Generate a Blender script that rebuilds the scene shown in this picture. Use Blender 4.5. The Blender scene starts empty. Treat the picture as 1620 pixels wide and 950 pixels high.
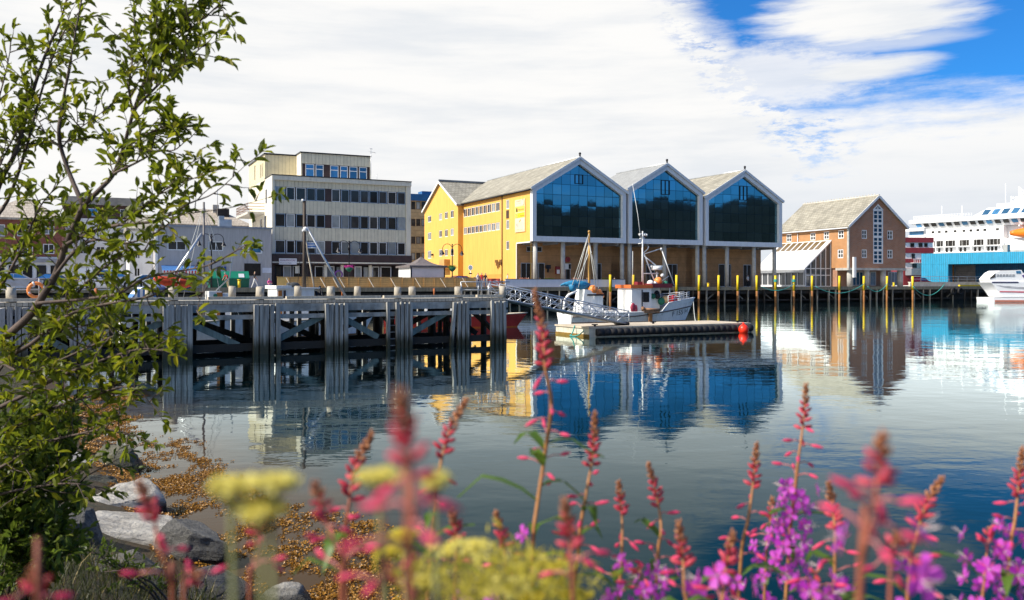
import bpy, bmesh, math, random
from math import sin, cos, pi, radians, sqrt, atan2, floor
from mathutils import Vector, Matrix, noise as mnoise
R = random.Random(7)
SC = bpy.context.scene
COL = SC.collection
F, CX, HY, H = 1380.0, 810.0, 449.0, 2.5     # focal length in photo pixels, centre column, horizon row, eye height (m)
GZ = 2.0                                     # level of the quays and the town ground above the water

def pt(px, py, Y):
    return Vector(((px-CX)/F*Y, Y, H-(py-HY)/F*Y))

class Fr:
    """A building's own frame: origin, turn, and photo pixel -> wall measurement."""
    def __init__(s, ox, oy, ang):
        s.ox, s.oy, s.c, s.s, s.ang = ox, oy, cos(ang), sin(ang), ang
    def fx(s, px, y=0.0):
        k = (px-CX)/F
        return (k*(s.oy+y*s.c)-s.ox+y*s.s)/(s.c-k*s.s)
    def fy(s, px, x=0.0):
        k = (px-CX)/F
        return (s.ox+x*s.c-k*(s.oy+x*s.s))/(s.s+k*s.c)
    def D(s, x, y=0.0): return s.oy+x*s.s+y*s.c
    def z(s, py, x, y=0.0): return H-(py-HY)/F*s.D(x, y)
    def w(s, x, y, z=0.0): return Vector((s.ox+x*s.c-y*s.s, s.oy+x*s.s+y*s.c, z))
UA = math.atan2(.433, .901)                  # the street grid's turn
def fr_at(px, D, ang=UA): return Fr((px-CX)/F*D, D, ang)

# ------------------------------------------------------------------ materials
MATS = {}
class NT:
    def __init__(s, tree): s.t = tree
    def new(s, typ, **kw):
        n = s.t.nodes.new(typ)
        for k, v in kw.items(): setattr(n, k, v)
        return n
    def set(s, sock, v):
        if hasattr(v, 'is_output'): s.t.links.new(v, sock)
        elif v is not None: sock.default_value = v
    def math(s, op, a, b=None, c=None, clamp=False):
        n = s.new('ShaderNodeMath', operation=op, use_clamp=clamp)
        s.set(n.inputs[0], a); s.set(n.inputs[1], b); s.set(n.inputs[2], c)
        return n.outputs[0]
    def sstep(s, x, lo, hi):
        n = s.new('ShaderNodeMapRange', interpolation_type='SMOOTHSTEP')
        s.set(n.inputs[0], x); s.set(n.inputs[1], lo); s.set(n.inputs[2], hi)
        return n.outputs[0]
    def mix(s, fac, a, b, blend='MIX'):
        n = s.new('ShaderNodeMix', data_type='RGBA', blend_type=blend)
        s.set(n.inputs[0], fac)
        s.set(n.inputs[6], (*a, 1) if isinstance(a, tuple) else a)
        s.set(n.inputs[7], (*b, 1) if isinstance(b, tuple) else b)
        return n.outputs[2]
    def noise(s, vec, scale, detail=4, rough=.55, col=False):
        n = s.new('ShaderNodeTexNoise')
        s.set(n.inputs['Vector'], vec); n.inputs['Scale'].default_value = scale
        n.inputs['Detail'].default_value = detail; n.inputs['Roughness'].default_value = rough
        return n.outputs[1 if col else 0]
    def mapping(s, vec, sc):
        n = s.new('ShaderNodeMapping'); s.set(n.inputs[0], vec); n.inputs[3].default_value = sc
        return n.outputs[0]
    def xyz(s, vec):
        n = s.new('ShaderNodeSeparateXYZ'); s.set(n.inputs[0], vec); return n.outputs
    def comb(s, x, y, z):
        n = s.new('ShaderNodeCombineXYZ')
        for i, v in enumerate((x, y, z)): s.set(n.inputs[i], v)
        return n.outputs[0]
    def bump(s, h, strength, dist):
        n = s.new('ShaderNodeBump'); n.inputs['Strength'].default_value = strength
        n.inputs['Distance'].default_value = dist; s.set(n.inputs['Height'], h)
        return n.outputs[0]

def _base(name):
    m = bpy.data.materials.new(name); m.use_nodes = True
    t = NT(m.node_tree); b = m.node_tree.nodes['Principled BSDF']
    return m, t, b
def sc3(c, k): return tuple(min(1, x*k) for x in c)

def M(name, col, rough=.65, metal=0.0, var=.18, vs=1.3, streak=False, grain=0.0, gs=30, spec=.4, dirt=None, dirt_amt=.5, trans=0, pattern=None, emit=None):
    """A painted / raw surface with uneven tone, vertical weather streaks, grain; optional pattern(t, vec) -> (colour factor, height)."""
    if name in MATS: return MATS[name]
    m, t, b = _base(name)
    vec = t.new('ShaderNodeTexCoord').outputs['Object']
    n = t.noise(t.mapping(vec, (4, 4, .5)) if streak else vec, vs, 6, .6)
    f = t.sstep(n, .28, .72)
    c = t.mix(f, sc3(col, 1-var), sc3(col, 1+var))
    if dirt:
        d = t.sstep(t.noise(t.mapping(vec, (3, 3, .35)), 1.1, 7, .7), .5, .78)
        c = t.mix(t.math('MULTIPLY', d, dirt_amt), c, dirt)
    h = None
    if pattern:
        pf, h, pc = pattern(t, vec)
        c = t.mix(pf, c, pc)
    if grain:
        g = t.noise(vec, gs, 5, .65)
        bn = t.bump(g, 1.0, grain)
        if h is not None:
            n2 = t.new('ShaderNodeBump'); n2.inputs['Distance'].default_value = .02
            t.set(n2.inputs['Height'], h); t.set(n2.inputs['Normal'], bn); bn = n2.outputs[0]
        t.set(b.inputs['Normal'], bn)
    elif h is not None:
        t.set(b.inputs['Normal'], t.bump(h, 1.0, .02))
    t.set(b.inputs['Base Color'], c)
    b.inputs['Roughness'].default_value = rough; b.inputs['Metallic'].default_value = metal
    b.inputs['Specular IOR Level'].default_value = spec
    if emit:
        b.inputs['Emission Color'].default_value = (*emit[:3], 1); b.inputs['Emission Strength'].default_value = emit[3]
    MATS[name] = m
    return m

def pat_lines(axis, spacing, width=.08, dark=.55, jitter=.25):
    """Board joints: axis 'h' = horizontal boards stacked in z, 'v' = vertical boards along the wall."""
    def p(t, vec):
        o = t.xyz(vec)
        a = o[2] if axis == 'h' else (o[1] if axis == 'y' else (o[0] if axis == 'x' else t.math('ADD', o[0], o[1])))
        q = t.math('DIVIDE', a, spacing)
        fr = t.math('FRACT', q)
        gap = t.math('LESS_THAN', fr, width)
        wn = t.new('ShaderNodeTexWhiteNoise', noise_dimensions='1D'); t.set(wn.inputs['W'], t.math('FLOOR', q))
        fac = t.math('ADD', t.math('MULTIPLY', gap, dark), t.math('MULTIPLY', t.math('SUBTRACT', wn.outputs[0], .35), jitter), clamp=True)
        return fac, t.math('MULTIPLY', gap, -1.0), (.03, .025, .02)
    return p
def pat_brick(w, hgt, mortar=(.35, .32, .28), amt=.6, roof=None, mort=.012):
    def p(t, vec):
        o = t.xyz(vec)
        a = t.math('ADD', o[0], o[1]) if roof is None else o[roof]
        bt = t.new('ShaderNodeTexBrick')
        t.set(bt.inputs['Vector'], t.comb(a, o[2], 0.0))
        bt.inputs['Scale'].default_value = 1.0; bt.inputs['Mortar Size'].default_value = mort
        bt.inputs['Brick Width'].default_value = w; bt.inputs['Row Height'].default_value = hgt
        bt.inputs['Color1'].default_value = (0, 0, 0, 1); bt.inputs['Color2'].default_value = (.45, .45, .45, 1)
        bt.inputs['Mortar'].default_value = (1, 1, 1, 1); bt.inputs['Bias'].default_value = -.1
        return t.math('MULTIPLY', bt.outputs[0], amt), t.math('MULTIPLY', bt.outputs[1], -1.0), mortar
    return p
def glass_mat(name, col, rough=.03, metal=0.0, spec=.6, var=.5):
    if name in MATS: return MATS[name]
    m, t, b = _base(name)
    rnd = t.new('ShaderNodeObjectInfo').outputs['Random']
    vec = t.new('ShaderNodeTexCoord').outputs['Object']
    n = t.noise(t.mapping(vec, (1.5, 1.5, .8)), 1.2, 3)
    c = t.mix(t.math('MULTIPLY', t.math('MULTIPLY', rnd, n), var*2, clamp=True), col, sc3(col, 5))
    t.set(b.inputs['Base Color'], c)
    b.inputs['Roughness'].default_value = rough; b.inputs['Metallic'].default_value = metal
    b.inputs['Specular IOR Level'].default_value = spec
    MATS[name] = m
    return m
def leafy(name, c1, c2, trans=.45, rough=.45, c3=None):
    """Thin plant tissue: diffuse + light coming through, each leaf its own tone."""
    if name in MATS: return MATS[name]
    m, t, b = _base(name)
    rnd = t.new('ShaderNodeNewGeometry').outputs['Random Per Island']
    vec = t.new('ShaderNodeTexCoord').outputs['Object']
    c = t.mix(rnd, c1, c2)
    if c3:
        c = t.mix(t.sstep(t.math('FRACT', t.math('MULTIPLY', rnd, 7.13)), .8, .95), c, c3)
    c = t.mix(t.math('MULTIPLY', t.sstep(t.noise(vec, 60, 3), .45, .75), .35), c, sc3(c1, .5))
    t.set(b.inputs['Base Color'], c); b.inputs['Roughness'].default_value = rough
    b.inputs['Specular IOR Level'].default_value = .35
    tr = t.new('ShaderNodeBsdfTranslucent'); t.set(tr.inputs[0], t.mix(.5, c, sc3(c2, 1.6)))
    mx = t.new('ShaderNodeMixShader'); mx.inputs[0].default_value = trans
    out = m.node_tree.nodes['Material Output']
    t.t.links.new(b.outputs[0], mx.inputs[1]); t.t.links.new(tr.outputs[0], mx.inputs[2]); t.t.links.new(mx.outputs[0], out.inputs[0])
    MATS[name] = m
    return m

# ------------------------------------------------------------------ mesh builder
def front(a, b, d): return (a, d, b)         # wall facing the water: a along, b up, d inward
def left(a, b, d): return (d, a, b)          # wall facing left
def at_x(x0):
    return lambda a, b, d: (x0+d, a, b)
def at_y(y0):
    return lambda a, b, d: (a, y0+d, b)
class MB:
    def __init__(s): s.v = []; s.f = []; s.m = []; s.X = None; s.sm = []
    def V(s, p):
        p = Vector(p)
        if s.X: p = s.X @ p
        s.v.append(p); return len(s.v)-1
    def face(s, pts, m=0, smooth=False):
        s.f.append([s.V(p) for p in pts]); s.m.append(m); s.sm.append(smooth)
    def idx(s, ids, m=0, smooth=False): s.f.append(list(ids)); s.m.append(m); s.sm.append(smooth)
    def hexa(s, P, m=0):
        i = [s.V(p) for p in P]
        for q in ((0, 3, 2, 1), (4, 5, 6, 7), (0, 1, 5, 4), (1, 2, 6, 5), (2, 3, 7, 6), (3, 0, 4, 7)):
            s.idx([i[k] for k in q], m)
    def box(s, x0, x1, y0, y1, z0, z1, m=0):
        s.hexa([(x0, y0, z0), (x1, y0, z0), (x1, y1, z0), (x0, y1, z0), (x0, y0, z1), (x1, y0, z1), (x1, y1, z1), (x0, y1, z1)], m)
    def mbox(s, mf, a0, a1, b0, b1, d0, d1, m=0):
        s.hexa([mf(a0, b0, d0), mf(a1, b0, d0), mf(a1, b0, d1), mf(a0, b0, d1), mf(a0, b1, d0), mf(a1, b1, d0), mf(a1, b1, d1), mf(a0, b1, d1)], m)
    def beam(s, p, q, w, h, m=0, up=(0, 0, 1)):
        p, q = Vector(p), Vector(q); d = (q-p).normalized(); u = Vector(up)
        if abs(d.dot(u)) > .98: u = Vector((0, 1, 0))
        r = d.cross(u).normalized()*w/2; u = r.cross(d).normalized()*h/2
        s.hexa([p-r-u, p+r-u, p+r+u, p-r+u, q-r-u, q+r-u, q+r+u, q-r+u], m)
    def tube(s, pts, r, n=6, m=0, smooth=True, cap=True):
        pts = [Vector(p) for p in pts]
        if not hasattr(r, '__len__'): r = [r]*len(pts)
        rings = []; prev = None
        for i, p in enumerate(pts):
            d = (pts[min(i+1, len(pts)-1)]-pts[max(i-1, 0)])
            if d.length < 1e-9: d = Vector((0, 0, 1))
            d.normalize()
            if prev is None:
                a = Vector((0, 0, 1)) if abs(d.z) < .9 else Vector((1, 0, 0))
                prev = d.cross(a).normalized()
            else:
                prev = (prev-d*prev.dot(d))
                prev = prev.normalized() if prev.length > 1e-6 else d.orthogonal().normalized()
            b = d.cross(prev)
            rings.append([s.V(p+(prev*cos(2*pi*k/n)+b*sin(2*pi*k/n))*r[i]) for k in range(n)])
        for A, B in zip(rings, rings[1:]):
            for k in range(n): s.idx((A[k], A[(k+1) % n], B[(k+1) % n], B[k]), m, smooth)
        if cap:
            s.idx(rings[0][::-1], m); s.idx(rings[-1], m)
    def prism(s, poly, mf, d0, d1, m=0, m_side=None, cap_back=True):
        """poly = [(a,b)] extruded from depth d0 to d1 through the wall map."""
        A = [s.V(mf(a, b, d0)) for a, b in poly]; B = [s.V(mf(a, b, d1)) for a, b in poly]
        s.idx(A, m)
        if cap_back: s.idx(B[::-1], m)
        n = len(poly)
        for k in range(n): s.idx((A[k], B[k], B[(k+1) % n], A[(k+1) % n]), m if m_side is None else m_side)
    def ball(s, c, rx, ry=None, rz=None, m=0, seg=10, ring=7):
        c = Vector(c); ry = ry or rx; rz = rz or rx
        rows = []
        for i in range(1, ring):
            th = pi*i/ring
            rows.append([s.V(c+Vector((rx*sin(th)*cos(2*pi*k/seg), ry*sin(th)*sin(2*pi*k/seg), rz*cos(th)))) for k in range(seg)])
        t = s.V(c+Vector((0, 0, rz))); b = s.V(c-Vector((0, 0, rz)))
        for k in range(seg):
            s.idx((t, rows[0][k], rows[0][(k+1) % seg]), m, True)
            s.idx((b, rows[-1][(k+1) % seg], rows[-1][k]), m, True)
            for A, B in zip(rows, rows[1:]): s.idx((A[k], B[k], B[(k+1) % seg], A[(k+1) % seg]), m, True)
    def wall(s, mf, a0, a1, b0, b1, holes=(), depth=.14, m=0, m_rev=None):
        """A wall sheet with real openings and their reveals."""
        eps = 1e-4
        hs = [(max(a0, h[0]), min(a1, h[1]), max(b0, h[2]), min(b1, h[3])) for h in holes]
        A = sorted(set([a0, a1]+[x for h in hs for x in h[:2]])); B = sorted(set([b0, b1]+[x for h in hs for x in h[2:]]))
        for i in range(len(A)-1):
            if A[i+1]-A[i] < eps: continue
            for j in range(len(B)-1):
                if B[j+1]-B[j] < eps: continue
                ca, cb = (A[i]+A[i+1])/2, (B[j]+B[j+1])/2
                if any(h[0] < ca < h[1] and h[2] < cb < h[3] for h in hs): continue
                s.face([mf(A[i], B[j], 0), mf(A[i+1], B[j], 0), mf(A[i+1], B[j+1], 0), mf(A[i], B[j+1], 0)], m)
        for h in hs:
            c = [(h[0], h[2]), (h[1], h[2]), (h[1], h[3]), (h[0], h[3])]
            for k in range(4):
                p, q = c[k], c[(k+1) % 4]
                s.face([mf(*p, 0), mf(*q, 0), mf(*q, depth), mf(*p, depth)], m if m_rev is None else m_rev)
    def build(s, name, mats, parent=None, smooth=None):
        me = bpy.data.meshes.new(name)
        me.from_pydata([tuple(p) for p in s.v], [], s.f)
        if not isinstance(mats, (list, tuple)): mats = [mats]
        for m in mats: me.materials.append(m)
        me.polygons.foreach_set('material_index', s.m)
        me.polygons.foreach_set('use_smooth', s.sm if smooth is None else [smooth]*len(s.f))
        me.update()
        o = bpy.data.objects.new(name, me); COL.objects.link(o)
        if parent: o.parent = parent
        return o

def tag(o, label=None, cat=None, group=None, kind=None):
    if label: o['label'] = label
    if cat: o['category'] = cat
    if group: o['group'] = group
    if kind: o['kind'] = kind
    return o
def thing(name, label, cat, loc=(0, 0, 0), rz=0.0, group=None):
    o = bpy.data.objects.new(name, None); COL.objects.link(o)
    o.location = loc; o.rotation_euler = (0, 0, rz); o.empty_display_size = .3
    return tag(o, label, cat, group)
def thing_fr(name, label, cat, fr, group=None):
    return thing(name, label, cat, (fr.ox, fr.oy, 0), fr.ang, group)
def struct(o): o['kind'] = 'structure'; return o
def copy_tree(o, parent=None):
    c = o.copy(); COL.objects.link(c); c.parent = parent
    for ch in list(o.children): copy_tree(ch, c)
    return c
def window(parent, mf, a0, a1, b0, b1, d=.1, cols=1, rows=1, fm=None, gm=None, fw=.06, name='window', split=None):
    f = MB(); th = .06
    f.mbox(mf, a0, a0+fw, b0, b1, d-th, d+.02); f.mbox(mf, a1-fw, a1, b0, b1, d-th, d+.02)
    f.mbox(mf, a0+fw, a1-fw, b0, b0+fw, d-th, d+.02); f.mbox(mf, a0+fw, a1-fw, b1-fw, b1, d-th, d+.02)
    cs = split or [i/cols for i in range(1, cols)]
    for k in cs:
        x = a0+(a1-a0)*k; f.mbox(mf, x-fw*.4, x+fw*.4, b0+fw, b1-fw, d-th*.7, d+.015)
    for k in range(1, rows):
        z = b0+(b1-b0)*k/rows; f.mbox(mf, a0+fw, a1-fw, z-fw*.35, z+fw*.35, d-th*.6, d+.012)
    o = f.build(name, fm, parent)
    g = MB(); g.mbox(mf, a0+fw*.6, a1-fw*.6, b0+fw*.6, b1-fw*.6, d, d+.025)
    g.build('pane', gm, o)
    return o
def text_obj(parent, name, s, mf, a0, b0, width, height, mat, flip=False, d=-.012, depth=.006):
    cu = bpy.data.curves.new('lettering', 'FONT'); cu.body = s; cu.extrude = 0
    o = bpy.data.objects.new('lettering', cu); COL.objects.link(o)
    me0 = bpy.data.meshes.new_from_object(o.evaluated_get(bpy.context.evaluated_depsgraph_get()))
    xs = [v.co.x for v in me0.vertices]; ys = [v.co.y for v in me0.vertices]
    x0, x1, y0, y1 = min(xs), max(xs), min(ys), max(ys)
    mb = MB()
    P = [mf((a0-(v.co.x-x0)/(x1-x0)*width) if flip else a0+(v.co.x-x0)/(x1-x0)*width, b0+(v.co.y-y0)/(y1-y0)*height, d) for v in me0.vertices]
    for p in me0.polygons: mb.face([P[i] for i in p.vertices])
    bpy.data.objects.remove(o); bpy.data.curves.remove(cu); bpy.data.meshes.remove(me0)
    return mb.build(name, mat, parent)

# ------------------------------------------------------------------ camera, sun, sky
cam = bpy.data.cameras.new('camera'); cam_o = bpy.data.objects.new('camera', cam); COL.objects.link(cam_o)
cam_o.location = (0, 0, H); cam_o.rotation_euler = (pi/2, 0, 0)
cam.sensor_width = 36; cam.lens = F/1620*36; cam.shift_y = -(475-HY)/1620
cam.clip_start = .05; cam.clip_end = 6000
cam.dof.use_dof = True; cam.dof.focus_distance = 45; cam.dof.aperture_fstop = 5.6
SC.camera = cam_o
SUN_AZ = math.atan2(-.93, -.40)               # compass-like angle from +Y towards +X
SUN_EL = radians(43)
sd = Vector((sin(SUN_AZ)*cos(SUN_EL), cos(SUN_AZ)*cos(SUN_EL), sin(SUN_EL)))
sl = bpy.data.lights.new('sun', 'SUN'); sl.energy = 4.5; sl.angle = radians(.5); sl.color = (1, .93, .82)
so = bpy.data.objects.new('sun', sl); COL.objects.link(so)
so.rotation_euler = (-sd).to_track_quat('-Z', 'Y').to_euler(); so.location = sd*300

def make_world():
    w = bpy.data.worlds.new('World'); SC.world = w; w.use_nodes = True
    t = NT(w.node_tree); bg = w.node_tree.nodes['Background']
    d = t.new('ShaderNodeTexCoord').outputs['Generated']
    sky = t.new('ShaderNodeTexSky', sky_type='NISHITA', sun_disc=False)
    sky.sun_elevation = SUN_EL; sky.sun_rotation = SUN_AZ; sky.air_density = 1.0; sky.dust_density = .3; sky.ozone_density = 3
    o = t.xyz(d)
    az = t.math('ARCTAN2', o[0], o[1]); el = t.math('ARCSINE', o[2])
    cyl = t.comb(az, t.math('MULTIPLY', el, 3.0), 0.0)
    n_big = t.noise(t.mapping(cyl, (1, 2.2, 1)), 3.2, 8, .62)
    n_mot = t.noise(t.mapping(cyl, (1, 1.0, 1)), 34, 5, .7)
    n_mid = t.noise(t.mapping(cyl, (1, 2.0, 1)), 11, 6, .6)
    n_str = t.noise(t.mapping(cyl, (1, 3.0, 1)), 3.3, 9, .58)
    add = lambda a, b: t.math('ADD', a, b); mul = lambda a, b: t.math('MULTIPLY', a, b); sub = lambda a, b: t.math('SUBTRACT', a, b)
    elw = add(el, mul(sub(n_big, .5), .06)); elw = add(elw, mul(sub(n_mot, .5), .03)); elw = add(elw, mul(sub(n_mid, .5), .07))
    eb = add(.176, mul(t.math('MAXIMUM', sub(.315, az), 0.0), 1.05))
    blue = t.sstep(sub(elw, eb), -.02, .042)
    blue = t.math('MAXIMUM', blue, mul(mul(t.sstep(sub(elw, sub(eb, .05)), -.015, .03), t.sstep(n_mot, .44, .66)), mul(mul(t.sstep(az, .14, .22), sub(1.0, t.sstep(az, .34, .40))), .65)))
    def lens(ca, ce, ra, re, lo, hi, nz, tilt=0.0):
        da = sub(az, ca); a = t.math('DIVIDE', da, ra); e = t.math('DIVIDE', sub(sub(el, ce), mul(da, tilt)), re)
        dd = add(add(mul(a, a), mul(e, e)), mul(sub(nz, .5), 1.5))
        return sub(1.0, t.sstep(dd, lo, hi))
    l1 = lens(.385, .278, .125, .036, .25, 1.15, n_mid)
    l2 = lens(.385, .224, .082, .015, .1, 1.3, n_mid, .03)
    l3 = mul(lens(.285, .222, .13, .04, .15, 1.35, n_mot), .85)
    l4 = mul(lens(.40, .250, .09, .012, .1, 1.4, n_mid), .6)
    cl = sub(1.0, blue)
    for l in (l1, l2, l3, l4): cl = t.math('MAXIMUM', cl, l)
    # a clear blue gap low over the far side of the harbour, broken cloud elsewhere overhead
    gap = mul(sub(1.0, t.sstep(t.math('ABSOLUTE', sub(az, 2.15)), .45, .95)), sub(1.0, t.sstep(el, .22, .42)))
    high = mul(t.sstep(el, .45, .85), .35)
    clear = t.math('MAXIMUM', gap, high)
    wisps = mul(t.sstep(n_mid, .5, .75), .35)
    cl = add(mul(cl, sub(1.0, clear)), mul(clear, wisps))
    tone = t.sstep(add(mul(n_str, .5), mul(n_big, .5)), .34, .58)
    low = mul(sub(1.0, t.sstep(el, .02, .19)), t.sstep(az, -.40, .40))
    ccol = t.mix(tone, (5.8, 6.0, 6.25), (7.0, 6.95, 6.85))
    ccol = t.mix(mul(low, .55), ccol, (4.3, 4.9, 5.8))
    skyc = t.mix(1.0, sky.outputs[0], (.16, .62, 1.10), 'MULTIPLY')
    skyc = t.mix(gap, skyc, t.mix(1.0, sky.outputs[0], (.28, .74, 1.18), 'MULTIPLY'))
    c = t.mix(cl, skyc, ccol)
    t.set(bg.inputs[0], c); bg.inputs[1].default_value = .1
make_world()
SC.view_settings.view_transform = 'Standard'; SC.view_settings.look = 'None'
SC.view_settings.exposure = 0.5; SC.view_settings.gamma = 1.0; SC.view_settings.use_curve_mapping = False
SC.cycles.max_bounces = 8; SC.cycles.transparent_max_bounces = 8
SC.cycles.sample_clamp_indirect = 6
try: SC.cycles.use_denoising = True
except Exception: pass
# ------------------------------------------------------------------ palette
WHITE = M('white_paint', (.78, .79, .80), .5, var=.06, dirt=(.45, .42, .36), dirt_amt=.25)
FRAMEW = M('frame_white_metal', (.74, .76, .79), .45, var=.05, streak=True, dirt=(.5, .5, .48), dirt_amt=.25)
YELLOW = M('yellow_render', (.80, .45, .105), .8, var=.07, vs=.6, streak=True, grain=.006, gs=14, dirt=(.58, .29, .06), dirt_amt=.65)
YELLOWP = M('ochre_render', (.70, .34, .07), .8, var=.08, grain=.006, gs=14)
SLATE = M('slate_roof', (.36, .34, .28), .75, var=.3, vs=.7, pattern=pat_brick(.55, .32, (.16, .15, .12), .75, roof=1, mort=.035), dirt=(.50, .42, .26), dirt_amt=.5)
SLATEX = M('slate_roof_long', (.36, .34, .28), .75, var=.3, vs=.7, pattern=pat_brick(.55, .32, (.16, .15, .12), .75, roof=0, mort=.035), dirt=(.50, .42, .26), dirt_amt=.5)
SEAM = M('seamed_metal_roof', (.42, .43, .42), .45, .3, var=.12, pattern=pat_lines('y', .45, .14, .8, .1))
BEIGEROOF = M('pale_tile_roof', (.46, .41, .34), .8, var=.2, pattern=pat_brick(.4, .3, (.25, .2, .16), .6, roof=0, mort=.03))
CONC = M('concrete', (.44, .43, .40), .85, var=.18, grain=.006, gs=9, dirt=(.25, .24, .21), dirt_amt=.4)
CONCP = M('pale_concrete', (.58, .55, .48), .85, var=.15, grain=.006, gs=9, dirt=(.35, .31, .25), dirt_amt=.5)
GREYW = M('grey_render', (.43, .42, .43), .85, var=.10, grain=.01, gs=10, streak=True, dirt=(.25, .24, .24), dirt_amt=.4)
CREAM = M('cream_cladding', (.74, .68, .52), .6, var=.08, pattern=pat_lines('v', .42, .1, .35, .14), dirt=(.36, .33, .24), dirt_amt=.5)
CREAMS = M('cream_smooth', (.78, .73, .60), .6, var=.06, streak=True, dirt=(.42, .38, .28), dirt_amt=.55)
BROWNF = M('dark_brown_panel', (.06, .035, .03), .5, var=.2)
DARK = M('dark_metal', (.025, .025, .03), .4, .5, var=.2)
BLACKI = M('dark_interior', (.012, .012, .014), .9, var=.2)
BRICK_SHADE = M('brick_shaded', (.42, .19, .105), .85, var=.16, vs=.8, pattern=pat_brick(.5, .16, (.38, .33, .28), .55, mort=.02), grain=.004)  # brick tone darkened to paint in the shade on the front
BRICK_SUN = M('brick_sunlit', (.52, .25, .10), .85, var=.14, vs=.8, pattern=pat_brick(.5, .16, (.42, .30, .2), .5, mort=.02), grain=.004)  # same brick, coloured brighter for the sunlit side
REDBR = M('red_brick', (.26, .075, .05), .85, var=.2, pattern=pat_brick(.5, .16, (.3, .2, .16), .4, mort=.02))
WOODW = M('brown_board_wall', (.46, .25, .11), .65, var=.2, vs=.9, pattern=pat_lines('h', .16, .12, .6, .3))
BLUEP = M('blue_corrugated', (.025, .34, .58), .5, var=.14, streak=True, pattern=pat_lines('v', .3, .3, .3, .1), dirt=(.2, .4, .5), dirt_amt=.4)
REDP = M('dark_red_panel', (.23, .025, .03), .5, var=.15)
GALV = M('galvanised_steel', (.52, .54, .56), .4, .7, var=.15)
ALU = M('aluminium', (.62, .64, .66), .38, .75, var=.1)
YPOST = M('yellow_post_paint', (.80, .56, .015), .55, var=.1, dirt=(.4, .25, .03), dirt_amt=.5)
RUST = M('rusty_pile', (.30, .13, .04), .8, var=.3, grain=.01, dirt=(.10, .05, .025), dirt_amt=.8)
PILE = M('old_pile', (.22, .20, .165), .85, var=.3, streak=True, grain=.012, gs=14, dirt=(.05, .045, .035), dirt_amt=.8)
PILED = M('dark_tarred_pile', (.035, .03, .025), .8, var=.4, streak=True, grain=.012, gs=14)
DECKW = M('quay_planks', (.34, .29, .23), .85, var=.22, pattern=pat_lines('x', .2, .09, .6, .3), grain=.006)
ASPH = M('town_paving', (.27, .26, .24), .9, var=.2, vs=.25, grain=.006, gs=12)
GLASS = glass_mat('window_glass', (.022, .021, .02), .06, spec=.35)
GLASSB = glass_mat('blue_window_glass', (.03, .10, .19), .04, .35)
CURT = glass_mat('curtained_glass', (.16, .17, .17), .08, var=.4)
def facade_glass():
    m, t, b = _base('mirror_glass')
    rnd = t.new('ShaderNodeNewGeometry').outputs['Random Per Island']
    vec = t.new('ShaderNodeTexCoord').outputs['Object']
    c = t.mix(rnd, (.09, .19, .24), (.14, .28, .36))
    t.set(b.inputs['Base Color'], c); b.inputs['Metallic'].default_value = 1.0; b.inputs['Roughness'].default_value = .035
    t.set(b.inputs['Normal'], t.bump(t.noise(vec, .9, 2), .08, .02))
    return m
FGLASS = facade_glass()
GLASSES = [GLASS, GLASS, GLASS, CURT]

# ------------------------------------------------------------------ water, ground, hill
QF = fr_at(1195, 113.0)                      # quay edge: local x along the quay, y inland
def water_mat():
    m, t, b = _base('sea_water')
    vec = t.new('ShaderNodeTexCoord').outputs['Object']
    o = t.xyz(vec)
    big = t.noise(t.mapping(vec, (1, 1, 1)), .06, 4)
    n1 = t.noise(t.mapping(vec, (1.0, 1.25, 1)), .38, 2, .5)
    n2 = t.noise(t.mapping(vec, (1.0, 1.5, 1)), 1.15, 3, .55)
    n3 = t.noise(t.mapping(vec, (1.0, 1.6, 1)), 4.2, 3, .6)
    # the open harbour to the right and far off is more ruffled than the sheltered corner by the timber pier
    ruf = t.math('ADD', t.sstep(o[1], 42, 105), t.math('MULTIPLY', t.sstep(o[0], 12, 50), .5), clamp=True)
    pat = t.sstep(big, .35, .65)
    h = t.math('ADD', t.math('MULTIPLY', n1, .011), t.math('MULTIPLY', n2, .0042))
    rip = t.math('MULTIPLY', n3, t.math('ADD', .0003, t.math('MULTIPLY', t.math('MULTIPLY', ruf, pat), .0040)))
    h = t.math('ADD', h, rip)
    t.set(b.inputs['Normal'], t.bump(h, 1.0, 1.0))
    # brown sea bed showing through the shallows by the shore
    sx = t.math('ADD', t.math('ADD', o[0], 2.8), t.math('MULTIPLY', t.math('SUBTRACT', o[1], 8.0), .62))
    sh = t.math('SUBTRACT', 1.0, t.sstep(t.math('ADD', sx, t.math('MULTIPLY', t.math('SUBTRACT', t.noise(vec, .7, 5), .5), 2.2)), .6, 3.6))
    c = t.mix(sh, (.002, .019, .028), (.060, .034, .016))
    nrm = b.inputs['Normal'].links[0].from_socket
    t.set(b.inputs['Base Color'], c); b.inputs['Roughness'].default_value = .6; b.inputs['Specular IOR Level'].default_value = 0
    gl = t.new('ShaderNodeBsdfGlossy'); gl.inputs['Roughness'].default_value = .012; t.set(gl.inputs['Normal'], nrm); gl.inputs[0].default_value = (.86, .96, .95, 1)
    fr = t.new('ShaderNodeFresnel'); fr.inputs[0].default_value = 1.333; t.set(fr.inputs['Normal'], nrm)
    fac = t.math('MINIMUM', t.math('MULTIPLY', t.math('POWER', fr.outputs[0], 2.6), 5.2), .96)
    mx = t.new('ShaderNodeMixShader'); t.set(mx.inputs[0], fac)
    t.t.links.new(b.outputs[0], mx.inputs[1]); t.t.links.new(gl.outputs[0], mx.inputs[2]); t.t.links.new(mx.outputs[0], m.node_tree.nodes['Material Output'].inputs[0])
    return m
mb = MB(); mb.face([(-2500, -900, 0), (2500, -900, 0), (2500, 3500, 0), (-2500, 3500, 0)])
struct(mb.build('water', water_mat()))

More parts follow.
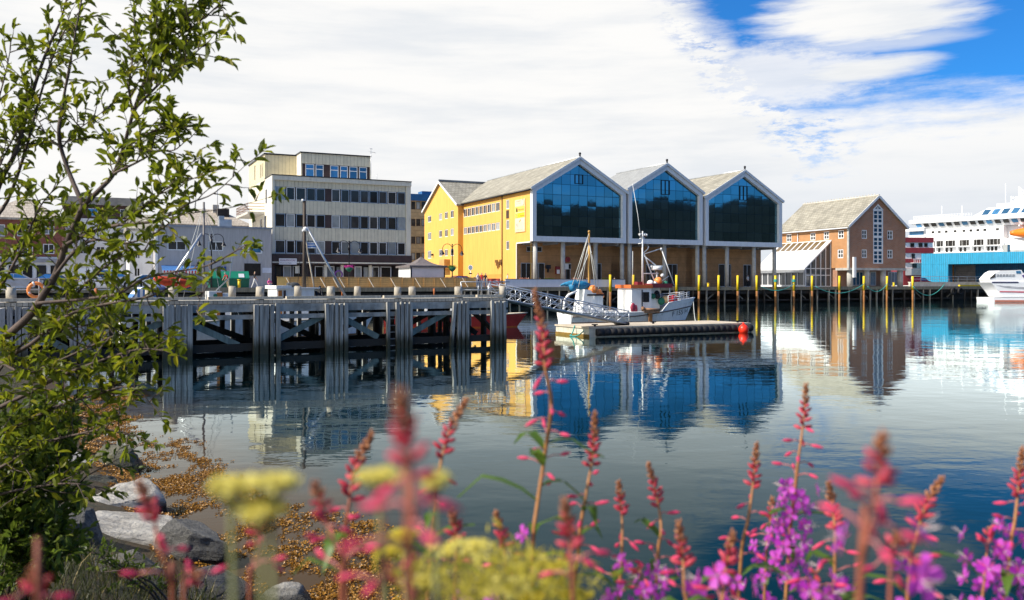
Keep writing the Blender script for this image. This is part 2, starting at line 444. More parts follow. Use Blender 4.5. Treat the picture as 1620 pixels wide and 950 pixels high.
XR = QF.fx(1572)                             # right end of the timber quay
mb = MB()
P = lambda x, y, z: QF.w(x, y, z)
prof = [(-190, 5.0), (XR, 5.0), (XR+.2, 16), (150, 16)]
for (xa, ya), (xb, yb) in zip(prof, prof[1:]):
    mb.face([P(xa, ya, GZ), P(xb, yb, GZ), P(xb, 60, GZ), P(xa, 60, GZ)], 0)
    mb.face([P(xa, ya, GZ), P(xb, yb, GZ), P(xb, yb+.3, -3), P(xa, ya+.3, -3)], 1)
mb.face([P(-190, 60, GZ), P(150, 60, GZ), P(900, 1600, GZ), P(-900, 1600, GZ)], 0)
struct(mb.build('ground', [ASPH, PILED]))

# hillside across the harbour, behind the photographer (mirrored in the glass gables)
def hill():
    mb = MB()
    m, t, b = _base('hillside_scrub')
    vec = t.new('ShaderNodeTexCoord').outputs['Object']
    c = t.mix(t.sstep(t.noise(vec, .05, 8, .7), .35, .65), (.002, .003, .002), (.011, .010, .007))
    t.set(b.inputs['Base Color'], c); b.inputs['Roughness'].default_value = .9
    N, K = 110, 14; rows = []
    for i in range(N+1):
        a = -1.9+2.9*i/N          # compass sweep behind the viewer, from +X round to -X
        dx, dy = cos(a), sin(a)
        row = []
        for j in range(K+1):
            r = 170+j*26
            ridge = 58+16*mnoise.noise((a*2.2, 3.1, 0))+7*mnoise.noise((a*7, 1.7, 0))+3*mnoise.noise((a*21, .7, 0))
            k = min(1, j/9.0); h = -1+ridge*(k*k*(3-2*k))*(1 if j <= 9 else 1-.03*(j-9))
            h += 3.0*mnoise.noise((dx*r*.03, dy*r*.03, 0))*k
            row.append(mb.V((40+dx*r, -10+dy*r, h)))
        rows.append(row)
    for A, B in zip(rows, rows[1:]):
        for j in range(K): mb.idx((A[j], A[j+1], B[j+1], B[j]), 0, True)
    struct(mb.build('hill', m))
hill()

# ------------------------------------------------------------------ timber quay along the town side
def quay():
    q = thing_fr('timber_quay', 'long timber quay on dark piles below the glass gabled halls', 'quay', QF)
    X0 = -110.0
    d = MB(); d.box(X0, XR, 0, 5.0, 1.84, GZ+.004); d.build('deck', DECKW, q)
    e = MB(); e.box(X0, XR, -.16, -.003, 1.66, GZ+.10)
    e.build('edge_beam', M('weathered_edge_beam', (.30, .24, .16), .85, var=.25, streak=True, dirt=(.12, .09, .06), dirt_amt=.6), q)
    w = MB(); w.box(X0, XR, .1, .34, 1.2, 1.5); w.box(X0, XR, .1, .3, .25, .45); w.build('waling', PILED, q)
    px = 735
    n = 0
    while px < 1572:
        x = QF.fx(px); r = R.uniform(.10, .15); t = R.uniform(-.12, .12)
        m = MB(); m.tube([(x+t, .02, -1.5), (x, .02, 1.83)], r, 7)
        m.build('pile', PILE if R.random() < .75 else PILED, q); n += 1
        px += R.choice((9, 13, 16, 19))*1.15
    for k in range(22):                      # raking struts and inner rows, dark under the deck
        x = X0+6+k*(XR-X0-10)/22
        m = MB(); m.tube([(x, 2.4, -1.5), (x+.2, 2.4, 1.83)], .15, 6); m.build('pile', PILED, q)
    for k in range(16):
        px = 800+k*47+R.uniform(-8, 8); x = QF.fx(px); s = R.choice((-1, 1))
        m = MB(); m.beam((x-s*.9, .5, .5), (x+s*.9, .5, 1.7), .12, .14); m.build('brace', PILE, q)
    y = MB(); y.box(QF.fx(1517), QF.fx(1572), -.2, .12, GZ+.104, GZ+.32); y.build('wheel_stop', YPOST, q)
    return q
quay()
# pale concrete kerb wall at the quay's right end
o = thing_fr('quay_parapet', 'low pale concrete parapet on the quay before the blue warehouse', 'wall', QF)
m = MB(); xa, xb = QF.fx(1440, 1.2), QF.fx(1562, 1.2)
m.box(xa, xb, 1.2, 1.5, GZ, GZ+.62); m.box(xa, xb, 1.1, 1.6, GZ+.623, GZ+.75)
m.build('wall', CONCP, o)
for k in range(9):
    m = MB(); x = xa+.4+k*(xb-xa-.8)/8; m.tube([(x, 1.35, GZ+.75), (x, 1.35, GZ+1.55)], .03, 5); m.build('rail_post', GALV, o)
m = MB(); m.tube([(xa+.4, 1.35, GZ+1.55), (xb-.4, 1.35, GZ+1.55)], .03, 5); m.tube([(xa+.4, 1.35, GZ+1.15), (xb-.4, 1.35, GZ+1.15)], .025, 5)
m.build('rail', GALV, o)

# yellow topped fender posts: one of a kind, then copies
def fender_posts():
    pxs = [965.6, 1001.7, 1070.4, 1105.5, 1136.6, 1167, 1197.5, 1227, 1256, 1284.8, 1327.8, 1366.7, 1403, 1444]
    where = ['farthest left, in front of the white terrace wall', 'just right of the white terrace wall, behind the fishing boat mast',
             'right of the fishing boat wheelhouse', 'above the fishing boat bow', 'second right of the fishing boat bow',
             'before the white doorway of the third glass hall', 'left beside the last column of the third glass hall', 'right beside the last column of the third glass hall',
             'before the glazed lean-to at its left end, green rope on top', 'before the middle of the glazed lean-to', 'before the right corner of the glazed lean-to',
             'before the brick gable building, hung with a green rope', 'below the right side of the brick gable', 'farthest right, beside the concrete parapet']
    first = None
    for i, (px, wh) in enumerate(zip(pxs, where)):
        x = QF.fx(px, -.35)
        p = QF.w(x, -.35)
        if first is None:
            o = thing('fender_post', '', 'post', p, QF.ang, 'yellow topped fender posts along the quay'); first = o
            m = MB(); m.tube([(0, 0, 1.55), (0, 0, 3.55)], .145, 12); m.build('painted_top', YPOST, o)
            m = MB(); m.tube([(0, 0, 3.553), (0, 0, 3.60)], .13, 12); m.build('cap', DARK, o)
            m = MB(); m.tube([(0, 0, -1.6), (0, 0, 1.547)], .14, 12); m.build('rusty_shaft', RUST, o)
            m = MB(); m.box(.135, .21, -.05, .2, 1.8, 3.45); m.build('dark_strip', DARK, o)  # dark strip down the right side of the painted top
        else:
            o = copy_tree(first); o.location = p
        o.rotation_euler = (radians(R.uniform(-.6, .6)), radians(R.uniform(-.8, .8)), QF.ang)
        o['label'] = 'yellow fender post, '+wh
fender_posts()

# ------------------------------------------------------------------ the three glass gabled halls
KF = fr_at(843, 103.0)
EAVE_WALL = 13.55
def clip_poly(poly, a, b, c):
    """keep a*x+b*z+c >= 0"""
    out = []
    for i, p in enumerate(poly):
        q = poly[(i+1) % len(poly)]
        dp = a*p[0]+b*p[1]+c; dq = a*q[0]+b*q[1]+c
        if dp >= 0: out.append(p)
        if (dp < 0) != (dq < 0):
            k = dp/(dp-dq); out.append((p[0]+(q[0]-p[0])*k, p[1]+(q[1]-p[1])*k))
    return out
def hall(name, label, x0, x1, xa, zb, ze, za, depth, roof_m, wall_m, vent, cols, ncol):
    h = thing_fr(name, label, 'building', Fr(*KF.w(x0, 0)[:2], KF.ang), 'glass gabled halls on columns by the quay')
    W = x1-x0; xa -= x0
    ml = (za-ze)/xa; mr = (za-ze)/(W-xa); b = .52
    dl, dr = b*sqrt(1+ml*ml), b*sqrt(1+mr*mr)
    xi = (W*mr-dr+dl)/(ml+mr); zi = ze+ml*xi-dl
    outer = [(0, zb), (W, zb), (W, ze), (xa, za), (0, ze)]
    inner = [(b, zb+.62), (W-b, zb+.62), (W-b, ze+mr*b-dr), (xi, zi), (b, ze+ml*b-dl)]
    f = MB()
    for k in range(5):
        o0, o1, i0, i1 = outer[k], outer[(k+1) % 5], inner[k], inner[(k+1) % 5]
        f.face([front(*o0, -.3), front(*o1, -.3), front(*i1, -.3), front(*i0, -.3)])
        f.face([front(*i0, -.3), front(*i1, -.3), front(*i1, .2), front(*i0, .2)])
        f.face([front(*o0, -.3), front(*o1, -.3), front(*o1, .25), front(*o0, .25)])
    f.build('facade_frame', FRAMEW, h)
    back = MB(); back.prism(inner, front, .16, .2); back.build('mullion_sheet', M('mullion_dark', (.012, .03, .05), .4, .3), h)
    g = MB(); rows = 7; z0, x_0 = zb+.62, b; cw = (W-2*b)/ncol; rh = (zi-z0)/rows
    for i in range(ncol):
        for j in range(rows):
            gp = .022
            poly = [(x_0+i*cw+gp, z0+j*rh+gp), (x_0+(i+1)*cw-gp, z0+j*rh+gp), (x_0+(i+1)*cw-gp, z0+(j+1)*rh-gp), (x_0+i*cw+gp, z0+(j+1)*rh-gp)]
            poly = clip_poly(poly, ml, -1, ze-dl-.03); poly = clip_poly(poly, -mr, -1, ze+mr*W-dr-.03)
            if len(poly) < 3: continue
            xc, zc = x_0+(i+.5)*cw, z0+(j+.5)*rh; tx, tz = R.gauss(0, .0012), R.gauss(0, .0020)
            g.face([front(p[0], p[1], .12+tx*(p[0]-xc)+tz*(p[1]-zc)) for p in poly])
    g.build('glass_facade', FGLASS, h)
    v0, v1, w0, w1 = vent
    v = MB()
    for q in ((v0, v1, w0, w0+.07), (v0, v1, w1-.07, w1), (v0, v0+.07, w0+.07, w1-.07), (v1-.07, v1, w0+.07, w1-.07), ((v0+v1)/2-.03, (v0+v1)/2+.03, w0+.07, w1-.07)):
        v.mbox(front, q[0]-x0, q[1]-x0, q[2], q[3], .02, .10)
    v.build('opening_window', DARK, h)
    r = MB()
    for (pa, pb) in (((-.25, ze-.25*ml), (xa, za)), ((W+.25, ze-.25*mr), (xa, za))):
        y0 = -.36
        r.hexa([(pa[0], y0, pa[1]+.02), (pb[0], y0, pb[1]+.02), (pb[0], depth, pb[1]+.02), (pa[0], depth, pa[1]+.02),
                (pa[0], y0, pa[1]+.24), (pb[0], y0, pb[1]+.24), (pb[0], depth, pb[1]+.24), (pa[0], depth, pa[1]+.24)])
    rf = r.build('roof', roof_m, h)
    c = MB(); c.tube([(xa, -.4, za+.26), (xa, depth, za+.26)], .12, 6); c.build('ridge_cap', GALV, rf)
    c = MB(); c.tube([(xa, -.3, za+.3), (xa, -.3, za+.62)], .11, 8); c.ball((xa, -.3, za+.66), .16); c.build('ridge_finial', DARK, rf)
    vg = MB()
    for (pa, pb) in (((-.25, ze-.25*ml), (xa, za)), ((W+.25, ze-.25*mr), (xa, za))):
        vg.beam((pa[0], -.42, pa[1]+.15), (pb[0], -.42, pb[1]+.15), .10, .3)
    vg.build('verge_board', FRAMEW, rf)
    s = MB()
    s.face([(W-.02, .25, zb), (W-.02, depth, zb), (W-.02, depth, ze), (W-.02, .25, ze)])
    s.face([(.02, depth, 2), (W-.02, depth, 2), (W-.02, depth, ze), (xa, depth, za), (.02, depth, ze)])
    s.build('wall', wall_m, h)
    so_ = MB(); so_.box(.05, W-.05, .25, 4.2, zb+.02, zb+.3)
    for k in range(5):
        x = .8+k*(W-1.6)/4; so_.box(x-.12, x+.12, .4, 4.1, zb-.28, zb+.017)
    so_.build('soffit', M('soffit_grey', (.22, .23, .25), .7), h)
    for cx in cols:
        m = MB(); x = KF.fx(cx, .4)-x0; m.tube([(x, .4, GZ), (x, .4, zb+.02)], .27, 16); m.build('column', CONC, h)
    return h
xs = dict(a0=KF.fx(840.8), a1=KF.fx(988.5), b0=KF.fx(992.6), b1=KF.fx(1109.5), c0=KF.fx(1114), c1=KF.fx(1235))
def ventof(fr, p0, p1, q0, q1):
    a, b = fr.fx(p0), fr.fx(p1); return (a, b, fr.z(q1, a), fr.z(q0, a))
H1 = hall('glass_hall', 'yellow walled hall with the largest dark glass gable, leftmost of the three', xs['a0'], xs['a1'], KF.fx(915.5), 7.5, 13.7, 17.55, 27, SLATE, YELLOW,
          ventof(KF, 910, 923, 276, 291), (846.7, 890.5, 942, 984), 10)
H2 = hall('glass_hall', 'hall with blue glass gable under a ribbed grey metal roof, middle of the three', xs['b0'], xs['b1'], KF.fx(1053), 7.5, 14.2, 17.55, 11.5, SEAM, FRAMEW,
          ventof(KF, 1046.5, 1060, 285, 308), (996, 1051, 1103), 9)
H3 = hall('glass_hall', 'hall with blue glass gable beside the brick building, rightmost of the three', xs['c0'], xs['c1'], KF.fx(1176), 7.45, 13.65, 17.4, 12, SLATE, FRAMEW,
          ventof(KF, 1171, 1183, 294, 317), (1114, 1150, 1192.7, 1225), 9)
# lower brown boarded walls under the halls (hall by hall)
def lower(h, x0, x1, doors, extra=None):
    y = 3.9
    mp = at_y(y); f0 = lambda px: KF.fx(px, y)-x0
    hs = [(f0(a), f0(b), GZ+.05 if not top else KF.z(bot, KF.fx(a, y), y), KF.z(tp, KF.fx(a, y), y)) for (a, b, tp, bot, top) in doors]
    m = MB(); m.wall(mp, .03, x1-x0-.03, GZ, 7.5, hs, .15); m.build('boarded_wall', WOODW, h)
    for (hh, dd) in zip(hs, doors):
        window(h, mp, *hh, d=.1, cols=2 if hh[1]-hh[0] > 1.3 else 1, fm=GALV, gm=GLASS, name='vent_grille' if dd[4] else 'door', fw=.08)
    return mp
lower(H1, xs['a0'], xs['a1'], [(824, 842, 416, 450, 0), (843, 862, 416, 450, 0), (833, 858, 390, 398.5, 1), (895, 903, 418, 450, 0), (945, 952, 417, 450, 0), (986, 990, 417, 450, 0)])
lower(H2, xs['b0'], xs['b1'], [(1022, 1036, 418, 450, 0), (1056, 1072, 418, 450, 0), (1095, 1101, 418, 450, 0)])
lower(H3, xs['c0'], xs['c1'], [(1116, 1119, 418, 450, 0), (1137, 1157, 418, 450, 0), (1176, 1189, 419, 450, 0)])
# yellow side wall of hall 1 with ribbon windows, corner trim, drainpipe and the stacked signboard
def side_wall():
    x0 = xs['a0']; fr = Fr(*KF.w(x0, 0)[:2], KF.ang)
    yb = fr.fy(727.5); mf = left
    Z = lambda py, px: fr.z(py, 0, fr.fy(px))
    holes = []; wins = []
    for (t0, t1, b0, b1) in ((331.3, 319.8, 344.6, 334), (360.8, 351.6, 371.4, 364.6)):
        ya, yz = fr.fy(790.5), fr.fy(733)
        zt = (Z(t0, 733)+Z(t1, 790.5))/2; zb = (Z(b0, 733)+Z(b1, 790.5))/2
        n = 9
        for k in range(n):
            a = ya+(yz-ya)*k/n; bq = ya+(yz-ya)*(k+1)/n-.12
            holes.append((a, bq, zb, zt)); wins.append((holes[-1], 'b' if k % 2 else 'w'))
    for (p0, p1, q0, q1) in ((800.7, 805.6, 316.5, 331), (800.7, 805.6, 348.5, 363), (800.7, 805.6, 381.5, 395.5)):
        a, b = fr.fy(p1), fr.fy(p0); holes.append((a, b, Z(q1, 803), Z(q0, 803))); wins.append((holes[-1], 'w'))
    holes.append((-.5, 3.9, 1.5, 7.48))
    m = MB(); m.wall(mf, .26, yb+.6, GZ, EAVE_WALL, holes, .14); m.build('side_wall', YELLOW, H1)
    for (hh, k) in wins: window(H1, mf, *hh, d=.09, cols=2, fm=WHITE, gm=R.choice(GLASSES), fw=.08)
    p = MB(); a, b = fr.fy(805.3), fr.fy(801); p.mbox(mf, a, b, Z(346, 803), Z(333, 803), -.03, 0); p.build('wall_panel', BROWNF, H1)
    t = MB(); t.mbox(mf, .26, 4.0, 7.36, 7.50, -.06, .1); t.mbox(mf, 3.9, 4.06, GZ, 7.357, -.06, .1); t.mbox(mf, -.02, .24, 7.503, EAVE_WALL, -.05, .1)
    t.build('corner_trim', WHITE, H1)
    t = MB(); y = fr.fy(795); t.tube([(-.08, y, GZ), (-.08, y, EAVE_WALL)], .06, 6); t.build('drainpipe', BROWNF, H1)
    t = MB(); t.tube([(-.34, -.3, EAVE_WALL+.02), (-.34, yb, EAVE_WALL+.02)], .11, 6); t.build('gutter', DARK, H1)
    lo = MB(); ya, yz = fr.fy(795), fr.fy(752); lo.mbox(mf, ya+.1, yz, GZ, GZ+1.7, -.012, 0); lo.build('painted_patch', YELLOWP, H1)
    # signboard: four panels
    sb = MB(); a, b = fr.fy(831.5), fr.fy(815.8); zt, zb = Z(316, 823), Z(367.5, 823)
    hgt = zt-zb
    sb.mbox(mf, a, b, zb, zt, -.10, -.02)
    s = sb.build('signboard', M('sign_cream', (.80, .62, .38), .5, var=.05), H1)
    w = b-a
    cols = [((.83, .66, .45), 0.80, 1.0), ((.85, .60, .10), .605, .795), ((.86, .58, .02), .43, .60), ((.82, .66, .46), .04, .425)]
    for k, (c, l, u) in enumerate(cols):
        q = MB(); q.mbox(mf, a+.08, b-.08, zb+hgt*l+.04, zb+hgt*u-.04, -.115, -.10); q.build('sign_panel', M('sign_panel_%d' % k, c, .5, var=.04), s)
    ink = M('sign_ink', (.03, .02, .015), .6); pink = M('sign_pink', (.75, .28, .2), .6); orange = M('sign_orange', (.72, .22, .02), .6); grey = M('sign_grey', (.42, .40, .42), .6)
    tx = lambda st, top, h_, mt, aoff=.25, ww=None: text_obj(s, 'lettering', st, mf, b-aoff*w, zb+hgt*top, ww or w*(1-aoff)-.12, h_, mt, flip=True, d=-.121)
    tx('HAMMERFEST', .925, .18, pink, .12, w*.52); tx('turist', .86, .16, pink, .12, w*.5)
    tx('Nissens', .655, .28, ink, .34, w*.58)
    tx('T. Mallsen', .47, .16, ink, .38, w*.55)
    tx('MANUELA', .13, .62, grey, .12, w*.76); tx('restaurant', .07, .1, pink, .12, w*.7)
    ic = MB(); ic.prism([(b-.30*w, zb+hgt*.63), (b-.12*w, zb+hgt*.63), (b-.14*w, zb+hgt*.70), (b-.18*w, zb+hgt*.76), (b-.24*w, zb+hgt*.76), (b-.27*w, zb+hgt*.70)], mf, -.125, -.118)
    ic.build('emblem', ink, s)
    ic = MB(); ic.prism([(b-.42*w, zb+hgt*.29), (b-.58*w, zb+hgt*.33), (b-.60*w, zb+hgt*.40), (b-.50*w, zb+hgt*.36)], mf, -.125, -.118); ic.build('emblem', orange, s)
    ic = MB()
    for k in range(10):
        t0, t1 = .6+k*.42, .6+(k+1)*.42
        cx, cz = b-.82*w, zb+hgt*.90
        ic.prism([(cx+.34*cos(t0), cz+.42*sin(t0)), (cx+.34*cos(t1), cz+.42*sin(t1)), (cx+.24*cos(t1), cz+.32*sin(t1)), (cx+.24*cos(t0), cz+.32*sin(t0))], mf, -.125, -.118)
    ic.build('emblem', pink, s)
    ic = MB()
    for k in range(9):
        t0 = k*.7; ic.ball(mf(b-.2*w+.18*cos(t0), zb+hgt*.515+.22*sin(t0), -.12), .05, m=0, seg=6, ring=4)
    ic.build('emblem', grey, s)
    # wall ornaments near the drainpipe
    orn = M('ornament_bronze', (.22, .10, .02), .5, .3)
    for (px, py) in ((786, 414), (790, 416.5), (793, 413.5), (788, 419)):
        q = MB(); y = fr.fy(px); z = Z(py, px); q.mbox(mf, y-.35, y+.35, z-.15, z+.2, -.12, -.02); q.mbox(mf, y-.16, y+.1, z-.5, z-.153, -.12, -.02); q.build('wall_ornament', orn, H1)
side_wall()

# ------------------------------------------------------------------ yellow wing with its own gable
def wing():
    x_off = -.75
    wf = Fr(*KF.w(xs['a0']+x_off, 0)[:2], KF.ang)
    y0, y1 = wf.fy(724.7), wf.fy(671.5)
    ya = wf.fy(698.2); za = wf.z(289.5, 0, ya); ze = (wf.z(324, 0, y0)+wf.z(336.5, 0, y1))/2
    h = thing_fr('yellow_gable_building', 'yellow gabled building with small square windows, left of the glass halls', 'building', wf)
    ya = (y0+y1)/2
    Z = lambda py, px: wf.z(py, 0, wf.fy(px))
    holes = []
    for cols, rows in (((676.8, 682.2), ((342.5, 352.5), (368.6, 380.4), (397.2, 409.6))),
                       ((694.5, 699.3), ((338.5, 349.3), (365.2, 376.4), (395.2, 406.2))),
                       ((703.6, 708.4), ((336, 347), (363.8, 375.4), (394.8, 405.8))),
                       ((712.8, 717.8), ((333.6, 345.6), (362.2, 373.6), (394.4, 405.4)))):
        for q0, q1 in rows:
            holes.append((wf.fy(cols[1]), wf.fy(cols[0]), Z(q1, cols[0]), Z(q0, cols[0])))
    m = MB(); m.wall(left, y0, y1, GZ, ze, holes, .14)
    m.face([(0, y0, ze), (0, y1, ze), (0, ya, za)])
    L = 16
    m.face([(0, y0, GZ), (L, y0, GZ), (L, y0, ze), (0, y0, ze)]); m.face([(0, y1, GZ), (L, y1, GZ), (L, y1, ze), (0, y1, ze)])
    m.build('wall', YELLOW, h)
    for hh in holes: window(h, left, *hh, d=.09, cols=2, fm=WHITE, gm=R.choice(GLASSES), fw=.09)
    r = MB(); sl = (za-ze)/(ya-y0)
    for pa in ((y0-.3, ze-.3*sl), (y1+.3, ze-.3*sl)):
        r.hexa([(-.3, pa[0], pa[1]+.02), (L, pa[0], pa[1]+.02), (L, ya, za+.02), (-.3, ya, za+.02), (-.3, pa[0], pa[1]+.24), (L, pa[0], pa[1]+.24), (L, ya, za+.24), (-.3, ya, za+.24)])
    rf = r.build('roof', SLATEX, h)
    v = MB()
    for pa in ((y0-.3, ze-.3*sl), (y1+.3, ze-.3*sl)): v.beam((-.34, pa[0], pa[1]+.14), (-.34, ya, za+.14), .08, .28)
    v.build('verge_board', FRAMEW, rf)
    c = MB(); c.box(-.3, L, ya-.15, ya+.15, za+.24, za+.5); c.build('ridge_cap', M('lead_grey', (.16, .18, .2), .5), rf)
    c = MB(); xx = 9.5; c.box(xx-.35, xx+.35, ya-1.6, ya-.9, za-1, za+1.0); c.build('chimney', DARK, rf)
    d = MB(); d.mbox(left, wf.fy(712), wf.fy(704), Z(426.5, 706), Z(411, 706), -.9, -.03); d.build('porch', M('porch_ochre', (.6, .34, .12), .7), h)
    lo = MB(); lo.mbox(left, y0, y1, GZ, GZ+1.6, -.012, 0); lo.build('painted_patch', YELLOWP, h)
    lo = MB(); lo.mbox(left, wf.fy(686), wf.fy(685), Z(405, 685.5), Z(402, 685.5), -.3, 0); lo.build('wall_lamp', DARK, h)
wing()
# ------------------------------------------------------------------ cream office block
def cream_block():
    fr = fr_at(430, 97.0); W = fr.fx(649.4); TOP = 14.55; yd = fr.fy(394)
    h = thing_fr('office_block', 'cream clad flat roofed office block with three ribbon window rows and a penthouse', 'building', fr)
    xs_ = [(740, 795), (805, 850), (860, 912), (920, 968), (975, 1022), (1062, 1108), (1117, 1160), (1170, 1218), (1226, 1270), (1278, 1323), (1331, 1374), (1382, 1428), (1437, 1480)]
    X = lambda c: fr.fx(c/3.6+230)
    rows = [(11.87, 13.34), (8.84, 10.35), (5.87, 7.37)]
    m = MB(); holes = [(X(738), X(1482), a, b) for a, b in rows]
    m.wall(front, 0, W, 5.8, TOP-.5, holes, .2, 0, 1); m.build('cladding', [CREAM, BROWNF], h)
    e = MB(); e.mbox(front, -.02, W+.02, TOP-.5, TOP, -.28, 0); e.mbox(front, 0, .28, 5.8, TOP-.5, -.2, 0); e.mbox(front, W-.55, W, 5.8, TOP-.5, -.12, 0)
    e.build('fascia', CREAMS, h)
    for i, (a, b) in enumerate(rows):
        q = MB(); q.mbox(front, X(1022)+.02, X(1062)-.02, a, b, .03, .08); q.build('spandrel_panel', BROWNF, h)
        for k, (p, s) in enumerate(xs_):
            window(h, front, X(p)-.02, X(s)+.03, a+.02, b-.02, .10, fm=GALV if R.random() < .6 else WHITE, gm=CURT if R.random() < (.1, .4, .2)[i] else GLASS, fw=.07,
                   rows=1)
        q = MB(); q.mbox(front, X(738), X(1482), a, b, .19, .22); q.build('recess_back', BROWNF, h)
    # sides, roof
    s = MB(); yr = fr.fy(419)
    lh = [(fr.fy(421.5), fr.fy(417.5), 8.2, 10.4), (fr.fy(415), fr.fy(411), 8.6, 10.2), (fr.fy(409), fr.fy(406.5), 5.6, 7.2), (fr.fy(422.5), fr.fy(419.5), 11.6, 13.4)]
    s.wall(left, 0, yd, GZ, TOP, lh, .12)
    s.face([(W, 0, GZ), (W, yd, GZ), (W, yd, TOP), (W, 0, TOP)]); s.face([(0, yd, GZ), (W, yd, GZ), (W, yd, TOP), (0, yd, TOP)])
    s.face([(0, 0, TOP-.1), (W, 0, TOP-.1), (W, yd, TOP-.1), (0, yd, TOP-.1)])
    s.build('wall', CREAMS, h)
    for q in lh: window(h, left, *q, d=.08, fm=WHITE, gm=GLASS, fw=.08)
    c = MB(); c.box(-.06, W+.06, -.34, -.1, TOP+.003, TOP+.1); c.box(-.06, .18, -.097, yr, TOP+.003, TOP+.1); c.build('roof_edge', DARK, h)
    # penthouse
    ys = 1.9; p0, p1 = fr.fx(476, ys), fr.fx(586, ys); PT = 17.55; pm = at_y(ys)
    wx = [(912, 962), (970, 1015), (1053, 1100), (1110, 1153), (1162, 1208), (1218, 1262)]
    XX = lambda c: fr.fx(c/3.6+230, ys)
    m = MB(); m.wall(pm, p0, p1, TOP-.1, PT, [(XX(893), XX(1278), 14.7, 16.35)], .15, 0, 1)
    m.face([(p1, ys, TOP), (p1, yd, TOP), (p1, yd, PT), (p1, ys, PT)]); m.build('penthouse_cladding', [CREAM, BROWNF], h)
    m = MB(); ywin = fr.fy(462.5, p0)
    m.wall(at_x(p0), ys, yd, TOP-.1, PT, [(ywin-.6, ywin+.4, 14.8, 16.2)], .1); m.face([(p0, ys, PT-.05), (p1, ys, PT-.05), (p1, yd, PT-.05), (p0, yd, PT-.05)])
    m.build('penthouse_wall', CREAMS, h)
    q = MB(); q.mbox(pm, XX(893), XX(1278), 14.7, 16.35, .12, .16); q.build('recess_back', BROWNF, h)
    for a, b in wx: window(h, pm, XX(a), XX(b), 14.73, 16.3, .08, rows=1, fm=WHITE, gm=GLASSB, fw=.07, split=None)
    for a, b in wx:
        t = MB(); t.mbox(pm, XX(a)+.07, XX(b)-.07, 15.72, 15.80, .02, .075); t.build('transom', WHITE, h)
    c = MB(); c.box(p0-.1, p1+.1, ys-.12, ys+.1, PT, PT+.13); c.box(p0-.1, p0+.1, ys+.103, yd, PT, PT+.13); c.build('penthouse_roof_edge', DARK, h)
    # stair block at the back left
    m = MB(); m.face([(0, yr, TOP-.1), (p0, yr, TOP-.1), (p0, yr, PT-.1), (0, yr, PT-.1)])
    m.wall(left, yr, yd, TOP, PT-.1, [(fr.fy(404), fr.fy(402.5), 15.2, 17), (fr.fy(413.5), fr.fy(412), 15, 16.6), (fr.fy(416.4), fr.fy(415.2), 15, 16.6)], .1); m.face([(0, yr, PT-.12), (p0, yr, PT-.12), (p0, yd, PT-.12), (0, yd, PT-.12)])
    m.build('stair_block', M('cream_warm', (.68, .60, .40), .6, var=.08, pattern=pat_lines('v', .42, .1, .3, .12)), h)
    c = MB(); c.box(-.12, p0, yr-.12, yr+.1, PT-.1, PT+.06); c.box(-.12, .1, yr+.103, yd, PT-.1, PT+.06); c.build('stair_roof_edge', DARK, h)
    # balcony on the left wall
    y0, y1 = fr.fy(418.5), fr.fy(399); b = MB(); b.box(-1.9, 0, y0, y1, 10.55, 10.8); bal = b.build('balcony', CONCP, h)
    r = MB(); 
    for z in (11.1, 11.4, 11.75): r.tube([(0, y0, z), (-1.9, y0, z), (-1.9, y1, z), (0, y1, z)], .04, 5)
    for k in range(12): r.box(-1.92, -1.88, y0+(y1-y0)*k/11-.02, y0+(y1-y0)*k/11+.02, 10.8, 11.75)
    r.build('railing', M('balcony_brown', (.25, .14, .09), .6), bal)
    # shop floor
    m = MB(); m.mbox(front, -.05, W, 4.66, 5.80, -.55, .3); m.build('shop_fascia', BROWNF, h)
    m = MB(); m.mbox(front, -.06, W+.01, 4.80, 4.94, -.60, -.553); m.build('fascia_strip', CREAMS, h)
    m = MB(); m.mbox(front, 0, W, GZ, 4.65, .75, .9); m.build('shop_back_wall', BROWNF, h)
    px = [434, 447, 462, 478, 497, 513, 530, 543, 560, 573, 588, 601, 620, 636, 648]
    for k, (a, c2) in enumerate(zip(px, px[1:])):
        if k in (3, 7): continue
        window(h, at_y(.5), fr.fx(a, .5)+.08, fr.fx(c2, .5)-.08, GZ+.25, 4.5, .05, fm=WHITE if k % 3 else DARK, gm=R.choice((GLASS, CURT, GLASS)), fw=.09, name='shop_window')
    for a in (432, 478.5, 515, 541, 586, 648):
        q = MB(); x = fr.fx(a, .1); q.box(x-.16, x+.16, .0, .32, GZ, 4.65); q.build('shop_pillar', CREAMS if a > 500 else BROWNF, h)
    # sign above the door
    q = MB(); a, b2 = fr.fx(441.3, -.62), fr.fx(469.3, -.62); q.mbox(front, a, b2, 4.62, 5.30, -.70, -.605); s = q.build('shop_sign', M('sign_white', (.82, .80, .82), .4, var=.03), h)
    text_obj(s, 'lettering', 'REGNSKAPSKONTORET', front, a+.12, 5.0, b2-a-.24, .2, M('sign_plum', (.16, .03, .10), .6), d=-.712)
    text_obj(s, 'lettering', 'Hammerfest', front, a+.14, 4.72, (b2-a)*.62, .17, M('sign_grey2', (.30, .32, .36), .6), d=-.712)
    q = MB(); pts = [(cos(k*pi/10)*.42, sin(k*pi/10)*.42) for k in range(21)]; cx = fr.fx(535.7, -.1)
    q.tube([(cx+a, -.1, 3.55+b) for a, b in pts], .07, 6); q.build('ring_sign', M('violet', (.25, .08, .42), .5), h)
    q = MB(); q.mbox(front, fr.fx(466.6, 0), fr.fx(473.8, 0), 3.65, 4.5, -.1, -.05); q.build('notice_board', CREAMS, h)
    # roof aerials
    a = MB(); x, y = fr.fx(586.8, 1.7), 1.7
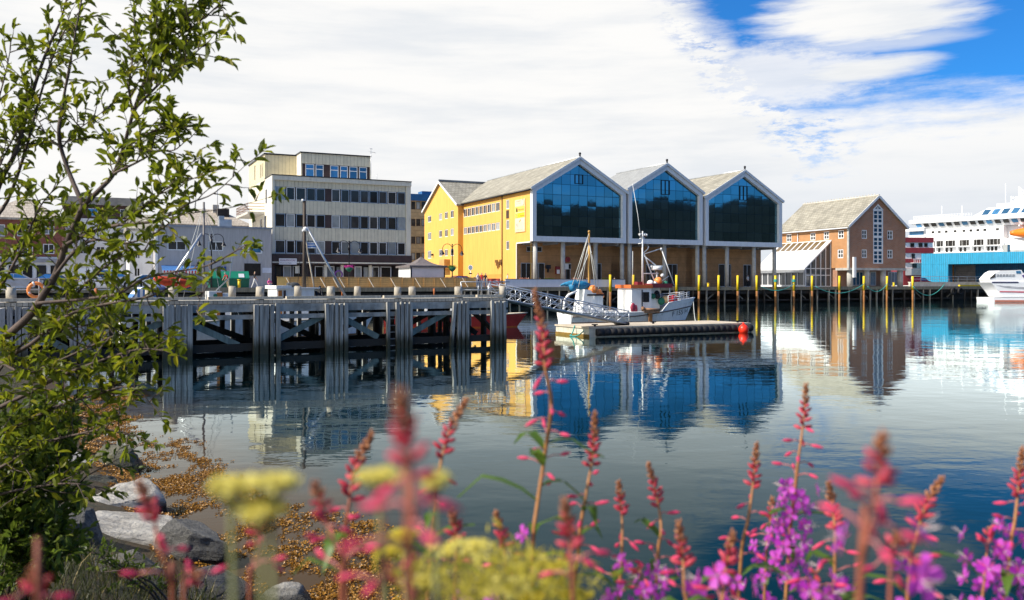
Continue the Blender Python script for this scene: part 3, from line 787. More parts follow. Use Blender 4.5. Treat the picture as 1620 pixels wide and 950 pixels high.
    a.tube([(x, y, 13.4), (x, y, 18.6)], .035, 5); a.tube([(x-.3, y, 18.2), (x+.6, y, 18.05)], .025, 5); a.tube([(x-.2, y, 18.55), (x+.2, y, 18.5)], .025, 5); a.build('aerial', GALV, h)
    a = MB(); x = fr.fx(596.5, .6); a.tube([(x, .6, TOP), (x, .6, TOP+.9)], .02, 5); a.build('aerial', GALV, h)
cream_block()

def block(name, label, fr, x0, x1, depth, z0, z1, wall_m, wins, roof=None, flat=True, cat='building', wd=.1, group=None, roof_m=None, hip=True, fm=None, gm=None):
    """plain building; wins = (px0, px1, py_top, py_bottom, cols) on the front; roof = (ridge height, ridge inset)"""
    h = thing_fr(name, label, cat, fr, group)
    hs = []
    for w in wins:
        a, b = fr.fx(w[0]), fr.fx(w[1]); hs.append((a, b, fr.z(w[3], a), fr.z(w[2], a)))
    m = MB(); m.wall(front, x0, x1, z0, z1, hs, wd+.05)
    for x in (x0, x1): m.face([(x, 0, z0), (x, depth, z0), (x, depth, z1), (x, 0, z1)])
    m.face([(x0, depth, z0), (x1, depth, z0), (x1, depth, z1), (x0, depth, z1)])
    if flat: m.face([(x0, 0, z1-.15), (x1, 0, z1-.15), (x1, depth, z1-.15), (x0, depth, z1-.15)])
    m.build('wall', wall_m, h)
    for hh, w in zip(hs, wins): window(h, front, *hh, d=wd, cols=w[4], fm=fm or WHITE, gm=gm or R.choice(GLASSES), fw=.09)
    if roof:
        zr, ins = roof; e = .35; yr = depth/2; r = MB()
        a0, a1 = x0-e, x1+e
        P = [(a0, -e, z1), (a1, -e, z1), (a1, depth+e, z1), (a0, depth+e, z1)]; Q = [(a0+ins, yr, zr), (a1-ins, yr, zr)]
        r.face([P[0], P[1], Q[1], Q[0]]); r.face([P[2], P[3], Q[0], Q[1]]); r.face([P[1], P[2], Q[1]]); r.face([P[3], P[0], Q[0]])
        r.face([(a0, -e, z1-.2), (a1, -e, z1-.2), (a1, -e, z1), (a0, -e, z1)]); r.face([(a0, -e, z1-.2), (a0, depth+e, z1-.2), (a0, depth+e, z1), (a0, -e, z1)])
        r.face([(a0, -e, z1-.2), (a1, -e, z1-.2), (a1, depth+e, z1-.2), (a0, depth+e, z1-.2)])
        r.build('roof', roof_m or BEIGEROOF, h)
    return h

# low grey shop building
fr = fr_at(430.5, 95.0)
x0 = fr.fx(250)
h = block('grey_shop', 'low grey rendered shop building with flat roof beside the cream office block', fr, x0, -.05, 14, GZ, 8.42, GREYW,
          [(265, 294.5, 381, 396, 2), (330, 353, 382, 397, 2), (417.5, 418, 383, 384, 1)][:2], None)
for (a, b, t, bt, g) in ((385, 413, 383.7, 399.6, GLASSB), (385.5, 413, 417, 436.5, GLASS)):
    xa, xb = fr.fx(a), fr.fx(b)
    q = MB(); q.mbox(front, xa-.12, xb+.12, fr.z(bt, xa)-.12, fr.z(t, xa)+.12, -.06, -.003); f_ = q.build('window', WHITE if g is GLASSB else GREYW, h)
    q = MB(); q.mbox(front, xa+(.62 if g is GLASSB else .05), xb-.05, fr.z(bt, xa), fr.z(t, xa), -.085, -.063); q.build('pane', g, f_)
    if g is GLASSB: q = MB(); q.mbox(front, xa+.05, xa+.4, fr.z(bt, xa), fr.z(t, xa), -.085, -.063); q.build('pane', GLASS, f_)
q = MB(); q.mbox(front, x0-.1, 0, 8.42, 8.60, -.12, .2); q.build('roof_edge', M('zinc_edge', (.30, .32, .36), .5, .3), h)
q = MB(); q.mbox(front, x0-.28, x0-.02, GZ, 8.5, -.1, .2); q.build('corner_board', WHITE, h)
q = MB(); a, b = fr.fx(343), fr.fx(357.5); q.mbox(front, a, b, fr.z(432, a), fr.z(422, a), -.10, -.02); s = q.build('shop_sign', M('sign_blue', (.01, .07, .30), .4), h)
text_obj(s, 'lettering', 'EXPERT', front, a+.1, fr.z(431, a), b-a-.2, .26, M('sign_letter_white', (.85, .85, .85), .5), d=-.115)
q = MB(); a, b = fr.fx(415), fr.fx(431); q.mbox(front, a, b-.1, fr.z(432, a), fr.z(424, a), -.06, -.01); q.build('notice_board', M('pale_blue_board', (.62, .66, .76), .5), h)
q = MB(); a, b = fr.fx(350), fr.fx(370); q.box(a, b, 1.5, 3.0, 8.3, 9.45); v = q.build('ventilation_unit', GALV, h)
q = MB(); q.box(a-.05, a+.5, 1.4, 2.4, 9.453, 9.8); q.build('vent_hood', GALV, v)
aw = MB(); a, b = fr.fx(255), fr.fx(313); za = fr.z(420, a)
aw.face([front(a, za, -.02), front(b, za, -.02), front(b, za-.55, -1.3), front(a, za-.55, -1.3)])
for k in range(24):
    u0, u1 = a+(b-a)*k/24, a+(b-a)*(k+1)/24
    aw.face([front(u0, za-.55, -1.3), front(u1, za-.55, -1.3), front(u1, za-.85, -1.3), front(u0, za-.85, -1.3)], 1 if k % 2 else 2)
aw.build('awning', [M('awning_blue', (.05, .16, .40), .7), M('awning_red', (.55, .05, .06), .7), WHITE], h)

# building behind the grey shop with a pale hipped roof
fr = fr_at(345, 118.0)
h = block('hip_roofed_house', 'pale building with low hipped shingle roof rising behind the grey shop', fr, fr.fx(268), fr.fx(398), 12, GZ, 10.4, CREAMS, [], (13.0, 4.0))
for px, t in ((288, 1.5), (341, 1.9)):
    q = MB(); x = fr.fx(px, 5); q.box(x-.4, x+.4, 4.6, 5.4, 11.6, 12.6+t*.5); q.build('chimney', CONC, h)
q = MB(); a = fr.fx(352, 3); q.box(a-.7, a+.9, 3, 4.2, 11.7, 12.9); q.build('cooling_unit', DARK, h)
q = MB(); x = fr.fx(344, 3); q.tube([(x, 3, 11.5), (x, 3, 17.4)], .05, 5); q.build('aerial', GALV, h)

# red brick house far left
fr = fr_at(98, 92.0)
block('red_brick_house', 'red brick house with pale hipped roof and white windows, far left behind the tree', fr, fr.fx(-40), 0, 12, 5.3, 9.3, REDBR,
      [(27, 52, 355, 374, 2), (67, 86, 357.5, 371, 2), (27, 52, 386, 402, 3), (68, 86, 386, 402, 2), (-12, 8, 355, 374, 2)], (12.0, 4.5), fm=WHITE)
hh = [o for o in SC.objects if o.get('label', '').startswith('red brick house')][0]
q = MB(); x0 = fr.fx(-40); q.mbox(front, x0, 0, GZ, 5.297, .02, 12); q.build('shop_floor', WHITE, hh)
for a in (-30, -8, 14, 36, 58, 80):
    xa, xb = fr.fx(a), fr.fx(a+15); window(hh, front, xa, xb, GZ+.3, 4.4, 0, fm=DARK, gm=GLASS, name='shop_window')
q = MB(); q.mbox(front, x0, 0, 4.7, 5.1, -.5, .018); q.build('canopy', M('canopy_grey', (.3, .3, .32), .6), hh)
# dark brown topped building
fr = fr_at(101, 104.0)
h = block('flat_roofed_building', 'white building with a dark brown top storey under a flat roof, behind the tree fork', fr, 0, fr.fx(224), 14, GZ, 10.35, WHITE,
          [(108, 120, 362, 376, 2), (152, 166, 390, 402, 2), (180, 196, 362, 376, 2), (125, 138, 388, 402, 2)], None)
q = MB(); W = fr.fx(224); q.mbox(front, 0, W, 10.353, 12.0, .15, 13.8); q.build('top_storey', M('brown_cladding', (.09, .05, .04), .7, var=.15), h)
window(h, front, fr.fx(139), fr.fx(155), fr.z(342, 2), fr.z(329.5, 2), .12, cols=1, rows=2, fm=WHITE, gm=GLASSB)
window(h, front, fr.fx(190), fr.fx(206), fr.z(342, 2), fr.z(329.5, 2), .12, cols=2, fm=WHITE, gm=GLASS)
q = MB(); q.box(-.3, W+.3, -.3, 14, 12.003, 12.95); q.build('roof_edge', M('roof_felt', (.30, .28, .25), .85), h)
q = MB(); q.mbox(front, -.02, W+.02, 9.9, 10.33, -.1, -.003); q.build('cornice', WHITE, h)
# narrow white gabled house between
fr = fr_at(250, 98.0)
h = block('white_gable_house', 'narrow white house between the brown topped building and the grey shop', fr, fr.fx(205), -.3, 11, GZ, 8.6, WHITE, [(214, 222, 398, 410, 2), (230, 240, 398, 410, 2), (212, 222, 424, 438, 2)], (10.6, .4), roof_m=SLATEX)

# beige block with a blue roof between cream block and yellow wing
fr = fr_at(652, 146.0)
X = lambda c: fr.fx(c/3.8+630)
h = block('beige_block', 'beige office block with blue roof edge, half hidden between cream block and yellow gable', fr, fr.fx(640), fr.fx(700), 14, GZ, 16.4, M('beige_cladding', (.52, .38, .20), .7, pattern=pat_lines('h', .6, .05, .4, .1)),
      [(c0/3.8+630, c1/3.8+630, t, b, 1) for (t, b) in ((319, 331.5), (346.5, 358), (374.5, 386), (400, 412)) for (c0, c1) in ((78, 103), (108, 134), (139, 165))], None, fm=BROWNF)
q = MB(); q.box(fr.fx(640)-.3, fr.fx(700)+.2, -.4, 14, 16.403, 17.5); q.build('roof_edge', M('blue_roof', (.02, .12, .30), .5), h)
q = MB(); a = fr.fx(678, 3); q.box(a-1.2, a+1.2, 3, 5, 17.503, 18.4); q.build('roof_unit', M('blue_roof', (.02, .12, .30), .5), h)

# ------------------------------------------------------------------ brick building at the right with its glazed lean-to
def brick():
    fr = fr_at(1342.6, 128.0, math.atan(.3986))
    W = fr.fx(1432.5); ZE = fr.z(358, 0); xa = W/2; ZA = fr.z(312.4, xa); ZB = fr.z(424, 0); yd = fr.fy(1228)
    h = thing_fr('brick_gable_building', 'brick building with steep slate roof and tall narrow gable window', 'building', fr)
    hs = [(fr.fx(a), fr.fx(b), fr.z(t2, fr.fx(a)), fr.z(t1, fr.fx(a))) for a, b, t1, t2 in ((1363.4, 1371.6, 364, 378), (1404, 1412.6, 365, 379), (1363.4, 1371.6, 395, 408.5), (1404, 1412.4, 395.5, 409))]
    ta, tb = fr.fx(1381.5), fr.fx(1397); tz0 = fr.z(417.4, ta); tz1 = ZE-.02
    m = MB(); m.wall(front, 0, W, ZB, ZE, hs+[(ta, tb, tz0, ZE)], .14)
    s = (ZA-ZE)/xa
    tt = fr.z(323, (ta+tb)/2)-.9
    m.face([(0, 0, ZE), (ta, 0, ZE), (ta, 0, ZE+s*ta)]); m.face([(tb, 0, ZE), (W, 0, ZE), (tb, 0, ZE+s*(W-tb))])
    m.face([(ta, 0, tt), (xa, 0, tt+s*(xa-ta)), (xa, 0, ZA), (ta, 0, ZE+s*ta)]); m.face([(tb, 0, tt), (xa, 0, tt+s*(tb-xa)), (xa, 0, ZA), (tb, 0, ZE+s*(W-tb))])
    m.face([(W, 0, ZB), (W, yd, ZB), (W, yd, ZE), (W, 0, ZE)]); m.face([(0, yd, GZ), (W, yd, GZ), (W, yd, ZE), (xa, yd, ZA), (0, yd, ZE)])
    m.build('front_wall', BRICK_SHADE, h)
    for q in hs: window(h, front, *q, d=.1, cols=2, rows=2, fm=WHITE, gm=GLASS, fw=.13)
    f = MB(); zt = tt
    for q in ((ta, ta+.16, tz0, zt), (tb-.16, tb, tz0, zt), ((ta+tb)/2-.07, (ta+tb)/2+.07, tz0+.16, zt+s*(xa-ta)-.2), (ta+.16, tb-.16, tz0, tz0+.16)):
        f.mbox(front, *q, .0, .12)
    n = 12
    for k in range(1, n+1):
        z = tz0+(zt-tz0)*k/n; w = .17 if k % 3 == 0 else .07
        f.mbox(front, ta+.163, tb-.163, z-w, z+w, .01, .10)
    f.beam((ta, .05, zt), (xa, .05, zt+s*(xa-ta)), .12, .18); f.beam((tb, .05, zt), (xa, .05, zt+s*(tb-xa)), .12, .18)
    fo = f.build('tall_window', WHITE, h)
    g = MB(); g.prism([(ta, tz0), (tb, tz0), (tb, zt), (xa, zt+s*(xa-ta)), (ta, zt)], front, .125, .15); g.build('pane', GLASSB, fo)
    # side wall, its sunlight put into a brighter brick colour
    Z = lambda py, px: fr.z(py, 0, fr.fy(px))
    sh = [(fr.fy(b), fr.fy(a), Z(t2, a), Z(t1, a)) for a, b, t1, t2 in ((1325.7, 1334.8, 365, 378), (1303, 1311.5, 367, 379.5), (1281.7, 1290, 369, 381), (1244, 1252, 371, 383.5), (1325, 1334, 395, 409), (1298, 1306, 396.5, 409))]
    m = MB(); m.wall(left, .3, yd, ZB, ZE, sh, .14); m.build('side_wall', BRICK_SUN, h)
    for q in sh: window(h, left, *q, d=.1, cols=2, rows=2, fm=WHITE, gm=GLASS, fw=.14)
    m = MB(); m.mbox(left, 2.6, yd, GZ, ZB, .25, .5); m.mbox(front, .5, W, GZ, ZB, 2.8, 3.0); m.build('ground_floor_wall', BRICK_SHADE, h)
    t = MB(); t.box(-.12, W+.05, -.1, .3, ZB-.35, ZB-.003); t.box(-.1, .3, .303, 2.6, ZB-.35, ZB-.003); t.mbox(front, -.05, .14, ZB, ZE, -.08, .29); t.build('floor_beam', CONC, h)
    for px in (1344.5, 1371, 1397, 1424):
        q = MB(); x = fr.fx(px, .5); q.tube([(x, .5, GZ), (x, .5, ZB-.35)], .42, 14); q.build('column', CONC, h)
    for a, b in ((1348, 1365), (1376, 1385), (1404, 1420)):
        window(h, at_y(2.8), fr.fx(a, 2.8), fr.fx(b, 2.8), GZ+.2, ZB-.5, -.06, cols=3, fm=WHITE, gm=GLASSB if a != 1404 else CURT, name='shop_window', fw=.1)
    r = MB()
    for pa in ((-.3, ZE-.3*s), (W+.3, ZE-.3*s)):
        r.hexa([(pa[0], -.35, pa[1]+.02), (xa, -.35, ZA+.02), (xa, yd, ZA+.02), (pa[0], yd, pa[1]+.02), (pa[0], -.35, pa[1]+.25), (xa, -.35, ZA+.25), (xa, yd, ZA+.25), (pa[0], yd, pa[1]+.25)])
    rf = r.build('roof', SLATE, h)
    v = MB()
    for pa in ((-.3, ZE-.3*s), (W+.3, ZE-.3*s)): v.beam((pa[0], -.39, pa[1]+.12), (xa, -.39, ZA+.12), .08, .34)
    v.tube([(-.42, -.3, ZE-.28), (-.42, yd, ZE-.28)], .1, 6); v.build('verge_board', FRAMEW, rf)
    c = MB(); c.tube([(xa, -.35, ZA+.28), (xa, yd, ZA+.28)], .14, 6)
    for k in range(26): c.ball((xa, .5+k*(yd-1)/25, ZA+.5), .10, m=0, seg=6, ring=4)
    c.build('ridge_cap', CONCP, rf)
    q = MB(); q.tube([(-.12, fr.fy(1263), ZB), (-.12, fr.fy(1263), ZE)], .07, 6); q.build('drainpipe', GALV, h)
    q = MB(); q.box(.55, .98, -.5, -.15, 3.4, 6.4); q.build('lamp_box', WHITE, h)
    # lean-to
    y0 = fr.fy(1314.5); xe = fr.fx(1274, y0); ze = fr.z(424, xe, y0); zt = fr.z(382, 0, y0); y1 = fr.fy(1197, xe)
    l = thing_fr('glazed_lean_to', 'white roofed glazed lean-to against the brick building side wall', 'conservatory', fr)
    sl = (zt-ze)/(-xe)
    r = MB(); r.hexa([(xe-.3, y0-.2, ze-.3*sl), (-.02, y0-.2, zt), (-.02, y1, zt), (xe-.3, y1, ze-.3*sl), (xe-.3, y0-.2, ze-.3*sl+.18), (-.02, y0-.2, zt+.18), (-.02, y1, zt+.18), (xe-.3, y1, ze-.3*sl+.18)])
    rf = r.build('roof', WHITE, l)
    for k in range(8):
        ya = y0+.7+k*(y1-y0-1)/8; yb = ya+(y1-y0-1)/8-.35
        a, b = xe*.36, xe*.05
        q = MB(); zz = lambda x: zt+sl*x+.18
        q.hexa([(a, ya, zz(a)+.003), (b, ya, zz(b)+.003), (b, yb, zz(b)+.003), (a, yb, zz(a)+.003), (a, ya, zz(a)+.08), (b, ya, zz(b)+.08), (b, yb, zz(b)+.08), (a, yb, zz(a)+.08)])
        q.build('skylight', M('skylight_brown', (.16, .11, .05), .2, spec=.7), rf)
    e = MB(); e.box(xe-.34, xe-.22, y0-.2, y1, ze-.7, ze-.3*sl-.003); e.build('gutter', GALV, rf)
    f = MB(); mf = at_y(y0)
    for k in range(6):
        x = xe+.06+(-xe-.12)*k/5; f.mbox(mf, x-.06, x+.06, GZ, zt+sl*x-.02, -.05, .05)
    for z in (GZ+.08, GZ+1.75, ze-.1): f.mbox(mf, xe, -.05, z-.06, z+.06, -.04, .04)
    f.beam((xe, y0, ze), (0, y0, zt), .14, .22)
    n = 9
    for k in range(n):
        y = y0+.3+(y1-y0-.4)*k/(n-1); f.mbox(at_x(xe), y-.07, y+.07, GZ, ze-.05, -.05, .05)
    f.mbox(at_x(xe), y0, y1, GZ, GZ+.3, -.04, .04); f.mbox(at_x(xe), y0, y1, ze-.4, ze-.05, -.06, .06)
    f.build('glazing_frame', WHITE, l)
    g = MB(); g.prism([(xe+.05, GZ+.1), (-.05, GZ+.1), (-.05, zt-.1), (xe+.05, ze-.05)], mf, .06, .09); g.mbox(at_x(xe), y0+.1, y1-.1, GZ+.3, ze-.4, .06, .09)
    g.build('glazing', glass_mat('lean_to_glass', (.05, .055, .06), .04, var=.3), l)
brick()

# ------------------------------------------------------------------ red and white banded building, blue warehouse
fr = fr_at(1428, 158.0, .12)
h = thing_fr('banded_building', 'dark red and white banded building behind the brick gable', 'building', fr)
W = fr.fx(1476)
bands = [(376, 384, 0), (384, 392.2, 1), (392.2, 400.6, 0), (400.6, 409.8, 1), (409.8, 416, 0), (416, 425, 1), (425, 452, 0)]
for t, b, k in bands:
    q = MB(); q.mbox(front, 0, W, fr.z(b, 0)+.004, fr.z(t, 0), 0 if k else -.25, 9); q.build('wall_band', WHITE if k else REDP, h)
for (a, b, t, bt) in ((1440, 1446, 385, 391), (1453, 1459, 384.8, 391), (1462, 1467, 385, 391), (1442, 1447, 402, 409), (1460, 1466, 402, 409), (1443, 1450, 417.5, 424), (1458, 1463, 417.5, 424)):
    window(h, front, fr.fx(a), fr.fx(b), fr.z(bt, 0), fr.z(t, 0), -.05, cols=1, fm=DARK, gm=GLASS)
q = MB(); 
for k in range(10): q.box(fr.fx(1440)+k*.35, fr.fx(1440)+k*.35+.05, -1.2, -1.15, fr.z(416, 0), fr.z(411, 0))
q.box(fr.fx(1440)-.1, fr.fx(1440)+3.5, -1.25, 0, fr.z(416.8, 0), fr.z(416.1, 0)); q.box(fr.fx(1440)-.1, fr.fx(1440)+3.4, -1.22, -1.14, fr.z(411, 0)+.003, fr.z(410.3, 0)); q.build('balcony', WHITE, h)
q = MB(); q.box(fr.fx(1431), fr.fx(1447), -2.2, -.26, 4.0, 5.2); q.build('porch', M('porch_grey', (.2, .22, .25), .6), h)

fr = fr_at(1457.5, 150.0, radians(-46))
h = thing_fr('warehouse', 'long blue corrugated warehouse with a dark loading bay, right of the brick building', 'warehouse', fr)
W = fr.fx(1760); ZT = fr.z(402, 0); xb = fr.fx(1500)
q = MB(); q.mbox(front, 0, W, fr.z(419, 0), ZT, -.02, 30); q.build('upper_wall', BLUEP, h)
q = MB(); q.mbox(front, 0, xb, GZ, fr.z(419, 0)-.003, 0, 12); q.build('lower_wall', BLUEP, h)
q = MB(); q.mbox(front, xb, W, GZ, fr.z(419, 0)-.003, 3.4, 12); q.build('loading_bay', M('bay_blue_shaded', (.015, .12, .26), .6, var=.2, pattern=pat_lines('v', .3, .3, .4, .1)), h)  # warehouse blue darkened to paint in the shade of the recess
q = MB(); q.mbox(front, fr.fx(1511, 3.3), fr.fx(1543, 3.3), GZ, fr.z(419.5, 6), 3.2, 3.397); q.build('roller_door', M('roller_door', (.30, .25, .22), .6, pattern=pat_lines('h', .3, .15, .5, .1)), h)
for px in (1503, 1508):
    q = MB(); x = fr.fx(px, 2); q.box(x-.15, x+.15, 1.9, 2.2, GZ, fr.z(419, 0)); q.build('pillar', RUST, h)
q = MB(); q.box(fr.fx(1590, 6), fr.fx(1700, 6), 6, 14, ZT+.003, ZT+.5); q.box(fr.fx(1588, 3), fr.fx(1595, 3), 2.6, 4, ZT+.003, ZT+1.3); q.build('roof_vent', CONC, h)

# ------------------------------------------------------------------ white passenger ship behind the warehouse
def ship():
    fr = fr_at(1450, 190.0, radians(-52)); X = lambda px, y=0: fr.fx(px, y)
    h = thing_fr('passenger_ship', 'large white passenger ship with stacked decks behind the blue warehouse', 'ship', fr)
    SW = M('ship_white', (.84, .85, .86), .4, var=.03)
    L = X(1760); x0 = X(1462)
    Z = lambda py, px=1540: fr.z(py, X(px))
    q = MB(); q.box(x0, L, 0, 17, -1, Z(379)); q.hexa([(x0-9, 5, -1), (x0, 0, -1), (x0, 17, -1), (x0-9, 12, -1), (x0-12, 6, Z(395)), (x0, 0, Z(379)), (x0, 17, Z(379)), (x0-12, 11, Z(395))])
    q.build('hull', SW, h)
    q = MB(); q.box(x0-.5, X(1588), .0, 17, Z(379)+.01, Z(359.5)); q.box(X(1588)+.01, L, 1.6, 17, Z(379)+.01, Z(359.5)); q.build('lower_superstructure', SW, h)
    zb0, zb1 = Z(359), Z(349.5)
    q = MB(); q.hexa([(x0-.3, .2, zb0), (L, .2, zb0), (L, 17, zb0), (x0-.3, 17, zb0), (x0-2.6, -.7, zb1), (L, -.7, zb1), (L, 17, zb1), (x0-2.6, 17, zb1)]); q.build('bridge_deck', SW, h)
    q = MB(); q.box(x0-2.9, L, -.9, 17.5, zb1+.01, Z(343.5)); q.build('bulwark', SW, h)
    n = 24
    for k in range(n):                       # leaning bridge windows
        a = x0-1.4+k*1.62
        q = MB(); q.hexa([(a, -.28, zb0+.45), (a+1.05, -.28, zb0+.45), (a+1.05, .1, zb0+.45), (a, .1, zb0+.45), (a-.12, -.68, zb1-.12), (a+.95, -.68, zb1-.12), (a+.95, 0, zb1-.12), (a-.12, 0, zb1-.12)])
        q.build('bridge_window', GLASS if k % 3 else GLASSB, h)
    for px in (1476, 1486, 1497, 1511, 1525, 1536, 1547, 1558, 1578):
        q = MB(); x = X(px); q.box(x-.28, x+.28, -.03, .05, Z(366.6), Z(363)); q.build('porthole', GLASS, h)
    for zt, zb in ((379.5, 388.5), (391.5, 398)):
        q = MB(); q.box(x0+.3, X(1590), -.9, .0, Z(zb+1.7), Z(zb+.8)); q.build('deck_edge', SW, h)
        for px in (1481.5, 1488, 1500, 1507, 1522, 1529, 1545, 1552, 1566, 1572, 1578):
            q = MB(); x = X(px); q.box(x-.5, x-.04, -.05, .0, Z(zb), Z(zt)); 
            if zt < 385: q.box(x+.04, x+.5, -.05, .0, Z(zb), Z(zt))
            q.build('cabin_window', GLASS, h)
    for px in (1480, 1494, 1514, 1536, 1558, 1584):
        q = MB(); x = X(px, -.9); q.box(x-.1, x+.1, -.9, -.75, Z(399), Z(380)); q.build('deck_post', SW, h)
    # upper bridge house, rails, mast
    xa = X(1524); zt = Z(328.5)
    q = MB(); q.hexa([(xa, 3, Z(343)), (L, 3, Z(343)), (L, 14, Z(343)), (xa, 14, Z(343)), (xa+3.2, 4, zt), (L, 4, zt), (L, 13, zt), (xa+3.2, 13, zt)]); q.build('upper_house', SW, h)
    for k in range(7):
        q = MB(); a = xa+2.2+k*1.9; q.hexa([(a, 3.2, Z(339.5)), (a+1.3, 3.2, Z(339.5)), (a+1.3, 3.5, Z(339.5)), (a, 3.5, Z(339.5)), (a+.5, 3.75, Z(331)), (a+1.8, 3.75, Z(331)), (a+1.8, 4, Z(331)), (a+.5, 4, Z(331))]); q.build('house_window', GLASSB, h)
    q = MB(); q.box(xa+4.5, xa+14, 5, 12, zt+.01, Z(322)); q.hexa([(xa+6.5, 6, Z(322)), (xa+10, 6, Z(322)), (xa+10, 9, Z(322)), (xa+6.5, 9, Z(322)), (xa+8.6, 7, Z(309)), (xa+9.8, 7, Z(309)), (xa+9.8, 8, Z(309)), (xa+8.6, 8, Z(309))]); 
    q.beam((xa+10, 7.5, Z(321)), (xa+14.5, 7.5, Z(309)), .8, .8); q.box(xa+6.8, xa+8.3, 6.5, 8.5, Z(314), Z(312)); q.build('radar_mast', SW, h)
    q = MB(); q.box(xa+8.2, xa+10.2, 6.6, 8.4, Z(308.8), Z(306)); q.tube([(xa+14.5, 7.5, Z(309)), (xa+21, 7.5, Z(308.5))], .22, 6); q.build('radar_scanner', SW, h)
    q = MB()
    for y in (-.6, ):
        for z in (Z(342.2), Z(340), Z(337.5)): q.tube([(x0-2, y, z), (xa+2, y, z)], .05, 4)
        for k in range(22): q.tube([(x0-2+k*(xa+4-x0)/21, y, Z(343.5)), (x0-2+k*(xa+4-x0)/21, y, Z(337.5))], .045, 4)
    for k in range(30): x = xa+14+k*1.3; q.tube([(x, 3.5, zt), (x, 3.5, Z(322))], .05, 4)
    q.tube([(xa+14, 3.5, Z(322)), (L, 3.5, Z(321))], .06, 4); q.tube([(xa+14, 3.5, Z(325)), (L, 3.5, Z(324.5))], .05, 4)
    q.build('deck_rail', SW, h)
    for px, t in ((1490, 320), (1522, 322), (1591, 292), (1600, 312), (1612, 298)):
        q = MB(); x = X(px, 4); q.tube([(x, 4, Z(340)), (x, 4, Z(t))], .08, 5); q.build('aerial', SW, h)
    q = MB(); a = X(1613, 4); q.tube([(a+4, 4, Z(330)), (a, 4, Z(300))], .12, 5); q.tube([(a+1, 4, Z(330)), (a, 4, Z(300))], .12, 5); q.build('signal_mast', SW, h)
    # bridge wing cabin at the near bow side
    q = MB(); a, b = X(1438), X(1464); q.box(a, b, -.3, 8, Z(378, 1450), Z(372.5, 1450)); q.box(a-.6, b, -.8, 8, Z(366.3, 1450), Z(361.5, 1450)); q.build('wing_house', SW, h)
    q = MB(); q.box(a+.2, b-.4, -.2, 7.5, Z(372.5, 1450)+.01, Z(366.3, 1450)-.01); q.build('wing_window', GLASSB, h)
    # davit recess with the orange boat
    lb = thing_fr('lifeboat', 'orange enclosed lifeboat hanging in davits on the white ship', 'lifeboat', fr)
    OR = M('lifeboat_orange', (.85, .20, .01), .4, var=.05)
    q = MB(); c = X(1599, -.4)+5; ring = []
    for i in range(11):
        t = i/10; w = 1.3*sin(pi*min(1, max(0, .06+t*.88)))**.55; row = []
        for k in range(12):
            a = 2*pi*k/12; row.append(q.V((c-5+t*10, -.4+w*.9*cos(a), Z(372)+w*.85*sin(a))))
        ring.append(row)
    for A, B in zip(ring, ring[1:]):
        for k in range(12): q.idx((A[k], A[(k+1) % 12], B[(k+1) % 12], B[k]), 0, True)
    q.idx(ring[0]); q.idx(ring[-1][::-1]); q.build('hull', OR, lb)
    q = MB(); q.box(c-2.2, c+1.8, -1.1, .4, Z(372)+.95, Z(372)+1.35); q.build('canopy', OR, lb)
    for k in range(3):
        q = MB(); q.box(c-1.8+k*1.3, c-1.1+k*1.3, -1.13, -1.09, Z(372)+1.05, Z(372)+1.28); q.build('porthole', GLASS, lb)
    for d in (-3.2, 3.2):
        q = MB(); q.beam((c+d, .9, Z(384)), (c+d, .9, Z(361)), .35, .35); q.beam((c+d, 1.2, Z(361)), (c+d, -1, Z(361)), .3, .3); q.tube([(c+d, -.4, Z(361)), (c+d, -.4, Z(371))], .06, 5); q.build('davit', SW, h)
    q = MB(); q.box(X(1596), L, .9, 1.55, Z(358), Z(352)); q.build('red_panel', M('ship_red', (.55, .06, .02), .5), h)
ship()
# ------------------------------------------------------------------ old timber pier in front
PF = Fr(-.27, 36.7, atan2(.542, .840)); PW = 3.3; PZ = 1.91
def tide_wood(name, c_up, c_low, z0=.35, z1=.95):
    m, t, b = _base(name)
    vec = t.new('ShaderNodeTexCoord').outputs['Object']; o = t.xyz(vec)
    s = t.noise(t.mapping(vec, (9, 9, .5)), 1.6, 7, .65); f = t.noise(vec, 26, 4)
    up = t.mix(t.sstep(s, .32, .7), sc3(c_up, .55), sc3(c_up, 1.35))
    k = t.sstep(t.math('ADD', o[2], t.math('MULTIPLY', t.math('SUBTRACT', s, .5), .7)), z0, z1)
    t.set(b.inputs['Base Color'], t.mix(k, t.mix(f, c_low, sc3(c_low, 2.2)), up)); b.inputs['Roughness'].default_value = .8
    t.set(b.inputs['Normal'], t.bump(t.noise(t.mapping(vec, (30, 30, 1.2)), 1, 5), 1, .012))
    return m
PPOST = tide_wood('pier_fender_board', (.37, .36, .33), (.030, .030, .018), .2, .75)
PTIMB = M('pier_timber', (.34, .335, .31), .85, var=.35, vs=2.2, grain=.012, gs=16, dirt=(.07, .065, .055), dirt_amt=.6)
PDARK = tide_wood('pier_wet_pile', (.06, .052, .044), (.012, .011, .009))
PGREEN = M('green_stained_brace', (.14, .19, .18), .8, var=.3, streak=True, grain=.01)
PDECK = M('pier_deck_boards', (.40, .37, .31), .85, var=.25, pattern=pat_lines('x', .16, .1, .7, .4), grain=.006)
PALEW = M('pale_sawn_wood', (.58, .51, .40), .75, var=.2, vs=3, grain=.006, streak=True, dirt=(.3, .25, .19), dirt_amt=.4)
BOLL = M('grey_post_wood', (.42, .38, .31), .85, var=.25, streak=True, vs=2.5, grain=.01, gs=22, dirt=(.16, .14, .11), dirt_amt=.6)
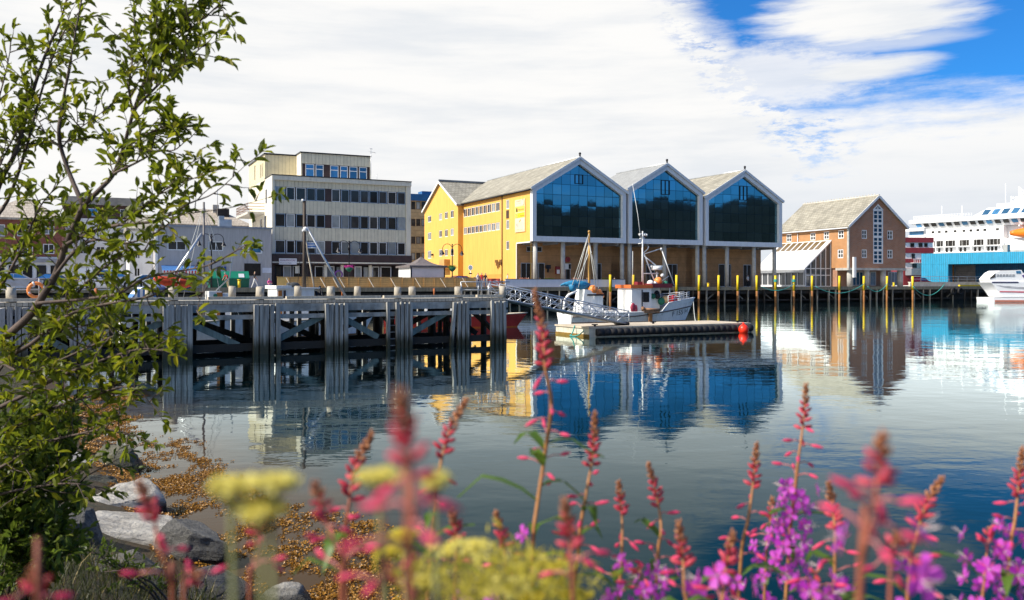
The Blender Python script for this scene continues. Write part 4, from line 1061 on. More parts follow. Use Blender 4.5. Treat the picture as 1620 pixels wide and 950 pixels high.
def pier():
    h = thing_fr('timber_pier', 'old grey timber pier on clustered fender boards and dark piles', 'pier', PF)
    XL = PF.fx(-170)
    d = MB(); d.box(XL, 0, 0, PW, 1.79, PZ); d.build('deck', PDECK, h)
    x = XL; k = 0
    while x < -.5:
        L = min(R.uniform(2.2, 4.4), -.02-x)
        q = MB(); q.box(x+.06, x+L-.06, .02, .17, PZ+.03, PZ+.13); q.build('kerb_timber', PALEW, h); x += L
    q = MB(); q.box(XL, .05, -.10, -.003, 1.50, 1.77); q.build('fascia_beam', PTIMB, h)
    q = MB(); q.box(XL, .05, -.10, .02, 1.24, 1.40); q.build('fascia_beam', PTIMB, h)
    q = MB(); q.box(XL, .05, PW-.1, PW+.05, 1.40, 1.72); q.build('fascia_beam', PTIMB, h)
    posts = [(-92, 8), (-78, 8), (-64, 8), (3, 8), (15, 8), (28, 8), (40, 8), (115.5, 9), (128, 9), (140, 9), (153, 9), (262, 8), (271, 8), (281, 8), (290.5, 8), (300, 8), (405, 7), (413, 6), (421, 7), (430, 6), (439, 7),
             (517, 6), (524, 5.5), (531.5, 6), (539, 5), (547, 6), (613.6, 5), (628.4, 5.5), (635.7, 5), (642.4, 5.5), (649.3, 5.2), (719, 5), (725.6, 5), (732.4, 5), (738.6, 5), (778.5, 5), (785.2, 5), (790.8, 5), (797, 5)]
    for px, w in posts:
        a = PF.fx(px, -.16); ww = w/F*PF.D(a); ln = R.uniform(-.05, .05) if px != 719 else -.28
        m = MB(); m.hexa([(a-ww/2+ln, -.24, -1.6), (a+ww/2+ln, -.24, -1.6), (a+ww/2+ln, -.105, -1.6), (a-ww/2+ln, -.105, -1.6), (a-ww/2, -.24, 1.78+R.uniform(-.06, .05)), (a+ww/2, -.24, 1.76), (a+ww/2, -.105, 1.76), (a-ww/2, -.105, 1.76)])
        m.build('fender_board', PPOST, h)
    bents = [-78, 22, 134, 281, 422, 532, 639, 729, 788]
    for i, px in enumerate(bents):
        a = PF.fx(px, .4)
        for y in (.35, 1.6, PW-.25):
            m = MB(); t = R.uniform(-.08, .08); m.tube([(a+t, y, -2), (a, y, 1.79)], R.uniform(.13, .17), 8); m.build('pile', PDARK, h)
        m = MB(); m.box(a-.13, a+.13, .1, PW-.1, 1.46, 1.787); m.build('cap_beam', PDARK, h)
        m = MB(); m.beam((a, .3, .3), (a, PW-.4, 1.4), .1, .2); m.build('cross_brace', PDARK, h)
        for k in (-.4, .33): # back fender boards
            m = MB(); m.box(a+k-.08, a+k+.08, PW+.06, PW+.18, -1.6, 1.75); m.build('back_board', PPOST, h)
        if i+1 < len(bents):
            b = PF.fx(bents[i+1], .4)
            m = MB(); m.box(a+.1, b-.1, -.06, .16, .12, .38); m.build('low_waling', PDARK, h)
            m = MB(); m.box(a+.1, b-.1, PW-.3, PW-.1, .12, .36); m.build('low_waling', PDARK, h)
            for q in (.32, .68):
                m = MB(); xx = a+(b-a)*q+R.uniform(-.3, .3); m.tube([(xx, PW-.2, -2), (xx+.1, PW-.2, 1.79)], .10, 7); m.build('pile', PDARK if R.random() < .7 else PPOST, h)
            m = MB(); s = R.choice((1, -1)); m.beam((a if s > 0 else b, 2.2, .3), (b if s > 0 else a, 2.2, 1.5), .08, .22); m.build('cross_brace', PDARK, h)
    for (x1, y1, x2, y2) in ((303, 513, 378, 547), (443, 536, 511, 500.5), (549, 506, 599, 534), (651, 528, 708, 495), (200, 536, 256, 511), (44, 521, 106, 553)):
        a, b = PF.fx(x1, -.02), PF.fx(x2, -.02)
        m = MB(); m.beam((a, .06, PF.z(y1, a)), (b, .06, PF.z(y2, b)), .22, .09, up=(0, 1, 0)); m.build('diagonal_brace', PGREEN, h)
    # steel guard rails
    r = MB(); xs_ = [PF.fx(p, PW-.2) for p in (-120, -30, 62, 182)]
    for x in xs_: r.tube([(x, PW-.2, PZ), (x, PW-.2, PZ+.78)], .025, 5)
    for z in (.76, .38): r.tube([(xs_[0], PW-.2, PZ+z), (xs_[-1], PW-.2, PZ+z)], .022, 5)
    r.build('guard_rail', GALV, h)
    r = MB(); a, b = PF.fx(729, .4), PF.fx(803, .4)
    zt = PZ+.66
    r.tube([(a, .4, zt), (b+.1, .4, zt)], .022, 5); r.tube([(a, .4, PZ+.33), (b+.1, .4, PZ+.33)], .02, 5)
    for p, dx in ((729, .08), (757, -.03), (761, .05), (772, 0), (776, .05), (800, .1)): x = PF.fx(p, .4); r.tube([(x, .4, zt), (x+dx, .4, PZ)], .022, 5)
    r.build('guard_rail', GALV, h)
    # ladder beside the single board
    xa, xb = PF.fx(615.5, -.1), PF.fx(627, -.1)
    for k in range(7): l = MB(); l.tube([(xa, -.08, 1.66-k*.26), (xb, -.08, 1.66-k*.26)], .02, 5); l.build('ladder_rung', PTIMB, h)
    return h
pier()
# mooring posts
first = None
near = [(18, 'by the left frame edge'), (120, 'behind the willow leaves'), (274, 'above the leftmost open fender cluster'), (411, 'before the green container'), (523.5, 'below the flag and spar'), (629, 'right of the ladder boards'), (725, 'beside the gangway railing'), (795, 'at the pier head by the gangway')]
far = [(236, 'beside the striped cover'), (367, 'before the boat cabin with a green porthole'), (471, 'below the tall dark mast'), (565, 'before the plank fence middle'), (652, 'below the gazebo tent')]
for row, y, lst in (('front', .3, near), ('back', PW-.4, far)):
    for px, wh in lst:
        x = PF.fx(px, y); p = PF.w(x, y, PZ)
        if first is None:
            o = first = thing('mooring_post', '', 'mooring post', p, 0, 'grey mooring posts along the timber pier')
            m = MB(); m.tube([(0, 0, 0), (.004, 0, .25), (0, 0, .455)], [.15, .145, .142], 12); m.build('shaft', BOLL, o)
            m = MB(); m.tube([(0, 0, .458), (0, 0, .475)], [.135, .12], 12); m.build('top', PALEW, o)
        else: o = copy_tree(first)
        o.location = p; o.rotation_euler = (R.uniform(-.04, .04), R.uniform(-.04, .04), R.uniform(0, 6)); s = R.uniform(.92, 1.06); o.scale = (s, s, R.uniform(.92, 1.05))
        o['label'] = 'grey wooden mooring post, %s row of pier, %s' % (row, wh)

# ------------------------------------------------------------------ floating dock, gangway, buoy
DF = Fr(3.59, 40.6, radians(27)); DL, DW = 9.75, 3.1
h = thing_fr('floating_dock', 'low concrete floating dock with black tyre fender along its front', 'dock', DF)
m = MB(); m.box(0, DL, 0, DW, -.4, .40); m.build('pontoon', M('dock_concrete', (.62, .58, .47), .85, var=.2, grain=.012, gs=10, dirt=(.22, .15, .07), dirt_amt=.8), h)
m = MB(); m.box(-.05, DL+.05, -.05, DW+.05, .403, .48); m.build('deck', M('dock_deck', (.55, .47, .36), .85, var=.15, pattern=pat_lines('x', 1.2, .015, .5, .1), grain=.005), h)
m = MB()
n = 26
for k in range(n): m.tube([(.35+(DL-.3)*k/n, -.09, .22), (.35+(DL-.3)*(k+.96)/n, -.09, .22)], [.17, .17], 8)
m.build('tyre_fender', M('black_rubber', (.018, .017, .018), .75, var=.3, grain=.01), h)
m = MB(); m.tube([(DL+.1, .1, .25), (DL+.1, DW-.1, .25)], .16, 8); m.build('tyre_fender', MATS['black_rubber'], h)
m = MB(); m.box(-.03, 0, -.02, DW, -.05, .12); m.build('stained_band', M('algae_band', (.20, .12, .02), .8, var=.4), h)
for x, y in ((.5, .3), (4.6, 1.3), (9.3, .4)):
    m = MB(); m.box(x-.05, x+.05, y-.03, y+.03, .483, .55); m.tube([(x-.16, y, .57), (x+.16, y, .57)], .03, 6); m.build('cleat', DARK, h)
def gangway():
    A = Vector(PF.w(.02, .95, 1.86)); B = Vector(DF.w(2.6, 1.0, .53))
    d = (B-A); L = sqrt(d.x**2+d.y**2); ang = atan2(d.y, d.x)
    h = thing('gangway', 'sloping aluminium truss gangway from the pier down to the floating dock', 'gangway', A, ang)
    dz = d.z; Wd = .72; hh = .62
    Pn = lambda s, z, y: (s*L, y, dz*s+z)
    for y in (-Wd/2, Wd/2):
        m = MB(); m.tube([Pn(0, hh, y), Pn(1, hh, y)], .03, 6); m.tube([Pn(0, .02, y), Pn(1, .02, y)], .03, 6); m.tube([Pn(0, hh*.5, y), Pn(1, hh*.5, y)], .014, 5)
        n = 9
        for k in range(n+1): m.tube([Pn(k/n, 0, y), Pn(k/n, hh, y)], .02, 5)
        for k in range(n): m.tube([Pn(k/n, 0, y), Pn((k+1)/n, hh, y)], .019, 5); m.tube([Pn(k/n, hh, y), Pn((k+1)/n, 0, y)], .013, 5)
        m.build('truss_side', ALU, h)
    m = MB(); m.hexa([Pn(0, -.03, -Wd/2), Pn(1, -.03, -Wd/2), Pn(1, -.03, Wd/2), Pn(0, -.03, Wd/2), Pn(0, .02, -Wd/2), Pn(1, .02, -Wd/2), Pn(1, .02, Wd/2), Pn(0, .02, Wd/2)]); m.build('walkway', M('grating_grey', (.34, .35, .36), .6, .3, var=.3), h)
    m = MB(); m.tube([Pn(.985, -.0, -Wd/2-.1), Pn(.985, 0, Wd/2+.1)], .07, 8); m.build('roller', DARK, h)
gangway()
p = DF.w(8.95, -.42); h = thing('mooring_buoy', 'round bright red buoy hanging at the right end of the floating dock', 'buoy', (p.x, p.y, 0))
m = MB(); m.ball((0, 0, .17), .255, .255, .27, seg=18, ring=12); m.build('float', M('buoy_red', (.80, .035, .012), .35, var=.06), h)
m = MB(); m.tube([(0, 0, .43), (0, 0, .52)], [.06, .045], 8); m.tube([(0, 0, .52), (0, .2, .5), (0, .5, .48)], .015, 5); m.build('neck', MATS['buoy_red'], h)
def rope(name, label, pts, r, mat, sag=0.0, n=14, cat='rope'):
    P = []
    for a, b in zip(pts, pts[1:]):
        a, b = Vector(a), Vector(b)
        for k in range(n): u = k/n; q = a.lerp(b, u); q.z -= sag*4*u*(1-u); P.append(q)
    P.append(Vector(pts[-1])); m = MB(); m.tube(P, r, 5)
    return tag(m.build(name, mat), label, cat)
TEAL = M('teal_rope', (.06, .38, .34), .8, var=.2); PALER = M('pale_rope', (.55, .56, .52), .8)
a = DF.w(-.06, 1.2, .5); b = DF.w(-.5, .9, .05); c = DF.w(-.1, .3, .3)
rope('mooring_rope', 'teal rope looped over the left end of the floating dock', [a, b, c], .03, TEAL, .12)
for (p0, p1, s) in ((1205, 1256, .7), (1290, 1366.7, 1.1), (1372, 1403, .9), (1444, 1494, 1.5)):
    a = QF.w(QF.fx(p0, -.5), -.55, 2.1); b = QF.w(QF.fx(p1, -.5), -.58, 2.5)
    rope('mooring_rope', 'teal rope sagging between %s on the quay' % {1205: 'the posts left of the lean-to', 1290: 'the lean-to corner post and the brick front', 1372: 'the two posts below the brick gable', 1444: 'the last yellow post and the parapet piles'}[p0], [a, b], .045, TEAL, s)
for px, lb in ((1227, 'post beside the last glass hall column'), (1256, 'post before the lean-to')):
    p = QF.w(QF.fx(px, -.35), -.35, 0); m = MB()
    for k in range(4): m.tube([(p.x+.21*cos(t*pi/6), p.y+.21*sin(t*pi/6), 2.75+k*.09+.02*sin(t)) for t in range(13)], .045, 5)
    tag(m.build('rope_coil', TEAL), 'teal rope wound round the yellow '+lb, 'rope')
for px in (1508, 1519, 1576):
    p = QF.w(QF.fx(px, -.3), -.34, 1.35); m = MB()
    m.tube([(p.x+.42*cos(t*pi/9)*.9, p.y+.42*cos(t*pi/9)*.43, p.z+.42*sin(t*pi/9)) for t in range(19)], .15, 8)
    tag(m.build('tyre', MATS['black_rubber']), {1508: 'black tyre on the quay face, left one of the pair below the yellow beam', 1519: 'black tyre on the quay face, right one of the pair below the yellow beam', 1576: 'black tyre hanging at the quay corner by the white motor boat'}[px], 'tyre', 'tyres on the quay face')

# ------------------------------------------------------------------ boats
def hull_mb(L, B, sheer, rake=.6, transom=.75, draft=.45, flare=.86, n=16):
    """sheer(t) = gunwale height, t 0 stern .. 1 bow; materials 0 topside, 1 bottom"""
    mb = MB(); rows = []
    for i in range(n+1):
        t = i/n
        hb = B/2*(transom+(1-transom)*min(1, t/.35)**.7) if t < .35 else B/2*max(0.0, 1-((t-.35)/.65)**2.6)
        zs = sheer(t); x = t*L
        sec = [(hb, zs), (hb*(flare+.07), zs*.62), (hb*flare, zs*.3), (hb*flare*.93, .06), (hb*.75, -.12), (hb*.3, -draft*.8), (0, -draft)]
        row = []
        for k, (y, z) in enumerate(sec):
            xx = x-(rake*(1-max(0, z)/max(zs, .1)) if t > .6 else 0)*((t-.6)/.4)**1.5 if t > .6 else x
            row.append((xx, y, z))
        rows.append(row)
    for s in (1, -1):
        ids = [[mb.V((x, y*s, z)) for x, y, z in r] for r in rows]
        for A, Bq in zip(ids, ids[1:]):
            for k in range(6): mb.idx((A[k], Bq[k], Bq[k+1], A[k+1]), 0 if k < 3 else 1, True)
    r0 = rows[0]; mb.face([(x, y, z) for x, y, z in r0]+[(x, -y, z) for x, y, z in r0[::-1][1:]], 0)
    return mb, rows
def deck_mb(rows, drop=.12):
    m = MB()
    for A, B in zip(rows, rows[1:]):
        m.face([(A[0][0], A[0][1]*.97, A[0][2]-drop), (B[0][0], B[0][1]*.97, B[0][2]-drop), (B[0][0], -B[0][1]*.97, B[0][2]-drop), (A[0][0], -A[0][1]*.97, A[0][2]-drop)])
    return m
def rail_line(m, rows, z_off, r, i0=0, i1=None, kk=0, out=1.0):
    rr = rows[i0:i1] if i1 else rows[i0:]
    for s in (1, -1): m.tube([(p[kk][0], p[kk][1]*s*out, p[kk][2]+z_off) for p in rr], r, 6)
BOATW = M('boat_white', (.83, .83, .81), .45, var=.06, streak=True, vs=1.8, dirt=(.45, .30, .14), dirt_amt=.45)
BOTTOM = M('bottom_paint_brown', (.30, .13, .04), .6, var=.2)
ORNGE = M('orange_paint', (.62, .14, .03), .5, var=.15); MAROON = M('maroon_paint', (.17, .02, .03), .5)
BUOYO = M('buoy_orange', (.85, .26, .06), .4, var=.1); REDB = M('red_float', (.62, .03, .03), .4); GREENB = M('green_net', (.02, .16, .10), .8)
MASTY = M('varnished_mast', (.50, .28, .07), .5, var=.25, streak=True)
BLUET = M('blue_tarp', (.02, .20, .38), .6, var=.3, vs=6)
def fishing_boat():
    A = Vector((3.35, 55.5)); B = Vector((12.35, 59.0)); L = (B-A).length; ang = atan2(B.y-A.y, B.x-A.x)
    h = thing('fishing_boat', 'white fishing boat with orange roofed wheelhouse moored behind the floating dock', 'fishing boat', (A.x, A.y, 0), ang)
    fr = Fr(A.x, A.y, ang); bx = lambda px, y=-1.2: fr.fx(px, y)
    def sheer(t):
        s = .66+.10*abs(t-.35)
        return s+.50*min(1, max(0, (t-.66)/.05))+max(0, t-.66)*.95
    mb, rows = hull_mb(L, 3.0, sheer, rake=.75, n=32, transom=.82)
    mb.build('hull', [BOATW, BOTTOM], h)
    deck_mb(rows, .25).build('deck', M('boat_deck_grey', (.35, .37, .36), .7), h)
    def band(t): return .40+.10*abs(t-.35)+max(0, t-.45)*.98
    m = MB()
    for s in (1, -1):
        m.tube([(r[0][0]-(.0 if i < 20 else (i-20)*.018), (r[0][1]*.965+.03)*s, band(i/32)) for i, r in enumerate(rows)], .035, 6)
    m.build('rubbing_strake', M('strake_brown', (.12, .08, .06), .6), h)
    m = MB(); rail_line(m, rows, .0, .04); m.build('gunwale', WHITE, h)
    # lettering on the near bow
    def bow_map(a, b, d):
        t = a/L; i = min(31, int(t*32)); f = t*32-i; p, q = rows[i], rows[i+1]
        def at(r):
            pts = [(r[k][2], r[k]) for k in range(4)]
            for (z1, c1), (z0, c0) in zip(pts, pts[1:]):
                if z0 <= b <= z1 or (c0 is r[3]): 
                    u = (b-z0)/(z1-z0) if z1 != z0 else 0; return Vector(c0).lerp(Vector(c1), u)
            return Vector(r[0])
        v = at(p).lerp(at(q), f); return (a, -(v.y+.02), b)
    lo = text_obj(h, 'lettering', 'F 155 H', lambda a, b, d: bow_map(a, b+(a-7.6)*.14, d), 7.35, .37, 1.45, .30, M('letter_black', (.02, .02, .02), .6))
    # wheelhouse
    xa, xb, xc = bx(1000, -1), bx(1031, -1), bx(1062, -1); w = .95
    WIN = [(xb-.55, xb-.2, 1.35, 2.0)]
    m = MB(); m.wall(at_y(-w), xa, xb, .45, 2.2, [(xb-.62, xb-.18, 1.30, 1.95)], .06); m.wall(at_y(w), xa, xb, .45, 2.2, [], .06)
    m.face([(xa, -w, .45), (xa, w, .45), (xa, w, 2.2), (xa, -w, 2.2)]); m.face([(xb, -w, .45), (xb, w, .45), (xb, w, 2.2), (xb, -w, 2.2)])
    m.build('wheelhouse', BOATW, h)
    window(h, at_y(-w), xb-.62, xb-.18, 1.30, 1.95, .02, rows=2, fm=DARK, gm=GLASS, fw=.05)
    m = MB(); m.box(xa+.72, xa+.80, -w-.015, -w, .5, 2.1); m.build('door_edge', DARK, h)
    m = MB(); m.box(xa-.12, xb+.05, -w-.12, w+.12, 2.2, 2.42); m.build('wheelhouse_roof', ORNGE, h)
    m = MB(); m.box(xb+.06, xc-.55, -.45, .7, .6, 2.22); fw = m.build('fore_cabin', BOATW, h)
    m = MB(); m.tube([(xc, -.8, .9), (xc, -.8, 2.22)], .035, 6); m.build('roof_post', WHITE, h)
    m = MB(); m.box(xb+.06, xc+.12, -.95, .95, 2.225, 2.5); m.build('fore_roof', MAROON, h)
    m = MB(); m.tube([(xb+.7, -.453, 1.85), (xb+.7, -.49, 1.85)], .2, 12); m.box(xc-.549, xc-.53, -.4, .6, 1.5, 2.1); m.build('porthole', DARK, fw)
    # masts and gear
    WH = M('mast_white', (.72, .73, .72), .4, var=.1)
    mx = bx(1016.5, 0); zz = lambda py, px=1016, y=0: fr.z(py, bx(px, y), y)
    m = MB(); m.tube([(mx, 0, 2.42), (mx, 0, zz(366))], [.075, .05], 8)
    for py, l in ((386, .32), (378, .22), (371, .3)): m.tube([(mx-l, 0, zz(py)), (mx+l*.8, 0, zz(py)+.05)], .035, 5)
    m.tube([(mx, 0, zz(402)), (mx+.4, 0, zz(394)), (mx+.45, 0, zz(390))], .04, 5); m.tube([(mx+.1, 0, zz(405)), (mx+1.0, 0, zz(420))], .045, 5)
    for dx in (-.2, .15, .3): m.ball((mx+dx, 0, zz(372)), .09, m=0, seg=6, ring=4)
    m.tube([(mx, 0, zz(433)), (mx+1.2, 0, zz(433))], .04, 5); m.tube([(mx+.1, 0, zz(402)), (mx+.9, 0, zz(445)), (mx+1.0, .2, 2.5)], .045, 5)
    m.build('mast', WH, h)
    m = MB(); m.tube([(mx-.15, 0, zz(376)), (mx-.35, 0, zz(340)), (mx-.75, 0, zz(292))], [.03, .022, .012], 5); m.tube([(bx(1001, 0), 0, 2.4), (bx(1001, 0), 0, zz(398))], .018, 5); m.build('whip_aerial', WH, h)
    gx = bx(1046, 0); ex = bx(1063, 0)
    m = MB(); m.tube([(mx, 0, zz(403)), (gx, 0, zz(393))], .035, 5); m.tube([(gx, 0, zz(393)), (ex, -.3, zz(452))], .035, 5); m.ball((gx, 0, zz(394)), .1, m=0, seg=6, ring=4)
    m.tube([(bx(1058, 0), 0, zz(437)), (bx(1043, 0), 0, zz(448))], .03, 5); m.build('gantry', WH, h)
    m = MB(); c = bx(1039, 0); m.tube([(c, 0, zz(427.5)), (c, 0, zz(421.5))], [.36, .33], 14); m.tube([(c, 0, 2.5), (c, 0, zz(430))], .06, 6); m.box(c-.42, c+.42, -.1, .1, zz(423), zz(421.3)+.05); m.build('radar', WH, h)
    for px, py, r_, mt in ((1041.5, 445, .27, BUOYO), (1029, 449, .24, WH), (1048, 436, .13, WH), (1053, 449, .18, GREENB), (1037, 449, .18, GALV)):
        m = MB(); m.ball((bx(px, -.3), -.3, zz(py, px, -.3)), r_, seg=12, ring=8); m.build('deck_float', mt, h)
    m = MB(); a, b = bx(1005, -.2), bx(1013, -.2); m.box(a, b, -.5, 0, 2.425, 2.62); m.build('roof_box', MAROON, h)
    # foredeck rails and floats
    m = MB(); i0 = 23
    for s in (1, -1):
        for z in (.18, .33, .46): m.tube([(r[0][0], r[0][1]*.93*s, r[0][2]+z) for r in rows[i0:31]], .02, 5)
        for i in range(i0, 31, 2): r = rows[i][0]; m.tube([(r[0], r[1]*.93*s, r[2]), (r[0], r[1]*.93*s, r[2]+.46)], .022, 5)
    m.build('bow_rail', WHITE, h)
    for px, py, r_, mt in ((1053, 474, .24, M('float_cream', (.75, .5, .25), .5)), (1060, 475, .28, REDB), (1066, 475, .26, REDB), (1046.5, 477, .24, GREENB), (1033, 469, .17, GREENB), (1040, 468, .2, DARK)):
        m = MB(); m.ball((bx(px, -.6), -.6, zz(py, px, -.6)), r_, r_, r_*1.1, seg=10, ring=7); m.build('deck_float', mt, h)
    m = MB(); m.tube([(bx(1062, -.7), -.7, 1.1), (bx(1062, -.7), -.7, 1.75)], .26, 10); m.build('deck_drum', REDB, h)
    # side gear: rail, red oilskin, wooden roller
    m = MB(); a, b = bx(993, -1.2), bx(1000, -1.2)
    for z in (.75, 1.0, 1.3): m.tube([(a, -1.25, z), (b, -1.25, z)], .022, 5)
    for x in (a, b): m.tube([(x, -1.25, .6), (x, -1.25, 1.3)], .022, 5)
    m.build('side_rail', WHITE, h)
    m = MB(); c = bx(1001.5, -1.3); m.ball((c, -1.3, .95), .2, .1, .32, seg=9, ring=6); m.ball((c+.2, -1.3, .85), .13, .1, .3, seg=9, ring=6); m.build('oilskin', M('oilskin_red', (.28, .03, .06), .5, var=.4, vs=8), h)
    m = MB(); c = bx(1030, -1.4); m.box(c-.55, c+.55, -1.55, -1.3, .62, .78); m.tube([(c-.5, -1.5, .85), (c+.6, -1.5, .8)], .09, 8); m.ball((c-.65, -1.5, .9), .14, m=0, seg=8, ring=5); m.build('hauler', M('hauler_brown', (.28, .15, .08), .7, var=.4, vs=6), h)
    m = MB(); m.box(c-.25, c, -1.58, -1.50, .05, .6); m.build('rust_streak', RUST, h)
    # aft casing, mizzen, blue sail
    a, b = bx(916, -.3), bx(950, -.3)
    m = MB(); m.hexa([(a, -.7, .5), (b, -.7, .5), (b, .7, .5), (a, .7, .5), (a+.25, -.6, zz(458, 925)), (a+1.0, -.6, zz(460, 925)), (a+1.0, .6, zz(460, 925)), (a+.25, .6, zz(458, 925))]); m.box(a+.9, b, -.65, .65, .5, zz(466, 940)); m.build('aft_casing', BOATW, h)
    for px, py, r_ in ((938, 459, .31), (944, 466, .27), (948, 463, .2), (950, 468, .24), (934, 463, .18)):
        m = MB(); m.ball((bx(px, -.4), -.4, zz(py, px, -.4)), r_, seg=12, ring=8); m.build('deck_float', BUOYO, h)
    m = MB(); m.box(bx(929, -.66), b+.05, -.72, -.655, zz(468, 940), zz(465.5, 940)); m.build('net_roller', DARK, h)
    mz = bx(932, 0); m = MB(); m.tube([(mz, 0, .5), (mz, 0, zz(367, 932))], [.1, .06], 8); m.ball((mz, 0, zz(367, 932)), .1, m=0, seg=6, ring=4); m.tube([(mz, 0, zz(404, 932)), (mz+.25, 0, zz(401, 932))], .05, 5); m.build('mizzen_mast', MASTY, h)
    m = MB(); tz = zz(369, 932)
    for px, py, y in ((905, 452, -.5), (909, 454, .5), (915, 455, -.9), (919, 458, .6), (942, 457, -.9), (948, 462, .8)): m.tube([(mz, 0, tz-.5*(px > 912)), (bx(px, y), y, zz(py, px, y))], .022, 4)
    m.tube([(mz, 0, zz(400, 932)), (bx(912, -.2), -.2, zz(449, 912))], .03, 4); m.build('rigging', PALER, h)
    m = MB(); P = [(887, 451.5, .05), (893, 450, .1), (900, 449.5, .2), (907, 451, .3), (914, 450.5, .25), (921, 452, .3), (927, 451, .2), (932, 452, .15)]
    m.tube([(bx(px, -.1), -.1+.06*sin(i*2), zz(py, px)) for i, (px, py, r_) in enumerate(P)], [p[2] for p in P], 9)
    m.tube([(bx(903, -.2), -.25, zz(450, 903)), (bx(905, -.2), -.3, zz(457, 905)), (bx(908, -.2), -.3, zz(462, 908))], [.2, .22, .08], 8); sail = m.build('furled_sail', BLUET, h)
    m = MB(); m.tube([(bx(886, 0), 0, zz(452.3, 886)), (mz, 0, zz(454, 932))], .05, 6); m.build('boom', ALU, h)
    for y in (-1.05, 1.05): m = MB(); m.tube([(bx(891, y), y, .6), (bx(893, y), y, zz(475, 893)), (bx(899, y), y, zz(467, 899)), (bx(912, y), y, zz(461, 912))], .07, 6); m.build('stern_hoop', BOATW, h)
    return fr, L
FB, FBL = fishing_boat()
rope('mooring_rope', 'pale rope from the fishing boat bow down to the floating dock', [FB.w(FBL-.1, 0, 1.35), DF.w(8.4, 2.7, .5)], .022, PALER, .25)

def small_boat(name, label, cat, px, D, L, B, sheer, mats, ang, group=None, transom=.7):
    k = (px-CX)/F; h = thing(name, label, cat, (k*D, D, 0), ang, group)
    mb, rows = hull_mb(L, B, sheer, rake=.6, n=18, transom=transom)
    for i in range(len(mb.v)): mb.v[i].x -= L/2
    mb.build('hull', mats, h)
    rows = [[(x-L/2, y, z) for x, y, z in r] for r in rows]
    deck_mb(rows, .15).build('deck', M('boat_deck_pale', (.5, .48, .42), .7), h)
    m = MB(); rail_line(m, rows, 0, .035); m.build('gunwale', PALEW, h)
    return h, Fr(k*D, D, ang), rows
UQ = UA
# dark masted boat behind the pier
h, fr, rows = small_boat('masted_boat', 'boat with tall dark mast and white cabin moored behind the pier', 'boat', 462, 41.5, 8.5, 2.6, lambda t: .75+.5*abs(t-.4), [BOATW, BOTTOM], PF.ang)
X = lambda px, y=0: fr.fx(px, y); Z = lambda py, px=462, y=0: fr.z(py, X(px, y), y)
m = MB(); m.box(X(431), X(489), -.7, .7, .7, Z(457)); m.build('cabin', BOATW, h)
m = MB(); m.box(X(428), X(452), -.85, .85, Z(457)+.002, Z(452)); m.box(X(452.5), X(497), -.8, .8, Z(457)+.002, Z(455)); m.build('cabin_roof', BOATW, h)
for a, b, mt in ((440.5, 446, M('varnished_door', (.45, .17, .03), .4)), (448.5, 452, BROWNF)):
    m = MB(); m.box(X(a, -.7), X(b, -.7), -.73, -.70, .9, Z(459.5)); m.build('cabin_door', mt, h)
m = MB(); m.ball((X(463), -.2, Z(452)), .3, .22, .16, seg=9, ring=6); m.tube([(X(452), -.2, Z(451)), (X(470), -.2, Z(453.5))], [.12, .1], 7); m.build('rolled_tarp', M('dark_tarp', (.04, .045, .05), .8, var=.3), h)
m = MB(); x = X(481.5); m.tube([(x, 0, .7), (x, 0, Z(318, 481))], [.11, .07], 8); m.build('mast', M('tarred_mast', (.05, .035, .025), .6, var=.3), h)
m = MB(); x2 = X(479); m.tube([(x2, 0, Z(319, 479)), (x2, 0, Z(315.5, 479))], .06, 6); m.ball((X(482), -.1, Z(363, 481)), .12, m=0, seg=7, ring=5); m.tube([(X(477), -.1, Z(365)), (X(486), -.1, Z(363))], .05, 5); m.build('mast_fitting', WHITE, h)
m = MB(); m.tube([(X(484), -.1, Z(359)), (X(546), -.1, Z(470, 546))], [.05, .06], 7); m.build('spar', ALU, h)
m = MB(); m.tube([(X(484), .1, Z(375)), (X(503), .3, Z(471, 503))], .035, 6); m.build('spar', PALEW, h)
m = MB()
for px in (472, 495, 508): m.tube([(X(482), 0, Z(330)), (X(px), .5, 1.0)], .012, 4)
m.build('rigging', DARK, h)
m = MB(); a, b = X(486.5), X(501.5)
for k in range(5):
    z1, z0 = Z(382.5+k*2), Z(384.5+k*2); q = []
    for i in range(7):
        xx = a+(b-a)*i/6; yy = .08*sin(i*1.3); q.append((xx, yy))
    for (xa, ya), (xb, yb) in zip(q, q[1:]): m.face([(xa, ya, z0), (xb, yb, z0), (xb, yb, z1), (xa, ya, z1)], k % 2)
m.build('striped_flag', [WHITE, M('flag_blue', (.05, .18, .5), .7)], h)
m = MB()
for k in range(9): a = R.uniform(498, 532); m.tube([(X(a), R.uniform(-.3, .3), .9), (X(a+R.uniform(-6, 6)), R.uniform(-.3, .3), Z(R.uniform(452, 466)))], R.uniform(.03, .07), 5)
m.build('deck_gear', DARK, h)
